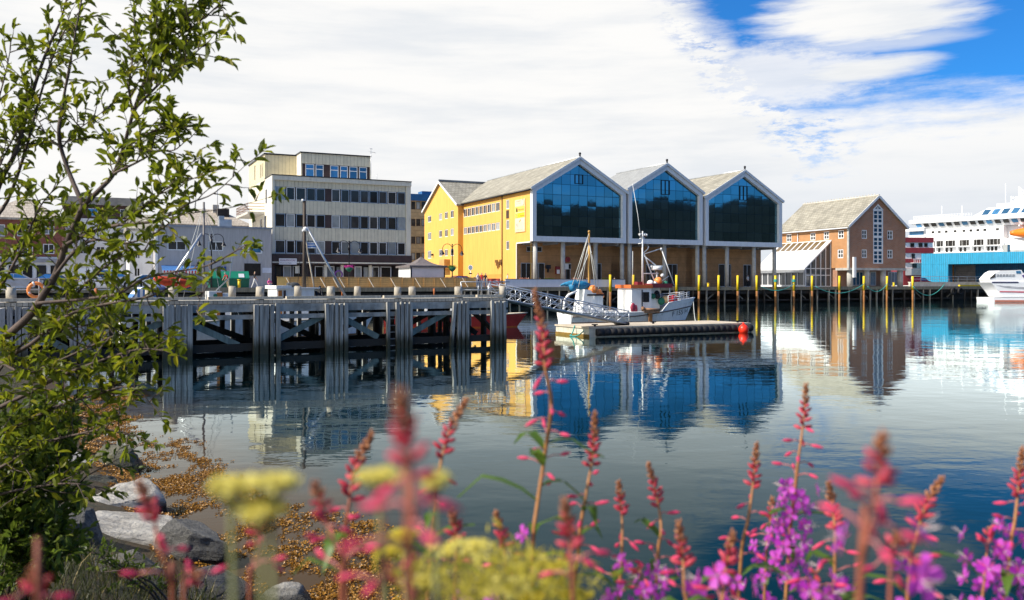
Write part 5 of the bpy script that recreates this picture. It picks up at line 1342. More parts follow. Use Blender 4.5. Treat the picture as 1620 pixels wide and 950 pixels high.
# sailing boat close behind the pier with a red sail cover
h, fr, rows = small_boat('sailing_boat', 'white sailing boat with wooden bottom and red sail cover behind the pier', 'sailing boat', 318, 37.5, 6.5, 2.1, lambda t: .85+.5*abs(t-.4), [BOATW, M('varnished_bottom', (.55, .28, .07), .5, var=.2)], PF.ang)
X = lambda px, y=0: fr.fx(px, y); Z = lambda py, px=318, y=0: fr.z(py, X(px, y), y)
m = MB(); x = X(322.5); m.tube([(x, 0, .7), (x, 0, Z(320, 322))], [.06, .045], 8); m.build('mast', M('mast_grey', (.16, .15, .15), .5), h)
m = MB(); m.tube([(X(262), 0, Z(455, 262)), (X(319), 0, Z(370))], .055, 6); m.build('spar', ALU, h)
m = MB(); P = [(243, 441, .06), (252, 443, .17), (265, 446, .22), (280, 448, .24), (293, 449, .2), (304, 450, .1)]
m.tube([(X(px), .02*sin(i*3), Z(py, px)) for i, (px, py, r_) in enumerate(P)], [p[2] for p in P], 9); m.build('sail_cover', M('sail_cover_red', (.50, .055, .015), .7, var=.35, vs=5), h)
m = MB(); m.tube([(X(250), .3, Z(455, 250)), (X(303), .3, Z(457, 303))], [.1, .14], 8); m.build('folded_cover', M('cover_navy', (.03, .06, .22), .7), h)
m = MB(); m.box(X(326), X(346), -.5, .5, .8, Z(461, 336)); m.box(X(345), X(364), -.45, .45, .8, Z(464, 355)); c = m.build('cabin', BOATW, h)
m = MB(); m.tube([(X(336), -.5, Z(468, 336)), (X(336), -.53, Z(468, 336))], .09, 10); m.build('porthole', M('green_ring', (.03, .2, .12), .5), c)
m = MB(); m.box(X(343, -.5), X(352, -.5), -.53, -.5, .95, Z(463, 345)); m.build('hatch', M('varnished_door', (.45, .17, .03), .4), c)
m = MB()
for px in (262, 285, 352, 376): m.tube([(x, 0, Z(324)), (X(px), .3 if px % 2 else -.3, 1.0)], .01, 4)
m.tube([(X(366), -.2, Z(405, 366)), (X(361), -.2, Z(440, 361)), (X(340), -.2, Z(460, 340))], .03, 5); m.build('rigging', PALER, h)
# long red boat seen below the gangway
h, fr, rows = small_boat('red_boat', 'low dark red wooden boat lying under the gangway behind the pier head', 'boat', 722, 50.0, 8.2, 2.3, lambda t: .62+.35*abs(t-.45), [M('boat_red', (.36, .03, .025), .5, var=.2), M('boat_orange_bottom', (.55, .12, .02), .5)], .12)
m = MB(); m.box(-1.8, .4, -.6, .6, .5, 1.35); m.build('cabin', BOATW, h)
m = MB(); m.box(-1.9, .5, -.68, .68, 1.353, 1.42); m.build('cabin_roof', MAROON, h)
# white motor catamaran at the right edge
h = thing('motor_boat', 'white motor boat with slanted windscreen and red stripe at the right edge', 'motor boat', (0, 0, 0))
D0 = 117.5
w = lambda px, py, dy=0.0: ((px-CX)/F*D0, D0+dy, H-(py-HY)/F*D0)
GEL = M('gelcoat_white', (.85, .86, .87), .3, var=.03)
def slab(name, poly, d0, d1, mat, par=h):
    m = MB(); A = [m.V(w(x, y, d0)) for x, y in poly]; B = [m.V(w(x, y, d1)) for x, y in poly]
    m.idx(A); m.idx(B[::-1])
    for k in range(len(poly)): m.idx((A[k], B[k], B[(k+1) % len(poly)], A[(k+1) % len(poly)]))
    return m.build(name, mat, par)
slab('hull', [(1568, 447), (1700, 447), (1700, 470), (1586, 470), (1578, 459)], 0, 3.4, GEL)
slab('lower_hull', [(1569.5, 471), (1700, 471), (1700, 482), (1571, 482)], -.3, 4.0, GEL)
cab = slab('cabin', [(1568, 442), (1577, 432), (1584, 428.3), (1618, 427.5), (1620, 432), (1700, 434), (1700, 446.9), (1570, 446.9)], .25, 3.1, GEL)
slab('windscreen', [(1566.8, 440.5), (1576, 432.5), (1576, 439), (1568, 441.6)], .2, .245, GLASS, cab)
slab('rear_window', [(1609, 429), (1616, 428.6), (1616.5, 433), (1609.5, 433)], .2, .245, GLASSB, cab)
slab('dark_band', [(1569.5, 446), (1611, 446), (1611, 448), (1569.5, 448)], -.04, -.003, M('navy', (.03, .03, .09), .4))
slab('red_stripe', [(1581, 461), (1700, 462.5), (1700, 464.5), (1582, 462.5)], -.04, -.003, M('stripe_red', (.55, .02, .06), .4))
slab('grey_stripe', [(1576, 451.5), (1640, 456), (1640, 459), (1590, 455.5)], -.03, -.003, M('stripe_grey', (.42, .43, .46), .4))
slab('red_stripe', [(1572, 475), (1700, 475.6), (1700, 478.2), (1572, 478)], -.34, -.303, M('stripe_faded', (.50, .18, .12), .4))
slab('rear_canopy', [(1618, 436), (1626, 434), (1640, 434), (1640, 446), (1626, 446)], .2, 3, M('canopy_purple', (.10, .06, .25), .7))
for k in range(6):
    slab('cabin_window', [(1578+k*5, 434.2), (1581.6+k*5, 434), (1581.6+k*5, 437.5), (1578+k*5, 438)], .2, .248, M('tinted_pane', (.35,.37,.4), .1), cab)
# ------------------------------------------------------------------ near shore: bank, rocks, weed, grass
R = random.Random(21)
def sstep(x, a, b):
    t = max(0, min(1, (x-a)/(b-a))); return t*t*(3-2*t)
def shore_s(x, y): return x+.62*(y-8)+2.8
def bank_z(x, y):
    s = shore_s(x, y); n = mnoise.noise((x*.9, y*.9, 2.2)); n2 = mnoise.noise((x*3.1, y*3.1, 5.1))
    hl = -.02-s*.33 if s < 0 else -.02-s*.22
    hl = min(hl, 1.35+.1*n)
    hn = 1.36-.30*max(0, y-.6)+.0*x if y > .6 else 1.36
    h = max(hl, hn)
    return h+.07*n+.03*n2
def bank():
    m, t, b = _base('shore_soil')
    vec = t.new('ShaderNodeTexCoord').outputs['Object']; o = t.xyz(vec)
    n = t.noise(vec, 3.5, 7, .65); f = t.noise(vec, 22, 5, .7)
    c = t.mix(t.sstep(n, .38, .62), (.028, .032, .012), (.075, .052, .022))
    wet = t.math('SUBTRACT', 1.0, t.sstep(t.math('ADD', o[2], t.math('MULTIPLY', n, .2)), .15, .5))
    c = t.mix(t.math('MULTIPLY', wet, .8), c, t.mix(f, (.10, .045, .008), (.02, .012, .006)))
    t.set(b.inputs['Base Color'], c); b.inputs['Roughness'].default_value = .85
    t.set(b.inputs['Normal'], t.bump(f, 1, .04))
    mb = MB(); nx, ny = 110, 110; g = []
    for i in range(nx+1):
        x = -16+23*i/nx; row = []
        for j in range(ny+1):
            y = -5+28*(j/ny); row.append(mb.V((x, y, bank_z(x, y))))
        g.append(row)
    for A, B in zip(g, g[1:]):
        for j in range(ny): mb.idx((A[j], B[j], B[j+1], A[j+1]), 0, True)
    struct(mb.build('shore_bank', m))
bank()

def rock_mat(name, c1, c2, c3, wet=.16, lich=None):
    m, t, b = _base(name)
    vec = t.new('ShaderNodeTexCoord').outputs['Object']; o = t.xyz(t.new('ShaderNodeNewGeometry').outputs['Position'])
    band = t.noise(t.mapping(vec, (1.2, 3.0, 7.0)), 2.4, 9, .68)
    n = t.noise(vec, 3.2, 8, .65); f = t.noise(vec, 30, 6, .7)
    c = t.mix(t.sstep(band, .36, .64), c1, c2); c = t.mix(t.math('MULTIPLY', t.sstep(n, .5, .68), .75), c, c3)
    c = t.mix(t.math('MULTIPLY', t.sstep(f, .55, .7), .4), c, sc3(c1, .4))
    if lich: c = t.mix(t.math('MULTIPLY', t.sstep(t.noise(vec, 5, 5, .7), .52, .62), .8), c, lich)
    w = t.math('SUBTRACT', 1.0, t.sstep(t.math('ADD', o[2], t.math('MULTIPLY', t.math('SUBTRACT', n, .5), .25)), wet*.5, wet*1.5))
    c = t.mix(w, c, t.mix(f, (.03, .022, .008), (.008, .008, .006)))
    t.set(b.inputs['Base Color'], c); t.set(b.inputs['Roughness'], t.math('SUBTRACT', .8, t.math('MULTIPLY', w, .4)))
    t.set(b.inputs['Normal'], t.bump(t.math('ADD', t.math('ADD', t.math('MULTIPLY', band, 1.4), t.math('MULTIPLY', n, .6)), t.math('MULTIPLY', f, .45)), 1, .11))
    MATS[name] = m; return m
RL = rock_mat('pale_gneiss', (.40, .375, .335), (.76, .72, .64), (.24, .225, .20))
RD = rock_mat('dark_gneiss', (.11, .108, .10), (.20, .195, .18), (.06, .058, .055))
RG = rock_mat('mossy_gneiss', (.12, .12, .09), (.22, .21, .15), (.05, .055, .03), lich=(.12, .12, .035))
def rock(label, px, py, D, w, hgt, mat, seed, deep=.8, tilt=0.0, rz=0.0, group='boulders along the shore'):
    rr = random.Random(seed); c = pt(px, py, D); k = D/F
    sx, sz = w*k/2, hgt*k; sy = sx*deep
    bm = bmesh.new(); bmesh.ops.create_icosphere(bm, subdivisions=5, radius=1)
    pl = []
    for i in range(10):
        v = Vector((rr.gauss(0, 1), rr.gauss(0, 1), rr.gauss(.15, .8))).normalized(); pl.append((v, rr.uniform(.5, .8)))
    for v in bm.verts:
        p = v.co.copy()
        for _ in range(2):
            for nrm, d in pl:
                e = p.dot(nrm)-d
                if e > 0: p -= nrm*e
        q = p+Vector((seed*3.1, 1.7, .3))
        rg = 1-abs(mnoise.noise(q*2.1+Vector((9, 0, 0))))*2
        p *= 1+.09*mnoise.noise(q*1.6)+.04*rg*abs(rg)+.025*mnoise.noise(q*6)+.012*mnoise.noise(q*15)
        v.co = p
    zs = [v.co.z for v in bm.verts]; xs_ = [v.co.x for v in bm.verts]
    zl = min(zs)*.45; zspan = max(zs)-zl; xspan = max(xs_)-min(xs_)
    for v in bm.verts:
        v.co = Vector((v.co.x*sx*2/xspan, v.co.y*sy*2/xspan, (v.co.z-zl)/zspan*sz*(1 if mat is not RL else .62+.42*max(-1, min(1, v.co.y)))))
    me = bpy.data.meshes.new('boulder'); bm.to_mesh(me); bm.free(); me.materials.append(mat)
    for p in me.polygons: p.use_smooth = True
    o = bpy.data.objects.new('boulder', me); COL.objects.link(o); o.location = c; o.rotation_euler = (0, tilt, rz)
    return tag(o, label, 'boulder', group)
rock('large pale faceted boulder lit on top at the water edge, biggest of the shore', 228, 893, 7.85, 235, 104, RL, 3, .75, .22, .2)
rock('dark low rock jutting into the weed right of the biggest pale boulder', 300, 890, 7.7, 120, 60, RD, 31, .8, .25)
rock('pale slab boulder leaning behind the biggest boulder', 190, 822, 9.2, 150, 92, RL, 9, .8, .35, .5)
rock('pale rounded boulder left of the mossy dark one, further along the shore', 118, 762, 11.0, 105, 56, RL, 14, .8, .1, .3)
rock('dark mossy boulder standing in the water, farthest out of the shore rocks', 185, 757, 11.6, 96, 54, RG, 17, .8, -.1, .1)
rock('dark grey boulder in shade under the willow leaves, left of the biggest boulder', 108, 885, 7.2, 100, 88, RD, 22, .9, .1, .8)
rock('flat dark rock in front of the biggest boulder', 195, 922, 6.7, 150, 58, RD, 25, .8, .12, .1)
rock('grey rounded rock at the bottom edge among the weed', 330, 962, 6.7, 140, 62, RD, 28, .7, .1, .6)
rock('small pale rock at the bottom edge below the yellow umbels', 452, 968, 6.6, 96, 50, RL, 33, .8, .05, .2)
rock('pale boulder half covered by leaves at the left', 55, 832, 8.6, 120, 76, RL, 36, .8, .1, .2)
rock('pale boulder at the far left edge under the branches', 12, 770, 10.5, 110, 70, RL, 41, .8, 0, .4)
rock('small grey rock between the slab and the mossy boulder', 150, 790, 10.0, 70, 40, RG, 44, .8, 0, .9)
rock('pale flat stone by the pier under the branches', 70, 655, 17.0, 90, 26, RL, 47, .9)
rock('pale stone at the bottom right corner', 1622, 962, 7.3, 70, 86, RL, 52, .8)

def seaweed():
    mb = MB(); n = 0
    tries = 0
    while n < 24000 and tries < 400000:
        tries += 1
        y = R.uniform(6.6, 19.5); s = R.uniform(-.6, 2.9); x = s-2.8-.62*(y-8)
        lim = .95+.55*mnoise.noise((x*.5, y*.5, 8))+(.9 if y < 9.5 else .25 if y < 12.5 else .1)
        d = mnoise.noise((x*1.1, y*.8, 3))*.5+mnoise.noise((x*3.2, y*2.4, 6))*.45+mnoise.noise((x*9, y*7, 1))*.3
        dens = .20+d*1.75-max(0, s-lim)*1.4-(.25 if s > lim else 0)
        if R.random() > dens: continue
        z = max(.004, bank_z(x, y)+.012) if s < .1 else .004
        a0 = R.uniform(0, 6.3); L = R.uniform(.012, .036)
        for k in range(R.choice((2, 3, 3))):
            a = a0+R.uniform(-1.2, 1.2); dx, dy = cos(a)*L, sin(a)*L; wx, wy = -sin(a)*L*.28, cos(a)*L*.28
            h = R.uniform(.002, .022)
            mb.face([(x, y, z), (x+dx*.5+wx, y+dy*.5+wy, z+h), (x+dx, y+dy, z+h*.6), (x+dx*.5-wx, y+dy*.5-wy, z+h*.5)])
        n += 1
    tag(mb.build('seaweed', leafy('bladder_wrack', (.18, .075, .006), (.50, .25, .03), .12, .4, (.06, .03, .008))), 'golden brown seaweed floating in the shallows', 'seaweed', kind='stuff')
seaweed()
LEAF = leafy('willow_leaf', (.022, .042, .005), (.175, .21, .013), .55, .4, (.38, .34, .02))
LEAFD = leafy('shrub_leaf', (.03, .06, .010), (.12, .17, .02), .45, .45, (.18, .2, .03))
BARK = M('willow_bark', (.09, .065, .055), .8, var=.35, vs=9, grain=.004, gs=40)
FWLEAF = leafy('fireweed_leaf', (.05, .13, .02), (.14, .24, .03), .45, .4)
GRASSM = leafy('grass_blade', (.016, .028, .005), (.065, .070, .016), .35, .5, (.26, .2, .07))
def leaf_faces(mb, p, ax, nr, L, W, fold=.25, m=0):
    ax = ax.normalized(); sd = ax.cross(nr)
    sd = sd.normalized() if sd.length > 1e-5 else ax.orthogonal().normalized()
    up = sd.cross(ax).normalized()
    q = lambda a, b, c: p+ax*(a*L)+sd*(b*W)+up*(c*W)
    b_, m1, t_ = mb.V(q(0, 0, 0)), mb.V(q(.5, 0, -fold*.3)), mb.V(q(1, 0, -.25))
    l1, l2, r1, r2 = mb.V(q(.28, .42, fold)), mb.V(q(.68, .40, fold)), mb.V(q(.28, -.42, fold)), mb.V(q(.68, -.40, fold))
    mb.idx((b_, m1, l1), m); mb.idx((l1, m1, l2), m); mb.idx((l2, m1, t_), m); mb.idx((b_, r1, m1), m); mb.idx((r1, r2, m1), m); mb.idx((r2, t_, m1), m)
def rnd_dir(): 
    v = Vector((R.gauss(0, 1), R.gauss(0, 1), R.gauss(0, 1))); return v.normalized()
def grow_leaves(tw, lf, p, d, length, LL, dens=1.0, droop=.15, r0=.0035, tm=0):
    """one twig with alternate leaves"""
    pts = [p]; n = max(3, int(length/.04)); q = p.copy(); dd = d.normalized()
    for i in range(n):
        dd = (dd+rnd_dir()*.22+Vector((0, 0, .05))).normalized(); q = q+dd*(length/n); pts.append(q.copy())
    tw.tube(pts, [r0*(1-.75*i/n) for i in range(n+1)], 4, tm, cap=False)
    s = 0; step = .0225/dens
    while s < length:
        s += step*R.uniform(.6, 1.5); u = min(.999, s/length)*n; i = int(u)
        if i >= n: break
        b = pts[i].lerp(pts[i+1], u-i); t = (pts[i+1]-pts[i]).normalized()
        a = (t*.55+rnd_dir()*.75+Vector((0, 0, -droop))).normalized()
        L = LL*R.uniform(.6, 1.15)
        leaf_faces(lf, b, a, (Vector((0, 0, 1))+rnd_dir()*.8), L, L*R.uniform(.38, .5), R.uniform(.08, .35))
    leaf_faces(lf, pts[-1], dd+rnd_dir()*.2, Vector((0, 0, 1))+rnd_dir()*.5, LL*.9, LL*.36)
def willow():
    base = Vector((-3.25, 4.75, bank_z(-3.25, 4.75)-.1))
    h = thing('willow_tree', 'leafy young willow leaning in from the left edge', 'tree', base)
    tr = MB(); lf = tw = MB()
    tr.X = lf.X = Matrix.Translation(-base)
    def line(P, D0, D1, r0, r1, leaves=1.0, tl=(.12, .30), start=0.15, LL=.066, side=1.0):
        n = len(P); pts = []
        for i, (px, py) in enumerate(P):
            D = D0+(D1-D0)*i/(n-1)+.05*sin(i*2.3+px); pts.append(pt(px, py, D))
        Q = []
        for i in range(n-1):                 # smooth (Catmull-Rom)
            a, b, c, d = pts[max(i-1, 0)], pts[i], pts[i+1], pts[min(i+2, n-1)]
            for k in range(4):
                u = k/4; Q.append(.5*((2*b)+(c-a)*u+(2*a-5*b+4*c-d)*u*u+(3*b-a-3*c+d)*u**3))
        Q.append(pts[-1]); m = len(Q)
        tr.tube(Q, [r0+(r1-r0)*i/(m-1) for i in range(m)], 7)
        tot = sum((Q[i+1]-Q[i]).length for i in range(m-1)); s = tot*start
        if leaves <= 0: return
        while s < tot:
            acc = 0
            for i in range(m-1):
                l = (Q[i+1]-Q[i]).length
                if acc+l >= s: break
                acc += l
            p = Q[i].lerp(Q[i+1], (s-acc)/max(l, 1e-6)); t = (Q[i+1]-Q[i]).normalized()
            d = (t*.55+rnd_dir()*.8+Vector((0, 0, .22))).normalized()
            grow_leaves(tw, lf, p, d, R.uniform(*tl)*(1-.35*s/tot), LL, 1.0*leaves if leaves < 1.5 else 1.3, tm=1)
            s += R.uniform(.022, .054)/max(.4, leaves)
        grow_leaves(tw, lf, Q[-1], (Q[-1]-Q[-2]), .12, LL, tm=1)
    # main limb with its fork
    tr.tube([base, pt(-95, 690, 4.75), pt(-40, 585, 4.6), pt(0, 541, 4.5)], [.045, .036, .028, .022], 8)
    line([(0, 541), (47, 500), (70, 465), (88, 435), (105, 387), (132, 326)], 4.5, 4.15, .021, .014, .45, tl=(.08, .2))
    line([(132, 326), (160, 298), (180, 275), (195, 235), (210, 181), (224, 140), (238, 100), (252, 60), (266, 10), (272, -30)], 4.15, 4.0, .012, .003, .95, start=.12)
    line([(132, 326), (112, 280), (97, 236), (93, 205), (100, 160), (108, 115), (118, 60), (128, 5)], 4.15, 4.25, .012, .003, .85, start=.3)
    line([(210, 181), (204, 140), (208, 105), (214, 70), (212, 25)], 4.05, 4.1, .006, .002, .9)
    line([(214, 172), (240, 145), (268, 118), (300, 92), (322, 72)], 4.05, 3.9, .007, .002, 1.2, LL=.07)
    line([(226, 138), (246, 105), (280, 62), (315, 35), (345, 12), (355, 22)], 4.05, 3.9, .006, .002, 1.15)
    line([(238, 100), (262, 62), (300, 20), (330, -20)], 4.0, 4.0, .005, .002, 1.1)
    line([(195, 235), (230, 214), (262, 200), (285, 205)], 4.1, 3.9, .006, .002, 1.0)
    line([(180, 275), (215, 258), (250, 240), (275, 238), (292, 225)], 4.1, 3.9, .006, .002, 1.1)
    line([(97, 236), (118, 210), (145, 190), (170, 172)], 4.2, 4.2, .004, .0015, .9)
    line([(97, 236), (75, 215), (60, 190), (45, 175)], 4.2, 4.3, .004, .0015, .7)
    # left stems
    line([(-40, 400), (0, 290), (25, 240), (45, 170), (60, 120), (78, 72), (95, 35), (105, 0)], 4.4, 4.4, .014, .004, .9, start=.2)
    line([(-20, 360), (12, 318), (40, 240), (56, 180), (74, 118), (96, 60), (120, 25)], 4.5, 4.3, .010, .003, .9, start=.25)
    line([(-40, 250), (-10, 180), (8, 120), (16, 80)], 4.4, 4.4, .006, .002, .8, LL=.065)
    line([(-50, 330), (-5, 270), (10, 240), (30, 205)], 4.3, 4.3, .006, .002, .9)
    # the thin limbs reaching right over the houses
    line([(105, 387), (150, 366), (190, 356), (236, 352), (268, 340), (300, 322), (340, 305), (388, 262)], 4.2, 3.7, .010, .0012, .62, start=.05, tl=(.08, .22))
    line([(190, 356), (225, 330), (262, 300), (300, 285), (335, 272)], 4.1, 3.7, .006, .0015, 1.25, tl=(.06, .16))
    line([(236, 352), (300, 338), (360, 330), (425, 313)], 3.9, 3.7, .003, .001, .12, tl=(.05, .1))
    line([(262, 300), (300, 262), (315, 240)], 3.8, 3.7, .002, .001, .3, tl=(.04, .08))
    line([(88, 435), (118, 398), (150, 380), (200, 385), (240, 372), (270, 352)], 4.2, 3.9, .009, .002, 1.0, tl=(.1, .24))
    line([(60, 480), (118, 475), (160, 470), (191, 463), (230, 440), (290, 428), (330, 420), (365, 402), (388, 388)], 4.3, 3.7, .009, .002, .55, start=.1, tl=(.06, .16))
    line([(330, 420), (335, 440), (318, 470), (312, 492)], 3.75, 3.7, .003, .001, .9, tl=(.04, .1), LL=.06)
    line([(-30, 600), (0, 573), (50, 544), (90, 510), (130, 490), (175, 480), (235, 470), (268, 455)], 4.6, 4.0, .013, .003, .9, tl=(.1, .24))
    line([(90, 510), (130, 455), (170, 420), (205, 402), (235, 395)], 4.4, 4.0, .008, .002, 1.0, tl=(.1, .22))
    line([(-40, 520), (10, 440), (40, 380), (62, 330), (85, 300)], 4.6, 4.3, .010, .002, 1.0, tl=(.1, .26))
    line([(-30, 460), (20, 400), (60, 372), (90, 350)], 4.7, 4.6, .006, .002, 1.0)
    # low limbs over the water
    line([(-60, 680), (-10, 650), (40, 625), (90, 598), (140, 578), (185, 562), (225, 552), (262, 556)], 4.7, 3.9, .014, .002, 1.05, tl=(.1, .24))
    line([(-60, 720), (-10, 690), (45, 665), (100, 640), (150, 625), (205, 612), (240, 640)], 4.6, 4.0, .012, .002, 1.0, tl=(.1, .24))
    line([(0, 573), (40, 590), (95, 570), (150, 545), (190, 530), (240, 535)], 4.5, 4.1, .008, .002, 1.1)
    line([(-40, 640), (20, 560), (60, 530), (110, 520), (170, 510)], 4.7, 4.4, .008, .002, 1.1)
    line([(-60, 760), (0, 740), (60, 705), (120, 688), (170, 680), (215, 690)], 4.5, 4.1, .010, .002, .9)
    line([(-50, 800), (10, 780), (60, 770), (110, 765), (150, 770)], 4.5, 4.2, .008, .002, .8)
    tr.build('trunk', BARK, h); lf.build('crown', [LEAF, BARK], h)
willow()
def shrub(name, label, bx, by, targets, LL, mat, spread=.28, group=None, dens=1.0):
    base = Vector((bx, by, bank_z(bx, by)-.05)); h = thing(name, label, 'shrub', base, 0, group)
    st = MB(); lf = MB(); st.X = lf.X = Matrix.Translation(-base)
    for (px, py, D) in targets:
        e = pt(px, py, D); mid = base.lerp(e, .5)+Vector((R.uniform(-.1, .1), R.uniform(-.1, .1), .15))
        P = [base, base.lerp(mid, .5)+Vector((0, 0, .06)), mid, mid.lerp(e, .55)+Vector((0, 0, .04)), e]
        st.tube(P, [.010, .008, .006, .004, .002], 5)
        for k in range(int(22*dens)):
            u = R.uniform(.25, 1); i = min(3, int(u*4)); p = P[i].lerp(P[i+1], u*4-i)
            grow_leaves(st, lf, p, (P[i+1]-P[i]).normalized()*.5+rnd_dir()*.8+Vector((0, 0, .3)), R.uniform(.10, spread), LL, 1.1, .1, .0025)
    st.build('stem', BARK, h); lf.build('foliage', mat, h); return h
shrub('willow_shrub', 'dense dark green shrub in the bottom left corner below the willow', -2.75, 5.0,
      [(-10, 690, 4.9), (35, 720, 4.8), (70, 660, 4.7), (20, 780, 4.6), (60, 800, 4.7), (-20, 820, 4.5), (70, 745, 4.6), (20, 860, 4.5), (-5, 740, 4.7), (0, 890, 4.4), (90, 700, 4.8), (100, 790, 4.6), (55, 890, 4.4), (95, 850, 4.5), (30, 660, 4.9), (60, 640, 4.9)], .075, LEAFD, dens=1.15)
shrub('willow_shrub', 'narrow leaved shrub reaching right over the pale boulders', -2.95, 5.0,
      [(110, 690, 4.7), (140, 650, 4.7), (190, 725, 4.6)], .07, LEAFD, .17, dens=.4)
shrub('low_shrub', 'small green sprig growing before the biggest boulder', -2.25, 5.9, [(125, 870, 5.6), (150, 890, 5.5), (165, 905, 5.5)], .05, LEAFD, .14, dens=.6)
def grass():
    mb = MB()
    for k in range(5200):
        if k < 4200:
            y = R.uniform(2.6, 6.8); x = R.uniform(-.62*y-.5, -.30*y-.2)
            if shore_s(x, y) > -.35: continue
        else:
            y = R.uniform(.7, 2.4); x = R.uniform(-.7*y, .7*y)
        z = bank_z(x, y)-.01; L = R.uniform(.10, .34); a = R.uniform(0, 6.3); b = R.uniform(.15, .8)
        if k >= 4200: L *= .7
        d = Vector((cos(a)*b, sin(a)*b, 1)).normalized(); w = Vector((-sin(a), cos(a), 0))*R.uniform(.002, .0045)
        p = Vector((x, y, z)); q = p+d*L*.55; e = p+d*L*.9+Vector((cos(a)*b*L*.5, sin(a)*b*L*.5, -.03*L))
        mb.face([p-w, p+w, q+w*.8, q-w*.8]); mb.face([q-w*.8, q+w*.8, e])
    tag(mb.build('grass', GRASSM), 'rough grass on the shore bank in the bottom left corner', 'grass', kind='stuff')
grass()

# ------------------------------------------------------------------ fireweed in the foreground
STEM = M('fireweed_stem', (.34, .15, .05), .6, var=.3, vs=20)
STEMR = M('fireweed_stem_red', (.27, .08, .045), .6, var=.3, vs=20)
BUDT = leafy('bud_tip', (.36, .14, .07), (.55, .26, .13), .2)
BUD = leafy('bud_red', (.45, .035, .06), (.70, .10, .15), .25)
BUDP = leafy('bud_pink', (.62, .02, .10), (.80, .08, .20), .3)
PED = M('pedicel', (.52, .16, .16), .6)
PETAL = leafy('petal_magenta', (.46, .02, .47), (.68, .11, .64), .45, .5)
SEPAL = leafy('sepal_pink', (.55, .03, .22), (.62, .06, .3), .3)
STAM = M('stamen', (.75, .62, .60), .6)
def bud_shape(mb, p, ax, L, r, m=0, seg=6):
    ax = ax.normalized(); a = ax.orthogonal().normalized(); b = ax.cross(a)
    prof = [(0, .25), (.15, .7), (.4, 1), (.68, .85), (.88, .45), (1, .05)]; rows = []
    for t, k in prof: rows.append([mb.V(p+ax*(L*t)+(a*cos(2*pi*i/seg)+b*sin(2*pi*i/seg))*(r*k)) for i in range(seg)])
    for A, B in zip(rows, rows[1:]):
        for i in range(seg): mb.idx((A[i], A[(i+1) % seg], B[(i+1) % seg], B[i]), m, True)
def flower(parent, p, ax, sz):
    mb = MB(); ax = ax.normalized(); a = ax.orthogonal().normalized(); b = ax.cross(a); ph = R.uniform(0, 1.5)
    for k in range(4):
        t = ph+k*pi/2+R.uniform(-.12, .12); d = (a*cos(t)+b*sin(t)); s = ax.cross(d)
        cup = R.uniform(.15, .5)
        q = lambda u, v, w: p+d*(u*sz)+s*(v*sz)+ax*(w*sz)
        P = [q(.05, 0, 0), q(.35, .22, cup*.3), q(.75, .34, cup*.5), q(1.0, .2, cup*.55), q(.95, 0, cup*.5), q(1.0, -.2, cup*.55), q(.75, -.34, cup*.5), q(.35, -.22, cup*.3)]
        c = mb.V(q(.6, 0, cup*.25)); ids = [mb.V(x) for x in P]
        for i in range(8): mb.idx((c, ids[i], ids[(i+1) % 8]), 0, True)
        t += pi/4; d = a*cos(t)+b*sin(t); s = ax.cross(d)
        mb.face([p+d*.05*sz, p+d*.5*sz+s*.08*sz, p+d*.95*sz-ax*.1*sz, p+d*.5*sz-s*.08*sz], 1)
    for k in range(5):
        e = p+ax*sz*.9+rnd_dir()*sz*.35; mb.tube([p, e], sz*.02, 3, 2, cap=False)
    return mb.build('flower', [PETAL, SEPAL, STAM], parent)
FWN = [0]
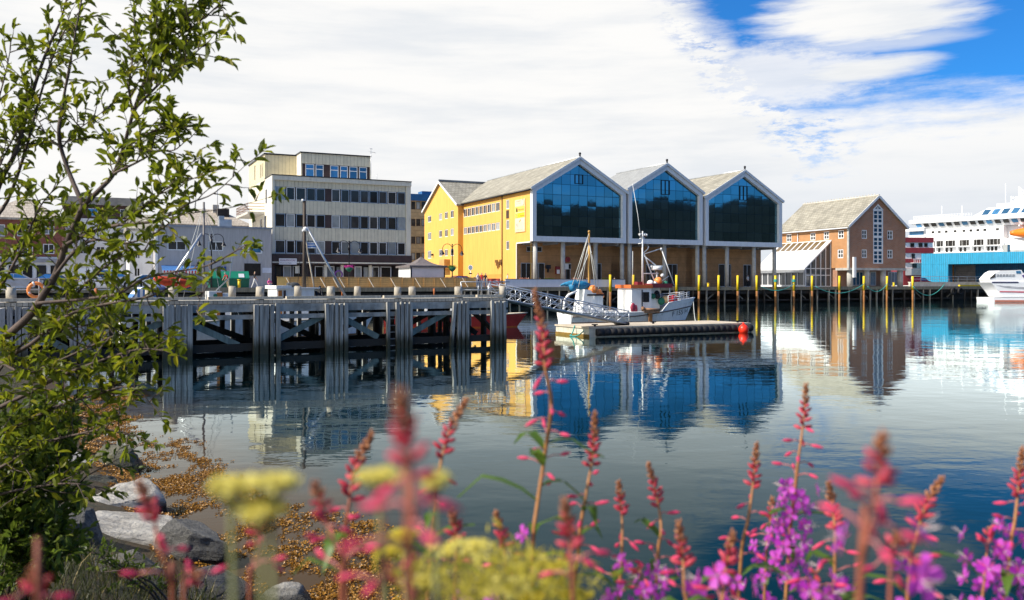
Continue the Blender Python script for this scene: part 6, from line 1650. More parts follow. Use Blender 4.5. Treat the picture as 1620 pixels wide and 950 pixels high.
def fireweed(label, P, D, spike=90, pend=(90, 200), npend=8, flow=None, nflow=0, leaves=(150, 400), nleaf=4, red=False, thick=1.0, leafL=.075, soft=None):
    k = D/F; tip = pt(*P[0], D)
    last = pt(*P[-1], D); gz = bank_z(last.x, D)
    path = [pt(px, py, D+.012*sin(i*1.9)) for i, (px, py) in enumerate(P)]+[Vector((last.x+R.uniform(-.04, .04), D+.03, min(gz, last.z-.05)))]
    base = path[-1].copy(); h = thing('fireweed', label, 'wildflower', base, 0, 'fireweed spikes in the foreground')
    path = [p-base for p in path]
    Q = []
    n = len(path)
    for i in range(n-1):
        a, b, c, d = path[max(i-1, 0)], path[i], path[i+1], path[min(i+2, n-1)]
        for j in range(6):
            u = j/6; Q.append(.5*((2*b)+(c-a)*u+(2*a-5*b+4*c-d)*u*u+(3*b-a-3*c+d)*u**3))
    Q.append(path[-1]); cum = [0]
    for a, b in zip(Q, Q[1:]): cum.append(cum[-1]+(b-a).length)
    def at(s):
        for i in range(len(Q)-1):
            if cum[i+1] >= s: return Q[i].lerp(Q[i+1], (s-cum[i])/max(1e-6, cum[i+1]-cum[i])), (Q[i]-Q[i+1]).normalized()
        return Q[-1], Vector((0, 0, 1))
    m = MB(); m.tube(Q, [.0008+.0018*min(1, c/.15)*thick for c in cum], 7); m.build('stem', STEMR if red else STEM, h)
    S = spike*k; sb = MB(); s = 0; ga = R.uniform(0, 6)
    while s < S:
        u = s/S; p, t = at(s); ga += 2.4; o1 = t.orthogonal().normalized(); o2 = t.cross(o1)
        rad = (o1*cos(ga)+o2*sin(ga)); L = (.006+.010*u)*(.9+.2*R.random())*thick; r = (.0017+.0017*u)*thick
        bud_shape(sb, p+rad*.0012, t*(1.1-.75*u)+rad*(.35+.75*u), L, r, 0 if u < .35+.2*R.random() else 1, 5)
        s += (.0016+.0019*u)*thick
    sb.build('bud_spike', [BUDT, BUD], h)
    if D < .7: npend = max(2, int(npend*.7)); nleaf = 0
    nflow = int(nflow*.95)
    for i in range(npend):
        s = (pend[0]+(pend[1]-pend[0])*(i+R.uniform(.1, .9))/npend)*k; p, t = at(s); ga += 2.4; o1 = t.orthogonal().normalized(); o2 = t.cross(o1)
        rad = o1*cos(ga)+o2*sin(ga); u = i/max(1, npend-1)
        d = (rad+Vector((0, 0, .35-.9*(1-u)*R.random()))).normalized(); pl = (.010+.016*u)*thick
        b = MB(); e = p+d*pl; b.tube([p, p+d*pl*.6+Vector((0, 0, .002)), e], .0009, 4, 1)
        bud_shape(b, e, d+Vector((0, 0, R.uniform(-.7, .2))), (.015+.006*R.random())*thick, .0027*thick, 0, 7); b.build('bud', [BUDP, PED], h)
    for i in range(nflow):
        s = (flow[0]+(flow[1]-flow[0])*(i+R.random())/nflow)*k; p, t = at(s); ga += 2.4; o1 = t.orthogonal().normalized(); o2 = t.cross(o1)
        rad = o1*cos(ga)+o2*sin(ga); d = (rad+Vector((0, 0, .25))+Vector((0, -.25, 0))).normalized()
        flower(h, p+d*R.uniform(.016, .034), d, R.uniform(.011, .0155))
    for i in range(nleaf):
        s = (leaves[0]+(leaves[1]-leaves[0])*(i+R.random()*.8)/max(1, nleaf))*k; p, t = at(min(s, cum[-1]*.97)); ga += 2.4; o1 = t.orthogonal().normalized(); o2 = t.cross(o1)
        rad = o1*cos(ga)+o2*sin(ga); rad.y *= .6; b = MB(); L = leafL*R.uniform(.7, 1.15); W = L*.11; up = Vector((0, 0, 1))
        pts = [p+rad*(L*u)+up*(L*(.75*u-.75*u*u*R.uniform(.8, 1.3))) for u in (0, .2, .45, .7, 1)]; sd = rad.cross(up).normalized()
        ws = [.15, .8, 1, .7, .03]; A = [b.V(q+sd*W*w_) for q, w_ in zip(pts, ws)]; C = [b.V(q-up*W*.2) for q in pts]; Bv = [b.V(q-sd*W*w_) for q, w_ in zip(pts, ws)]
        for j in range(4): b.idx((A[j], A[j+1], C[j+1], C[j]), 0, True); b.idx((C[j], C[j+1], Bv[j+1], Bv[j]), 0, True)
        b.build('leaf', FWLEAF, h)
    return h
B_ = 1100
fireweed('tallest fireweed with pink hanging buds and green leaves, left of centre before the gangway', [(846, 462), (858, 520), (862, 580), (872, 640), (862, 720), (850, 800), (843, 870), (838, B_)], 1.15, 130, (130, 330), 13, (400, 420), 2, (240, 420), 7, thick=1.0, leafL=.10)
fireweed('very blurred thick fireweed spike close to the lens, left of centre', [(634, 625), (645, 700), (652, 790), (648, 870), (655, B_)], .31, 175, (175, 300), 9, None, 0, (300, 420), 3, True, thick=0.62)
fireweed('slender fireweed leaning left with tan tip above the yellow umbels', [(588, 688), (562, 740), (552, 800), (546, 860), (540, B_)], .92, 120, (120, 220), 6, None, 0, (150, 330), 4, True)
fireweed('fireweed spike leaning right of the very blurred one, with hanging pink buds', [(737, 634), (712, 680), (697, 735), (688, 800), (680, 900), (676, B_)], 1.05, 110, (120, 260), 7, None, 0, (180, 350), 4)
fireweed('red fireweed spike between the pale umbel and the leaning tan one', [(499, 765), (512, 810), (530, 860), (545, 910), (550, B_)], .58, 80, (80, 190), 6, None, 0, (150, 260), 2, True, thick=0.72)
fireweed('dark red fireweed spike over the biggest boulder', [(221, 765), (243, 820), (252, 870), (268, 920), (272, B_)], .60, 80, (85, 190), 7, None, 0, (140, 300), 2, True, thick=0.72)
fireweed('pink fireweed spike below the left yellow umbel', [(404, 822), (410, 870), (400, 910), (396, B_)], .66, 50, (50, 140), 5, None, 0, (120, 250), 2, True, thick=0.7)
fireweed('fireweed spike right of the tallest one with drooping pink buds', [(941, 655), (938, 720), (926, 790), (915, 870), (905, B_)], 1.2, 90, (95, 250), 11, (330, 380), 3, (150, 380), 6)
fireweed('thin tan tipped fireweed before the dark water, right of the big pale umbel mass', [(785, 812), (794, 850), (800, 890), (802, B_)], 1.1, 70, (75, 150), 4, (100, 150), 2, (140, 260), 3)
fireweed('thin fireweed with short pink spike, second right of the tallest one', [(979, 764), (984, 820), (984, 870), (978, B_)], 1.25, 60, (65, 180), 7, (150, 230), 5, (150, 300), 5)
fireweed('blurred brown red fireweed spike in front of the tallest one at its right foot', [(893, 792), (901, 850), (904, 910), (906, B_)], .62, 100, (100, 170), 5, None, 0, (120, 260), 2, True, thick=0.75)
fireweed('fireweed with tan tip leaning right, pink buds and magenta flowers at its foot', [(1026, 735), (1040, 790), (1046, 840), (1040, 890), (1036, B_)], 1.25, 75, (80, 170), 7, (165, 260), 8, (120, 300), 5)
fireweed('short tan fireweed spike between two magenta clusters', [(1074, 828), (1080, 880), (1082, 930), (1084, B_)], 1.0, 80, (80, 160), 5, (90, 170), 5, (110, 260), 4)
fireweed('slim fireweed with drooping buds left of the magenta flowering one', [(1197, 703), (1192, 760), (1184, 820), (1172, 890), (1166, B_)], 1.3, 75, (80, 200), 9, (200, 330), 7, (200, 360), 5)
fireweed('magenta flowering fireweed with the tallest spike right of centre', [(1275, 610), (1272, 660), (1264, 720), (1256, 790), (1248, 870), (1240, B_)], 1.35, 75, (70, 160), 10, (165, 330), 36, (190, 380), 8)
fireweed('magenta fireweed half behind the tallest flowering spike', [(1222, 790), (1218, 830), (1212, 880), (1206, B_)], 1.5, 40, (40, 80), 4, (70, 260), 16, (100, 300), 5)
fireweed('tan tipped fireweed spike between the flowering one and the thick blurred one', [(1311, 765), (1318, 810), (1321, 870), (1318, B_)], 1.15, 85, (85, 150), 6, (130, 230), 6, (120, 280), 4)
fireweed('thick blurred red fireweed spike close to the lens at the right', [(1396, 690), (1388, 750), (1382, 810), (1366, 880), (1352, B_)], .42, 110, (110, 230), 12, None, 0, (230, 330), 3, True, thick=0.72)
fireweed('fireweed leaning right with tan head, right of the thick blurred one', [(1490, 757), (1465, 800), (1450, 850), (1440, 900), (1432, B_)], 1.0, 95, (95, 210), 9, (180, 260), 3, (150, 300), 4)
fireweed('fireweed at the right edge with magenta flowers along its left side', [(1617, 712), (1612, 760), (1606, 820), (1596, 890), (1588, B_)], 1.2, 85, (75, 170), 9, (130, 330), 20, (180, 330), 4)
fireweed('magenta fireweed cluster in the bottom right corner', [(1566, 838), (1562, 870), (1558, 910), (1552, B_)], 1.2, 25, (20, 50), 4, (25, 190), 20, (120, 260), 4)
fireweed('short dark fireweed spike left of the magenta flowering one', [(1160, 845), (1152, 885), (1145, 930), (1142, B_)], .95, 75, (75, 130), 5, (70, 150), 6, (110, 250), 4)
fireweed('pale pink blurred fireweed tip in the bottom left corner', [(54, 905), (60, 960), (62, B_)], .45, 70, (80, 120), 3, None, 0, (120, 200), 1, True, thick=0.7)
fireweed('tan fireweed tip between the leaning spike and the big pale umbel', [(716, 812), (722, 860), (724, B_)], .95, 60, (60, 110), 3, (110, 160), 2, (80, 200), 2)
fireweed('short pink fireweed tip beside the dark red spike at the bottom', [(312, 908), (296, 935), (290, B_)], .6, 40, (30, 90), 4, None, 0, (80, 200), 2, True, thick=0.7)
fireweed('magenta fireweed at the bottom edge right of centre', [(1010, 900), (1014, 930), (1014, B_)], 1.15, 15, (10, 40), 3, (10, 130), 12, (60, 200), 4)
fireweed('magenta fireweed at the bottom edge below the thick blurred spike', [(1290, 905), (1288, 940), (1284, B_)], 1.05, 10, (10, 40), 3, (10, 120), 14, (60, 200), 3)
fireweed('pink fireweed at the bottom edge right of the thick blurred spike', [(1420, 850), (1412, 890), (1405, B_)], .6, 40, (30, 120), 8, (60, 130), 5, (90, 220), 3, True, thick=0.7)
fireweed('fireweed with pink open buds at the bottom edge left of the pale umbel mass', [(612, 905), (606, 935), (600, B_)], .42, 20, (10, 70), 6, None, 0, (60, 150), 2, True, thick=0.6)

# ------------------------------------------------------------------ pale yellow umbels
UMB = leafy('umbel_pale', (.78, .66, .10), (.86, .80, .30), .4)
UMBY = leafy('umbel_yellow', (.66, .52, .03), (.80, .68, .12), .4)
USTEM = M('umbel_stem', (.13, .14, .04), .6)
ULEAF = leafy('umbel_leaf', (.34, .30, .02), (.60, .52, .08), .45)
def umbel(label, heads, D, mat, fol=None):
    px0 = sum(h_[0] for h_ in heads)/len(heads); b0 = pt(px0, 1150, D); base = Vector((b0.x, D, min(b0.z, bank_z(b0.x, D)))) 
    h = thing('yellow_umbel_plant', label, 'wildflower', base, 0, 'yellow umbel flowers in the foreground')
    st = MB(); st.X = Matrix.Translation(-base)
    for (px, py, w) in heads:
        c = pt(px, py, D); k = D/F; rad = w/2*k
        node = c-Vector((0, 0, rad*.45+.004)); st.tube([base, base.lerp(node, .6)+Vector((.01, 0, 0)), node], [.0018, .0015, .0011], 6)
        fl = MB(); fl.X = st.X
        for i in range(12):
            a = i*2.4+R.uniform(-.3, .3); q = sqrt((i+.5)/12)*R.uniform(.75, 1.2); e = c+Vector((cos(a)*rad*q, sin(a)*rad*q*.9, rad*.10*(1-q*q)+R.uniform(-.06, .06)*rad))
            st.tube([node, node.lerp(e, .6)+Vector((0, 0, -rad*.1*q)), e], [.0004, .0004, .0003], 3, cap=False)
            for j in range(9):
                b = 2.4*j; r2 = sqrt((j+.5)/9)*rad*.25; f = e+Vector((cos(b)*r2, sin(b)*r2, .002*R.random()))
                for t in range(2): leaf_faces(fl, f, rnd_dir()+Vector((0, 0, .4)), rnd_dir(), .0036, .003)
        fl.build('flower_head', mat, h)
    st.build('stem', USTEM, h)
    if fol:
        lf = MB(); lf.X = st.X
        for (px, py, w, n) in fol:
            for i in range(n):
                p = pt(px+R.gauss(0, w), py+R.gauss(0, w*.5), D+R.uniform(-.05, .08)); leaf_faces(lf, p, rnd_dir()+Vector((0, 0, .5)), rnd_dir(), R.uniform(.008, .018), .0022)
        lf.build('foliage', ULEAF, h)
umbel('two tiered pale yellow umbel, blurred, left over the seaweed', [(430, 770, 80), (365, 775, 60), (412, 812, 74)], .34, UMB)
umbel('pale umbel pair behind the very blurred fireweed spike', [(600, 760, 70), (688, 764, 36)], .36, UMB)
umbel('large pale yellow umbel in the yellow green mass at the bottom centre', [(735, 872, 95), (660, 925, 70), (800, 932, 80)], .6, UMB, [(740, 935, 60, 260), (660, 905, 25, 90)])
umbel('yellow green umbel plant right of the large pale one at the bottom', [(872, 900, 46), (910, 945, 50), (840, 950, 50)], .72, UMBY, [(860, 925, 40, 300), (800, 895, 34, 160)])
umbel('deep yellow small umbel between the leaning spikes at the bottom left', [(640, 850, 40), (610, 880, 34)], .55, UMBY)
# ------------------------------------------------------------------ quayside: plank fence, terrace, tent, lamps
R = random.Random(5)
PLY = M('fence_planks', (.72, .42, .15), .7, var=.12, streak=True, pattern=pat_lines('h', .2, .06, .5, .15))
PLYL = M('fence_end_board', (.72, .48, .16), .7, var=.1)
y = .9; xa, xb = QF.fx(438, y), QF.fx(752, y)
h = thing_fr('plank_fence', 'long orange brown plank fence propped up around the cafe terrace on the quay', 'fence', QF)
n = 18; zt = GZ+1.14
for k in range(n):
    a, b = xa+(xb-xa)*k/n, xa+(xb-xa)*(k+1)/n
    m = MB(); m.box(a+.03, b-.03, y-.02, y+.02, GZ+.08, zt+R.uniform(-.015, .015)); m.build('panel', PLYL if k == 0 else PLY, h)
    m = MB(); m.box(b-.05, b+.05, y-.11, y-.023, GZ, zt-.02); m.build('post', PLY, h)
m = MB(); m.box(xa, xb, y-.07, y+.07, zt+.02, zt+.06); m.build('top_rail', PLY, h)
for px in (457, 511, 531, 541, 587, 622, 661, 701, 736):
    x = QF.fx(px, .5); m = MB(); m.beam((x-.2, y-.12, zt-.05), (x+.25, .15, GZ+.02), .08, .05); m.build('prop', PALEW, h)
xa, xb = QF.fx(799, .35), QF.fx(989, .35)
h = thing_fr('terrace_wall', 'low white panelled wall round the cafe terrace below the first glass hall', 'wall', QF)
TW = M('terrace_panel', (.66, .67, .74), .5, var=.05, streak=True)
br = [xa, QF.fx(849.5, .35), QF.fx(905, .35), QF.fx(946, .35), xb]
for a, b in zip(br, br[1:]):
    m = MB(); m.box(a+.02, b-.02, .3, .4, GZ+.06, GZ+.98); m.build('panel', TW, h)
m = MB(); m.box(xa, xb, .27, .43, GZ+.983, GZ+1.04); m.build('top_rail', BROWNF, h)
m = MB(); m.box(xb-.1, xb, .401, 3.4, GZ+.06, GZ+.98); m.build('panel', TW, h)
# planters with small plants along the terrace wall
for i, px in enumerate((828, 868, 913, 960)):
    x = QF.fx(px, .9); p = QF.w(x, .9, GZ)
    o = thing('planter', 'terracotta planter behind the white terrace wall, %s' % ('farthest left by the yellow wall', 'second from the left', 'just left of the furled blue sail mast', 'nearest to the middle hall')[i], 'planter', p, QF.ang, 'planters on the terrace')
    m = MB(); m.hexa([(-.5, -.2, 0), (.5, -.2, 0), (.5, .2, 0), (-.5, .2, 0), (-.6, -.25, .95), (.6, -.25, .95), (.6, .25, .95), (-.6, .25, .95)]); m.build('box', M('terracotta', (.42, .2, .1), .8), o)
    m = MB()
    for k in range(90): leaf_faces(m, Vector((R.uniform(-.55, .55), R.uniform(-.2, .2), .95)), rnd_dir()+Vector((0, 0, 1.2)), rnd_dir(), R.uniform(.12, .3), .07)
    m.build('plant', LEAFD if i % 2 else M('planter_flowers', (.55, .25, .18), .7, var=.6, vs=9), o)
# gazebo tent
def gazebo():
    h = thing_fr('gazebo_tent', 'white sided gazebo tent with dark grey pyramid roof beside the yellow gable', 'tent', QF)
    y0, y1 = 2.6, 7.0
    xl, xr = QF.fx(650.5, y0), QF.fx(703, y0); D = QF.D((xl+xr)/2, y0); ze = H+(449-420.5)/F*D; zc = H+(449-406.5)/F*QF.D((xl+xr)/2, 4.8)
    CV = M('tent_canvas', (.72, .66, .66), .8, var=.05); RF = M('tent_roof_grey', (.16, .14, .14), .8, var=.25, vs=3)
    for a in (xl, xr):
        for b in (y0, y1): m = MB(); m.box(a-.06, a+.06, b-.06, b+.06, GZ, ze); m.build('pole', DARK, h)
    m = MB(); m.box(xl+.07, xr-.07, y0-.01, y0+.01, GZ+.05, ze-.02); m.build('side_panel', CV, h)
    m = MB(); m.box(xl-.01, xl+.01, y0+.07, y1-.07, GZ+.05, ze-.02); m.build('side_panel', WHITE, h)
    m = MB(); m.box(xl+.07, xr-.07, y1-.01, y1+.01, GZ+.05, ze-.02); m.build('side_panel', CV, h)
    m = MB(); e = .25; c = ((xl+xr)/2, (y0+y1)/2, zc); Q = [(xl-e, y0-e, ze), (xr+e, y0-e, ze), (xr+e, y1+e, ze), (xl-e, y1+e, ze)]
    N = 6
    for k in range(4):
        a, b = Vector(Q[k]), Vector(Q[(k+1) % 4]); cc = Vector(c)
        for i in range(N):
            u0, u1 = i/N, (i+1)/N; s = lambda u: -.28*sin(pi*u)
            P = [a.lerp(cc, u0)+Vector((0, 0, s(u0))), b.lerp(cc, u0)+Vector((0, 0, s(u0))), b.lerp(cc, u1)+Vector((0, 0, s(u1))), a.lerp(cc, u1)+Vector((0, 0, s(u1)))]
            m.face(P if i < N-1 else P[:3])
        m.face([a, b, b-Vector((0, 0, .22)), a-Vector((0, 0, .22))])
    m.build('roof', RF, h)
gazebo()
# twin armed street lamps
def lamps():
    spots = [(552.4, 2.2, 381, 'before the cream office block, with magenta flower basket'), (715.5, 2.4, 386, 'before the yellow gable, with green hanging basket'), (334.5, 3.0, 370, 'before the grey shop, partly behind willow leaves')]
    for i, (px, y, top, wh) in enumerate(spots):
        x = QF.fx(px, y); p = QF.w(x, y, GZ); D = p.y; zt = H+(449-top)/F*D-GZ; r = .58
        o = thing('street_lamp', 'dark twin armed street lamp '+wh, 'street lamp', p, QF.ang, 'street lamps on the quay')
        m = MB(); m.tube([(0, 0, 0), (0, 0, .5), (0, 0, zt-.9), (0, 0, zt-.15)], [.10, .07, .06, .05], 8); m.ball((0, 0, zt-.1), .09, m=0, seg=8, ring=5); m.tube([(0, 0, zt-1.0), (0, 0, zt-.55)], .13, 8); m.build('pole', DARK, o)
        for s in (-1, 1):
            m = MB(); m.tube([(0, 0, zt-1.0)]+[(s*(r-r*cos(t*pi/8)), 0, zt-.6+r*sin(t*pi/8)) for t in range(9)]+[(s*2*r, 0, zt-.8)], .035, 6); m.build('arm', DARK, o)
            m = MB(); m.tube([(s*2*r, 0, zt-.78), (s*2*r, 0, zt-.95), (s*2*r, 0, zt-1.2)], [.05, .14, .27], 10, cap=False); sh = m.build('lamp_shade', DARK, o)
            m = MB(); m.ball((s*2*r, 0, zt-1.18), .15, m=0, seg=8, ring=6); m.build('bulb', M('frosted_glass', (.8, .8, .78), .3), sh)
        if i < 2:
            zb = H+(449-424.5)/F*D-GZ; m = MB(); m.tube([(0, 0, zb-.4), (0, 0, zb-.15), (0, 0, zb+.06)], [.1, .35, .42], 10); b = m.build('flower_basket', GREENB, o)
            m = MB()
            for k in range(150): leaf_faces(m, Vector((R.gauss(0, .22), R.gauss(0, .22), zb+R.uniform(-.05, .2))), rnd_dir()+Vector((0, 0, .6)), rnd_dir(), .2, .1)
            m.build('basket_flowers', leafy('basket_magenta', (.5, .03, .3), (.75, .1, .4), .2) if i == 0 else leafy('basket_green', (.05, .16, .03), (.2, .3, .05), .2), o)
lamps()
# street furniture and objects on the quay
def q_at(px, y, z=GZ): return QF.w(QF.fx(px, y), y, z)
x0, x1 = QF.fx(331, 3.2), QF.fx(394.5, 3.2)
h = thing_fr('container', 'green metal container with a white label before the grey shop', 'container', QF)
GC = M('container_green', (.01, .13, .08), .5, var=.1, streak=True); GC2 = M('container_green_lid', (.015, .24, .14), .45, var=.1)
m = MB(); m.hexa([(x0+.1, 3.2, GZ+.1), (x1-.05, 3.2, GZ+.1), (x1-.05, 5, GZ+.1), (x0+.1, 5, GZ+.1), (x0-.1, 3.1, GZ+1.0), (x1, 3.1, GZ+1.0), (x1, 5, GZ+1.0), (x0-.1, 5, GZ+1.0)]); m.build('body', GC, h)
m = MB(); m.hexa([(x0-.1, 3.1, GZ+1.003), (x1, 3.1, GZ+1.003), (x1, 5, GZ+1.003), (x0-.1, 5, GZ+1.003), (x0+.25, 3.6, GZ+1.75), (x1-.02, 3.6, GZ+1.75), (x1-.02, 5, GZ+1.75), (x0+.25, 5, GZ+1.75)])
m.box(x0-.12, x1+.03, 3.02, 3.12, GZ+.95, GZ+1.08); m.build('lid', GC2, h)
m = MB(); a = QF.fx(378, 3); m.hexa([(a, 3.12, GZ+1.12), (a+.55, 3.12, GZ+1.12), (a+.55, 3.14, GZ+1.12), (a, 3.14, GZ+1.12), (a, 3.38, GZ+1.5), (a+.55, 3.38, GZ+1.5), (a+.55, 3.4, GZ+1.5), (a, 3.4, GZ+1.5)]); m.build('label', WHITE, h)
for a in (x0+.5, x1-.5): m = MB(); m.box(a-.2, a+.2, 3.3, 4.8, GZ, GZ+.097); m.build('foot', DARK, h)
for px, c, lb, hh in ((378.5, YPOST, 'short yellow bollard before the green container', .82),):
    p = q_at(px, .6); o = thing('bollard', lb, 'bollard', p); m = MB(); m.tube([(0, 0, 0), (0, 0, hh)], [.15, .14], 12); m.build('shaft', c, o); m = MB(); m.tube([(0, 0, hh+.003), (0, 0, hh+.09)], .19, 12); m.build('cap', c, o)
p = QF.w(QF.fx(1120.5, 1.4), 1.4, GZ); o = thing('bollard', 'small yellow bollard under the middle glass hall', 'bollard', p); m = MB(); m.tube([(0, 0, 0), (0, 0, .5)], [.16, .13], 10); m.build('shaft', YPOST, o); m = MB(); m.tube([(0, 0, .503), (0, 0, .58)], .18, 10); m.build('cap', YPOST, o)
p = QF.w(QF.fx(1414, 1.8), 1.8, GZ); o = thing('bollard', 'yellow bollard by the brick building right corner', 'bollard', p); m = MB(); m.tube([(0, 0, 0), (0, 0, .6)], [.16, .13], 10); m.build('shaft', YPOST, o); m = MB(); m.tube([(0, 0, .603), (0, 0, .68)], .18, 10); m.build('cap', YPOST, o)
p = q_at(744.7, 5); o = thing('road_sign', 'round blue grey road sign on a pole against the yellow wall', 'road sign', p, -.5)
m = MB(); m.tube([(0, 0, 0), (0, 0, 2.2)], .035, 6); m.build('pole', GALV, o)
m = MB(); m.tube([(0, -.05, 2.35), (0, -.08, 2.35)], .27, 18); m.build('disc', M('sign_disc_blue', (.16, .22, .30), .4), o)
m = MB(); m.tube([(0, -.045, 2.35), (0, -.07, 2.35)], .31, 18); m.build('disc_rim', WHITE, o)
m = MB(); m.box(-.22, .22, -.06, -.04, 1.6, 1.75); m.build('plate', DARK, o)
for px, y, w, hh, mt, lb in ((733, 8, .95, 1.05, DARK, 'black utility cabinet at the foot of the yellow wall'), (757.5, 6, 1.0, 1.2, GALV, 'grey utility cabinet right of the round road sign')):
    p = q_at(px, y); o = thing('utility_cabinet', lb, 'cabinet', p, QF.ang); m = MB(); m.box(-w/2, w/2, -.3, .3, 0, hh); m.build('body', mt, o); m = MB(); m.box(-w/2-.04, w/2+.04, -.34, .34, hh+.003, hh+.07); m.build('lid', mt, o)
    m = MB(); m.box(-.02, .02, -.315, -.303, .1, hh-.1); m.build('door_gap', BLACKI, o)
# banner on the fence end
p = q_at(781, .5); o = thing('banner', 'red banner with white print hung between fence and terrace wall', 'banner', p, QF.ang)
m = MB(); N = 10
for k in range(N): 
    a, b = -.78+1.56*k/N, -.78+1.56*(k+1)/N; f = lambda v: .05*sin(v*7)
    m.face([(a, f(a), .18), (b, f(b), .18), (b, f(b), 1.06), (a, f(a), 1.06)])
m.build('cloth', M('banner_red', (.68, .12, .08), .8, var=.1), o)
text_obj(o, 'print', 'IS', lambda a, b, d: (a, .05*sin(a*7)-.02, b), -.55, .3, 1.1, .52, WHITE)
for s in (-.82, .82): m = MB(); m.tube([(s, 0, 0), (s, 0, 1.15)], .03, 6); m.build('post', PALEW, o)
# red parasol, fire hose, life ring, bag on the hall wall
for px, py, r_, lb, c in ((897, 411, .34, 'round red hose reel on the brown wall under the first hall', REDP),):
    x = KF.fx(px, 3.9); p = KF.w(x, 3.9, KF.z(py, x, 3.9)); o = thing('hose_reel', lb, 'hose reel', p, KF.ang); m = MB(); m.tube([(0, -.05, 0), (0, -.3, 0)], r_, 16); m.build('drum', M('reel_red', (.35, .05, .04), .5), o); m = MB(); m.tube([(0, -.303, 0), (0, -.34, 0)], r_*.55, 14); m.build('hub', REDP, o)
x = KF.fx(881.5, 3.9); p = KF.w(x, 3.9, KF.z(434, x, 3.9)); o = thing('wall_box', 'dark red box with a white panel on the brown wall under the first hall', 'wall box', p, KF.ang); m = MB(); m.box(-.3, .3, -.25, -.02, 0, .95); m.build('case', REDP, o); m = MB(); m.box(-.2, .2, -.27, -.253, .05, .55); m.build('panel', WHITE, o)
x = KF.fx(897.5, 3.7); p = KF.w(x, 3.7, KF.z(426.5, x, 3.7)); o = thing('display_board', 'white framed display board under the red hose reel', 'display board', p, KF.ang); m = MB(); m.box(-.45, .4, -.25, -.05, 0, .72); m.build('frame', WHITE, o); m = MB(); m.box(.05, .36, -.27, -.253, .05, .65); m.build('screen', BLACKI, o)
x = KF.fx(866, 3.9); p = KF.w(x, 3.9, KF.z(425.5, x, 3.9)); o = thing('loudspeaker', 'black loudspeaker on the brown wall right of the first hall doors', 'loudspeaker', p, KF.ang); m = MB(); m.box(-.3, .3, -.35, -.02, 0, .45); m.build('case', DARK, o); m = MB(); m.box(-.06, .06, -.3, -.02, -.45, -.003); m.build('bracket', DARK, o)
# parked vehicles behind the willow
def vehicle(name, label, px, y, prof, glass, wheels, wid, body, rz=0.0, group=None, clad=None):
    p = q_at(px, y); o = thing(name, label, 'van' if 'van' in name else 'car', p, QF.ang+rz, group)
    m = MB(); k = [(1.0, 0.0), (.94, .10)]
    n = len(prof); A = []
    for (s, ins) in ((-1, .0), (1, .0)):
        A.append([m.V((a, s*(wid/2-(.16*max(0, b-.95)/.9)), b)) for a, b in prof])
    m.idx(A[0]); m.idx(A[1][::-1])
    for i in range(n): m.idx((A[0][i], A[1][i], A[1][(i+1) % n], A[0][(i+1) % n]))
    m.build('body', body, o)
    for poly in glass:
        g = MB()
        for s in (-1, 1):
            g.face([(a, s*(wid/2-(.16*max(0, b-.95)/.9)+.012), b) for a, b in poly])
        g.build('side_window', GLASSB, o)
    for wx in wheels:
        for s in (-1, 1):
            w = MB(); w.tube([(wx, s*(wid/2-.16), .31), (wx, s*(wid/2+.03), .31)], .31, 16); t = w.build('wheel', MATS['black_rubber'], o)
            w = MB(); w.tube([(wx, s*(wid/2+.033), .31), (wx, s*(wid/2+.045), .31)], .18, 12); w.build('rim', GALV, t)
            w = MB(); w.tube([(wx, s*(wid/2-.1), .36), (wx, s*(wid/2+.008), .36)], .38, 16); w.build('wheel_arch', BLACKI, o)
    b = MB(); xs_ = [a for a, _ in prof]; x0, x1 = min(xs_), max(xs_)
    for s in (-1, 1): b.box(x1-.06, x1+.03, s*wid*.38-.18, s*wid*.38+.18, .62, .80)
    b.build('headlight', WHITE, o)
    b = MB()
    for s in (-1, 1): b.box(x0-.03, x0+.05, s*wid*.42-.1, s*wid*.42+.1, .7, 1.0)
    b.build('tail_light', REDB, o)
    b = MB(); b.box(x1-.02, x1+.08, -wid*.47, wid*.47, .3, .5); b.box(x0-.08, x0+.02, -wid*.47, wid*.47, .3, .5); b.build('bumper', DARK, o)
    return o
VP = [(-2.6, .32), (2.4, .32), (2.55, .5), (2.5, .95), (1.75, 1.12), (1.0, 1.85), (.7, 1.95), (-2.45, 1.98), (-2.6, 1.8)]
vehicle('van', 'white van parked on the quay, half hidden by the willow', 172, 4.5, VP, [[(.2, 1.15), (1.45, 1.15), (.95, 1.75), (.2, 1.78)], [(-.9, 1.15), (.1, 1.15), (.1, 1.78), (-.9, 1.78)]], (-1.65, 1.65), 1.9, WHITE)
CPF = [(-2.0, .3), (1.95, .3), (2.1, .5), (2.05, .82), (1.1, .95), (.35, 1.42), (-.9, 1.45), (-1.75, 1.0), (-2.05, .95)]
CG = [[(-.25, .98), (.85, .98), (.28, 1.36), (-.25, 1.38)], [(-1.5, 1.0), (-.33, .98), (-.33, 1.38), (-.88, 1.38)]]
vehicle('parked_car', 'dark grey car parked left of the white van', 88, 6.0, CPF, CG, (-1.3, 1.3), 1.7, M('car_grey', (.08, .085, .09), .3, .3), 0, 'cars parked on the quay')
vehicle('parked_car', 'silver car parked at the far left before the red brick house', 28, 5.0, CPF, CG, (-1.3, 1.3), 1.7, M('car_silver', (.5, .5, .52), .3, .5), 0, 'cars parked on the quay')
vehicle('parked_car', 'red car parked against the yellow wall behind the plank fence', 731, 11.0, CPF, CG, (-1.3, 1.3), 1.7, M('car_red', (.45, .015, .03), .3), 0, 'cars parked on the quay')
vehicle('parked_car', 'red car by the quay parapet before the blue warehouse', 1455, 9.0, CPF, CG, (-1.3, 1.3), 1.7, M('car_red', (.45, .015, .03), .3), .2, 'cars parked on the quay')
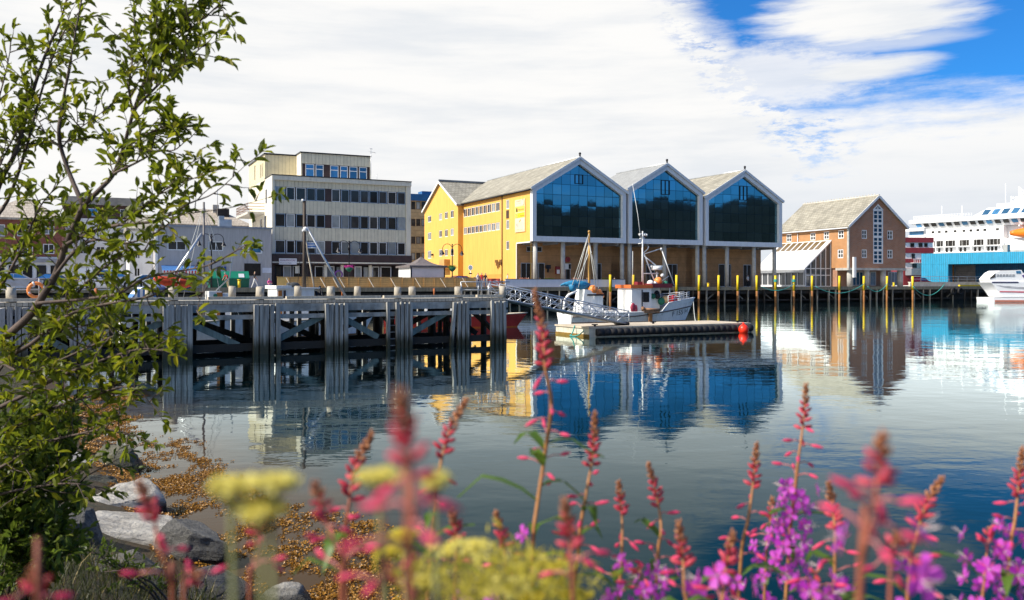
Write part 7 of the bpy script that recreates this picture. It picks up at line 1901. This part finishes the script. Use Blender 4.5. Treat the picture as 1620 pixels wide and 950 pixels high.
vehicle('parked_car', 'white car behind the white van near the narrow white house', 240, 10.0, CPF, CG, (-1.3, 1.3), 1.7, WHITE, 0, 'cars parked on the quay')
# striped boat cover, red life ring, orange rack on the pier
p = PF.w(PF.fx(224, PW+.9), PW+.9, 1.2); o = thing('boat_tent', 'blue and white striped cloth tent over a boat behind the pier', 'boat tent', p, PF.ang)
m = MB(); N = 9
for k in range(N):
    a, b = -.42+.84*k/N, -.42+.84*(k+1)/N; f = lambda v: 1.18-1.6*v*v-(.3*max(0, -v))
    m.face([(a, -.5, f(a)), (b, -.5, f(b)), (b, .5, f(b)), (a, .5, f(a))], k % 2); m.face([(a, -.5, 0), (b, -.5, 0), (b, -.5, f(b)), (a, -.5, f(a))], k % 2)
m.build('cloth', [M('tent_blue', (.07, .20, .48), .8), WHITE], o)
m = MB(); 
for s in (-.42, .42): m.tube([(s, -.5, -.6), (s, -.5, .8)], .02, 5)
m.build('frame', GALV, o)
p = PF.w(PF.fx(57, PW-.25), PW-.28, PZ+.36); o = thing('life_ring', 'orange life ring hung on the pier guard rail at the left', 'life ring', p, PF.ang)
m = MB(); m.tube([(.24*cos(t*pi/8), -.04, .24*sin(t*pi/8)) for t in range(17)], .06, 8); m.build('ring', BUOYO, o)
m = MB()
for t in range(4): a = t*pi/2+.4; m.tube([(.24*cos(a)-.02, -.04, .24*sin(a)), (.24*cos(a)+.04, -.04, .24*sin(a)+.02)], .068, 8)
m.build('band', WHITE, o)
for px, lb in ((152, 'rusty orange bollard post on the pier behind the left railing'), (541.5, 'rusty orange post at the quay edge right of the masted boat'), (687, 'rusty orange post on the far quay edge below the plank fence')):
    q = (PF.w(PF.fx(px, PW-.5), PW-.5, PZ) if px < 200 else QF.w(QF.fx(px, -.25), -.25, 1.0)); o = thing('rusty_post', lb, 'post', q); m = MB(); m.tube([(0, 0, 0), (0, 0, .42 if px < 200 else .98)], .06 if px < 200 else .1, 8); m.build('shaft', M('rust_orange', (.42, .13, .04), .8, var=.3), o); m = MB(); m.box(-.12, .12, -.12, .12, 0, .04); m.build('foot_plate', RUST, o)
# ------------------------------------------------------------------ people
def person_mesh(kind):
    """one continuous skinned body; materials 0 skin 1 hair 2 top 3 legs 4 shoes"""
    J = {'pel': (0, 0, .95, .125), 'wai': (0, 0, 1.08, .115), 'che': (0, 0, 1.32, .145), 'nek': (0, 0, 1.50, .055), 'hed': (0, -.02, 1.62, .092), 'top': (0, 0, 1.70, .07)}
    if kind == 'sit':
        J = {k: (x, y, z-.50, r) for k, (x, y, z, r) in J.items()}
        for s, n in ((-1, 'l'), (1, 'r')):
            J['hip'+n] = (s*.09, 0, .44, .09); J['kne'+n] = (s*.11, -.42, .46, .06); J['ank'+n] = (s*.11, -.40, .10, .042); J['toe'+n] = (s*.12, -.56, .04, .035)
            J['sho'+n] = (s*.18, 0, .88, .06); J['elb'+n] = (s*.22, -.10, .62, .042); J['wri'+n] = (s*.12, -.36, .66, .03); J['han'+n] = (s*.09, -.45, .67, .032)
    else:
        bend = .62 if kind == 'bend' else 0.0
        st = .30 if kind == 'walk' else .03
        for s, n in ((-1, 'l'), (1, 'r')):
            f = s*st
            J['hip'+n] = (s*.09, 0, .88, .092); J['kne'+n] = (s*.10, -f*.55-.03, .48, .062); J['ank'+n] = (s*.10, -f+.02*(s < 0), .09, .042); J['toe'+n] = (s*.12, -f-.15, .04, .035)
            J['sho'+n] = (s*.18, 0, 1.40, .06); J['elb'+n] = (s*.24, f*.4, 1.13, .042); J['wri'+n] = (s*.23, f*.7-.10, .90, .03); J['han'+n] = (s*.22, f*.75-.13, .81, .034)
        if bend:
            for k in list(J):
                x, y, z, r = J[k]
                if z > .96 or k[:3] in ('elb', 'wri', 'han'):
                    dz, dy = z-.95, y; J[k] = (x, dy*cos(bend)-dz*sin(bend), .95+dz*cos(bend)+dy*sin(bend), r)
            for n in 'lr':
                x, y, z, r = J['sho'+n]; J['elb'+n] = (x*1.2, y-.10, z-.27, .042); J['wri'+n] = (x*.9, y-.28, z-.45, .03); J['han'+n] = (x*.8, y-.34, z-.52, .034)
    E = [('pel', 'wai'), ('wai', 'che'), ('che', 'nek'), ('nek', 'hed'), ('hed', 'top')]
    for n in 'lr': E += [('pel', 'hip'+n), ('hip'+n, 'kne'+n), ('kne'+n, 'ank'+n), ('ank'+n, 'toe'+n), ('che', 'sho'+n), ('sho'+n, 'elb'+n), ('elb'+n, 'wri'+n), ('wri'+n, 'han'+n)]
    N = list(J); me = bpy.data.meshes.new('body'); me.from_pydata([J[k][:3] for k in N], [(N.index(a), N.index(b)) for a, b in E], [])
    o = bpy.data.objects.new('body', me); COL.objects.link(o)
    md = o.modifiers.new('Skin', 'SKIN'); md.branch_smoothing = .3
    sk = me.skin_vertices[0].data
    for i, k in enumerate(N): sk[i].radius = (J[k][3], J[k][3]*(.78 if k in ('pel', 'wai', 'che') else 1)); sk[i].use_root = (k == 'pel')
    s = o.modifiers.new('Subdivision', 'SUBSURF'); s.levels = 1; s.render_levels = 1
    out = bpy.data.meshes.new_from_object(o.evaluated_get(bpy.context.evaluated_depsgraph_get()))
    bpy.data.objects.remove(o)
    def seg_d(p, a, b):
        a, b = Vector(a[:3]), Vector(b[:3]); t = max(0, min(1, (p-a).dot(b-a)/(b-a).length_squared)); return (p-a.lerp(b, t)).length
    for i in range(5): out.materials.append(SKIN)
    hd = Vector(J['hed'][:3])
    for f in out.polygons:
        c = f.center; a, b = min(E, key=lambda e: seg_d(c, J[e[0]], J[e[1]])); k = a[:3]+b[:3]
        if k in ('nekhed', 'hedtop'): mi = 1 if (c.z > hd.z+.035 or c.y > hd.y+.035 and c.z > hd.z-.05) else 0
        elif k in ('elbwri', 'wrihan'): mi = 0
        elif k in ('hipkne', 'kneank', 'pelhip'): mi = 3
        elif k == 'anktoe': mi = 4
        else: mi = 2
        if k == 'chenek' and c.z > Vector(J['nek'][:3]).z-.03: mi = 0
        f.material_index = mi; f.use_smooth = True
    return out
SKIN = M('skin', (.55, .32, .23), .6, var=.05)
PM = {k: person_mesh(k) for k in ('sit', 'stand', 'walk', 'bend')}
HAIRS = [M('hair_brown', (.06, .035, .02), .7), M('hair_blond', (.42, .30, .14), .7), M('hair_grey', (.4, .39, .38), .7), M('hair_dark', (.02, .016, .014), .7)]
SHOE = M('shoe_dark', (.03, .028, .027), .6)
def cloth(nm, c): return M('cloth_'+nm, c, .85, var=.15, vs=6)
def person(kind, label, loc, rz, top, legs, hair=0, group=None, scale=1.0, hat=None):
    o = bpy.data.objects.new('person', PM[kind]); COL.objects.link(o)
    o.location = loc; o.rotation_euler = (0, 0, rz); o.scale = (scale,)*3
    for i, m in enumerate((SKIN, HAIRS[hair], cloth(*top), cloth(*legs), SHOE)):
        o.material_slots[i].link = 'OBJECT'; o.material_slots[i].material = m
    return tag(o, label, 'person', group)
Wt, Bk, Rd, Bl, Pk, Gr, Kh, Dn, Yl, Lb, Gn = ('white', (.75, .74, .72)), ('black', (.02, .02, .022)), ('red', (.55, .03, .03)), ('blue', (.04, .10, .35)), ('pink', (.72, .10, .36)), ('grey', (.3, .3, .31)), ('khaki', (.4, .33, .2)), ('denim', (.07, .11, .2)), ('yellow', (.7, .5, .06)), ('light_blue', (.3, .45, .62)), ('green', (.06, .2, .09))
person('walk', 'person in white trousers and dark vest walking past the grey shop', q_at(403, 1.2), QF.ang+1.2, Bk, Wt, 1)
person('bend', 'person in red top bending forward before the green container', q_at(361, .7), QF.ang-1.0, Rd, Kh, 2)
person('sit', 'person in bright pink top crouching beside the cafe fence', q_at(426, 1.6, GZ-.12), QF.ang+.3, Pk, Dn, 0)
person('stand', 'person in white shirt standing between fence and red banner', q_at(756, 1.6), QF.ang+.5, Wt, Dn, 3)
person('stand', 'person in red jacket standing left of the red banner', q_at(762, 1.5), QF.ang-.4, Rd, Gr, 0)
person('stand', 'person in dark jacket standing just left of the banner post', q_at(768, 2.0), QF.ang+2, Bk, Dn, 1)
person('stand', 'person in white coat standing in the third hall doorway', KF.w(KF.fx(1183, 3.3), 3.3, GZ), KF.ang+.2, Wt, Bk, 3)
person('stand', 'person in white shirt standing near the yellow wall corner', q_at(803, 6.5), QF.ang+1.0, Wt, Kh, 0)
spots = [(500, Gr, 'behind the leftmost third of the plank fence'), (521, Bl, 'near the spar of the masted boat'), (545, Wt, 'below the violet ring sign'), (562, Wt, 'right of the flower basket lamp'), (575, Lb, 'before the open shop front'), (606, Rd, 'left of the white shirted pair'),
         (616, Wt, 'at the right end of the shop front'), (622, Pk, 'next to the gazebo tent corner'), (632, Wt, 'closest to the tent side wall'), (668, Kh, 'before the gazebo front'), (684, Gn, 'before the gazebo right half'), (707, Wt, 'right of the gazebo'), (724, Yl, 'under the second street lamp')]
for px, c, wh in spots:
    y = R.uniform(1.7, 2.5); person('sit', 'seated cafe guest in %s top, %s' % (c[0].replace('_', ' '), wh), q_at(px, y), QF.ang+R.uniform(-2, 2), c, Dn, R.randrange(4), 'seated cafe guests on the quay')
for px, c, wh in ((836, Rd, 'left end of the white terrace wall'), (854, Gr, 'right of the first column'), (876, Wt, 'below the dark red wall box'), (908, Wt, 'right of the second column'), (929, Pk, 'behind the furled blue sail'), (972, Lb, 'right end of the white terrace wall')):
    person('sit', 'seated terrace guest in %s top, %s' % (c[0].replace('_', ' '), wh), q_at(px, 1.9), QF.ang+R.uniform(-2, 2), c, Dn, R.randrange(4), 'seated terrace guests under the hall')
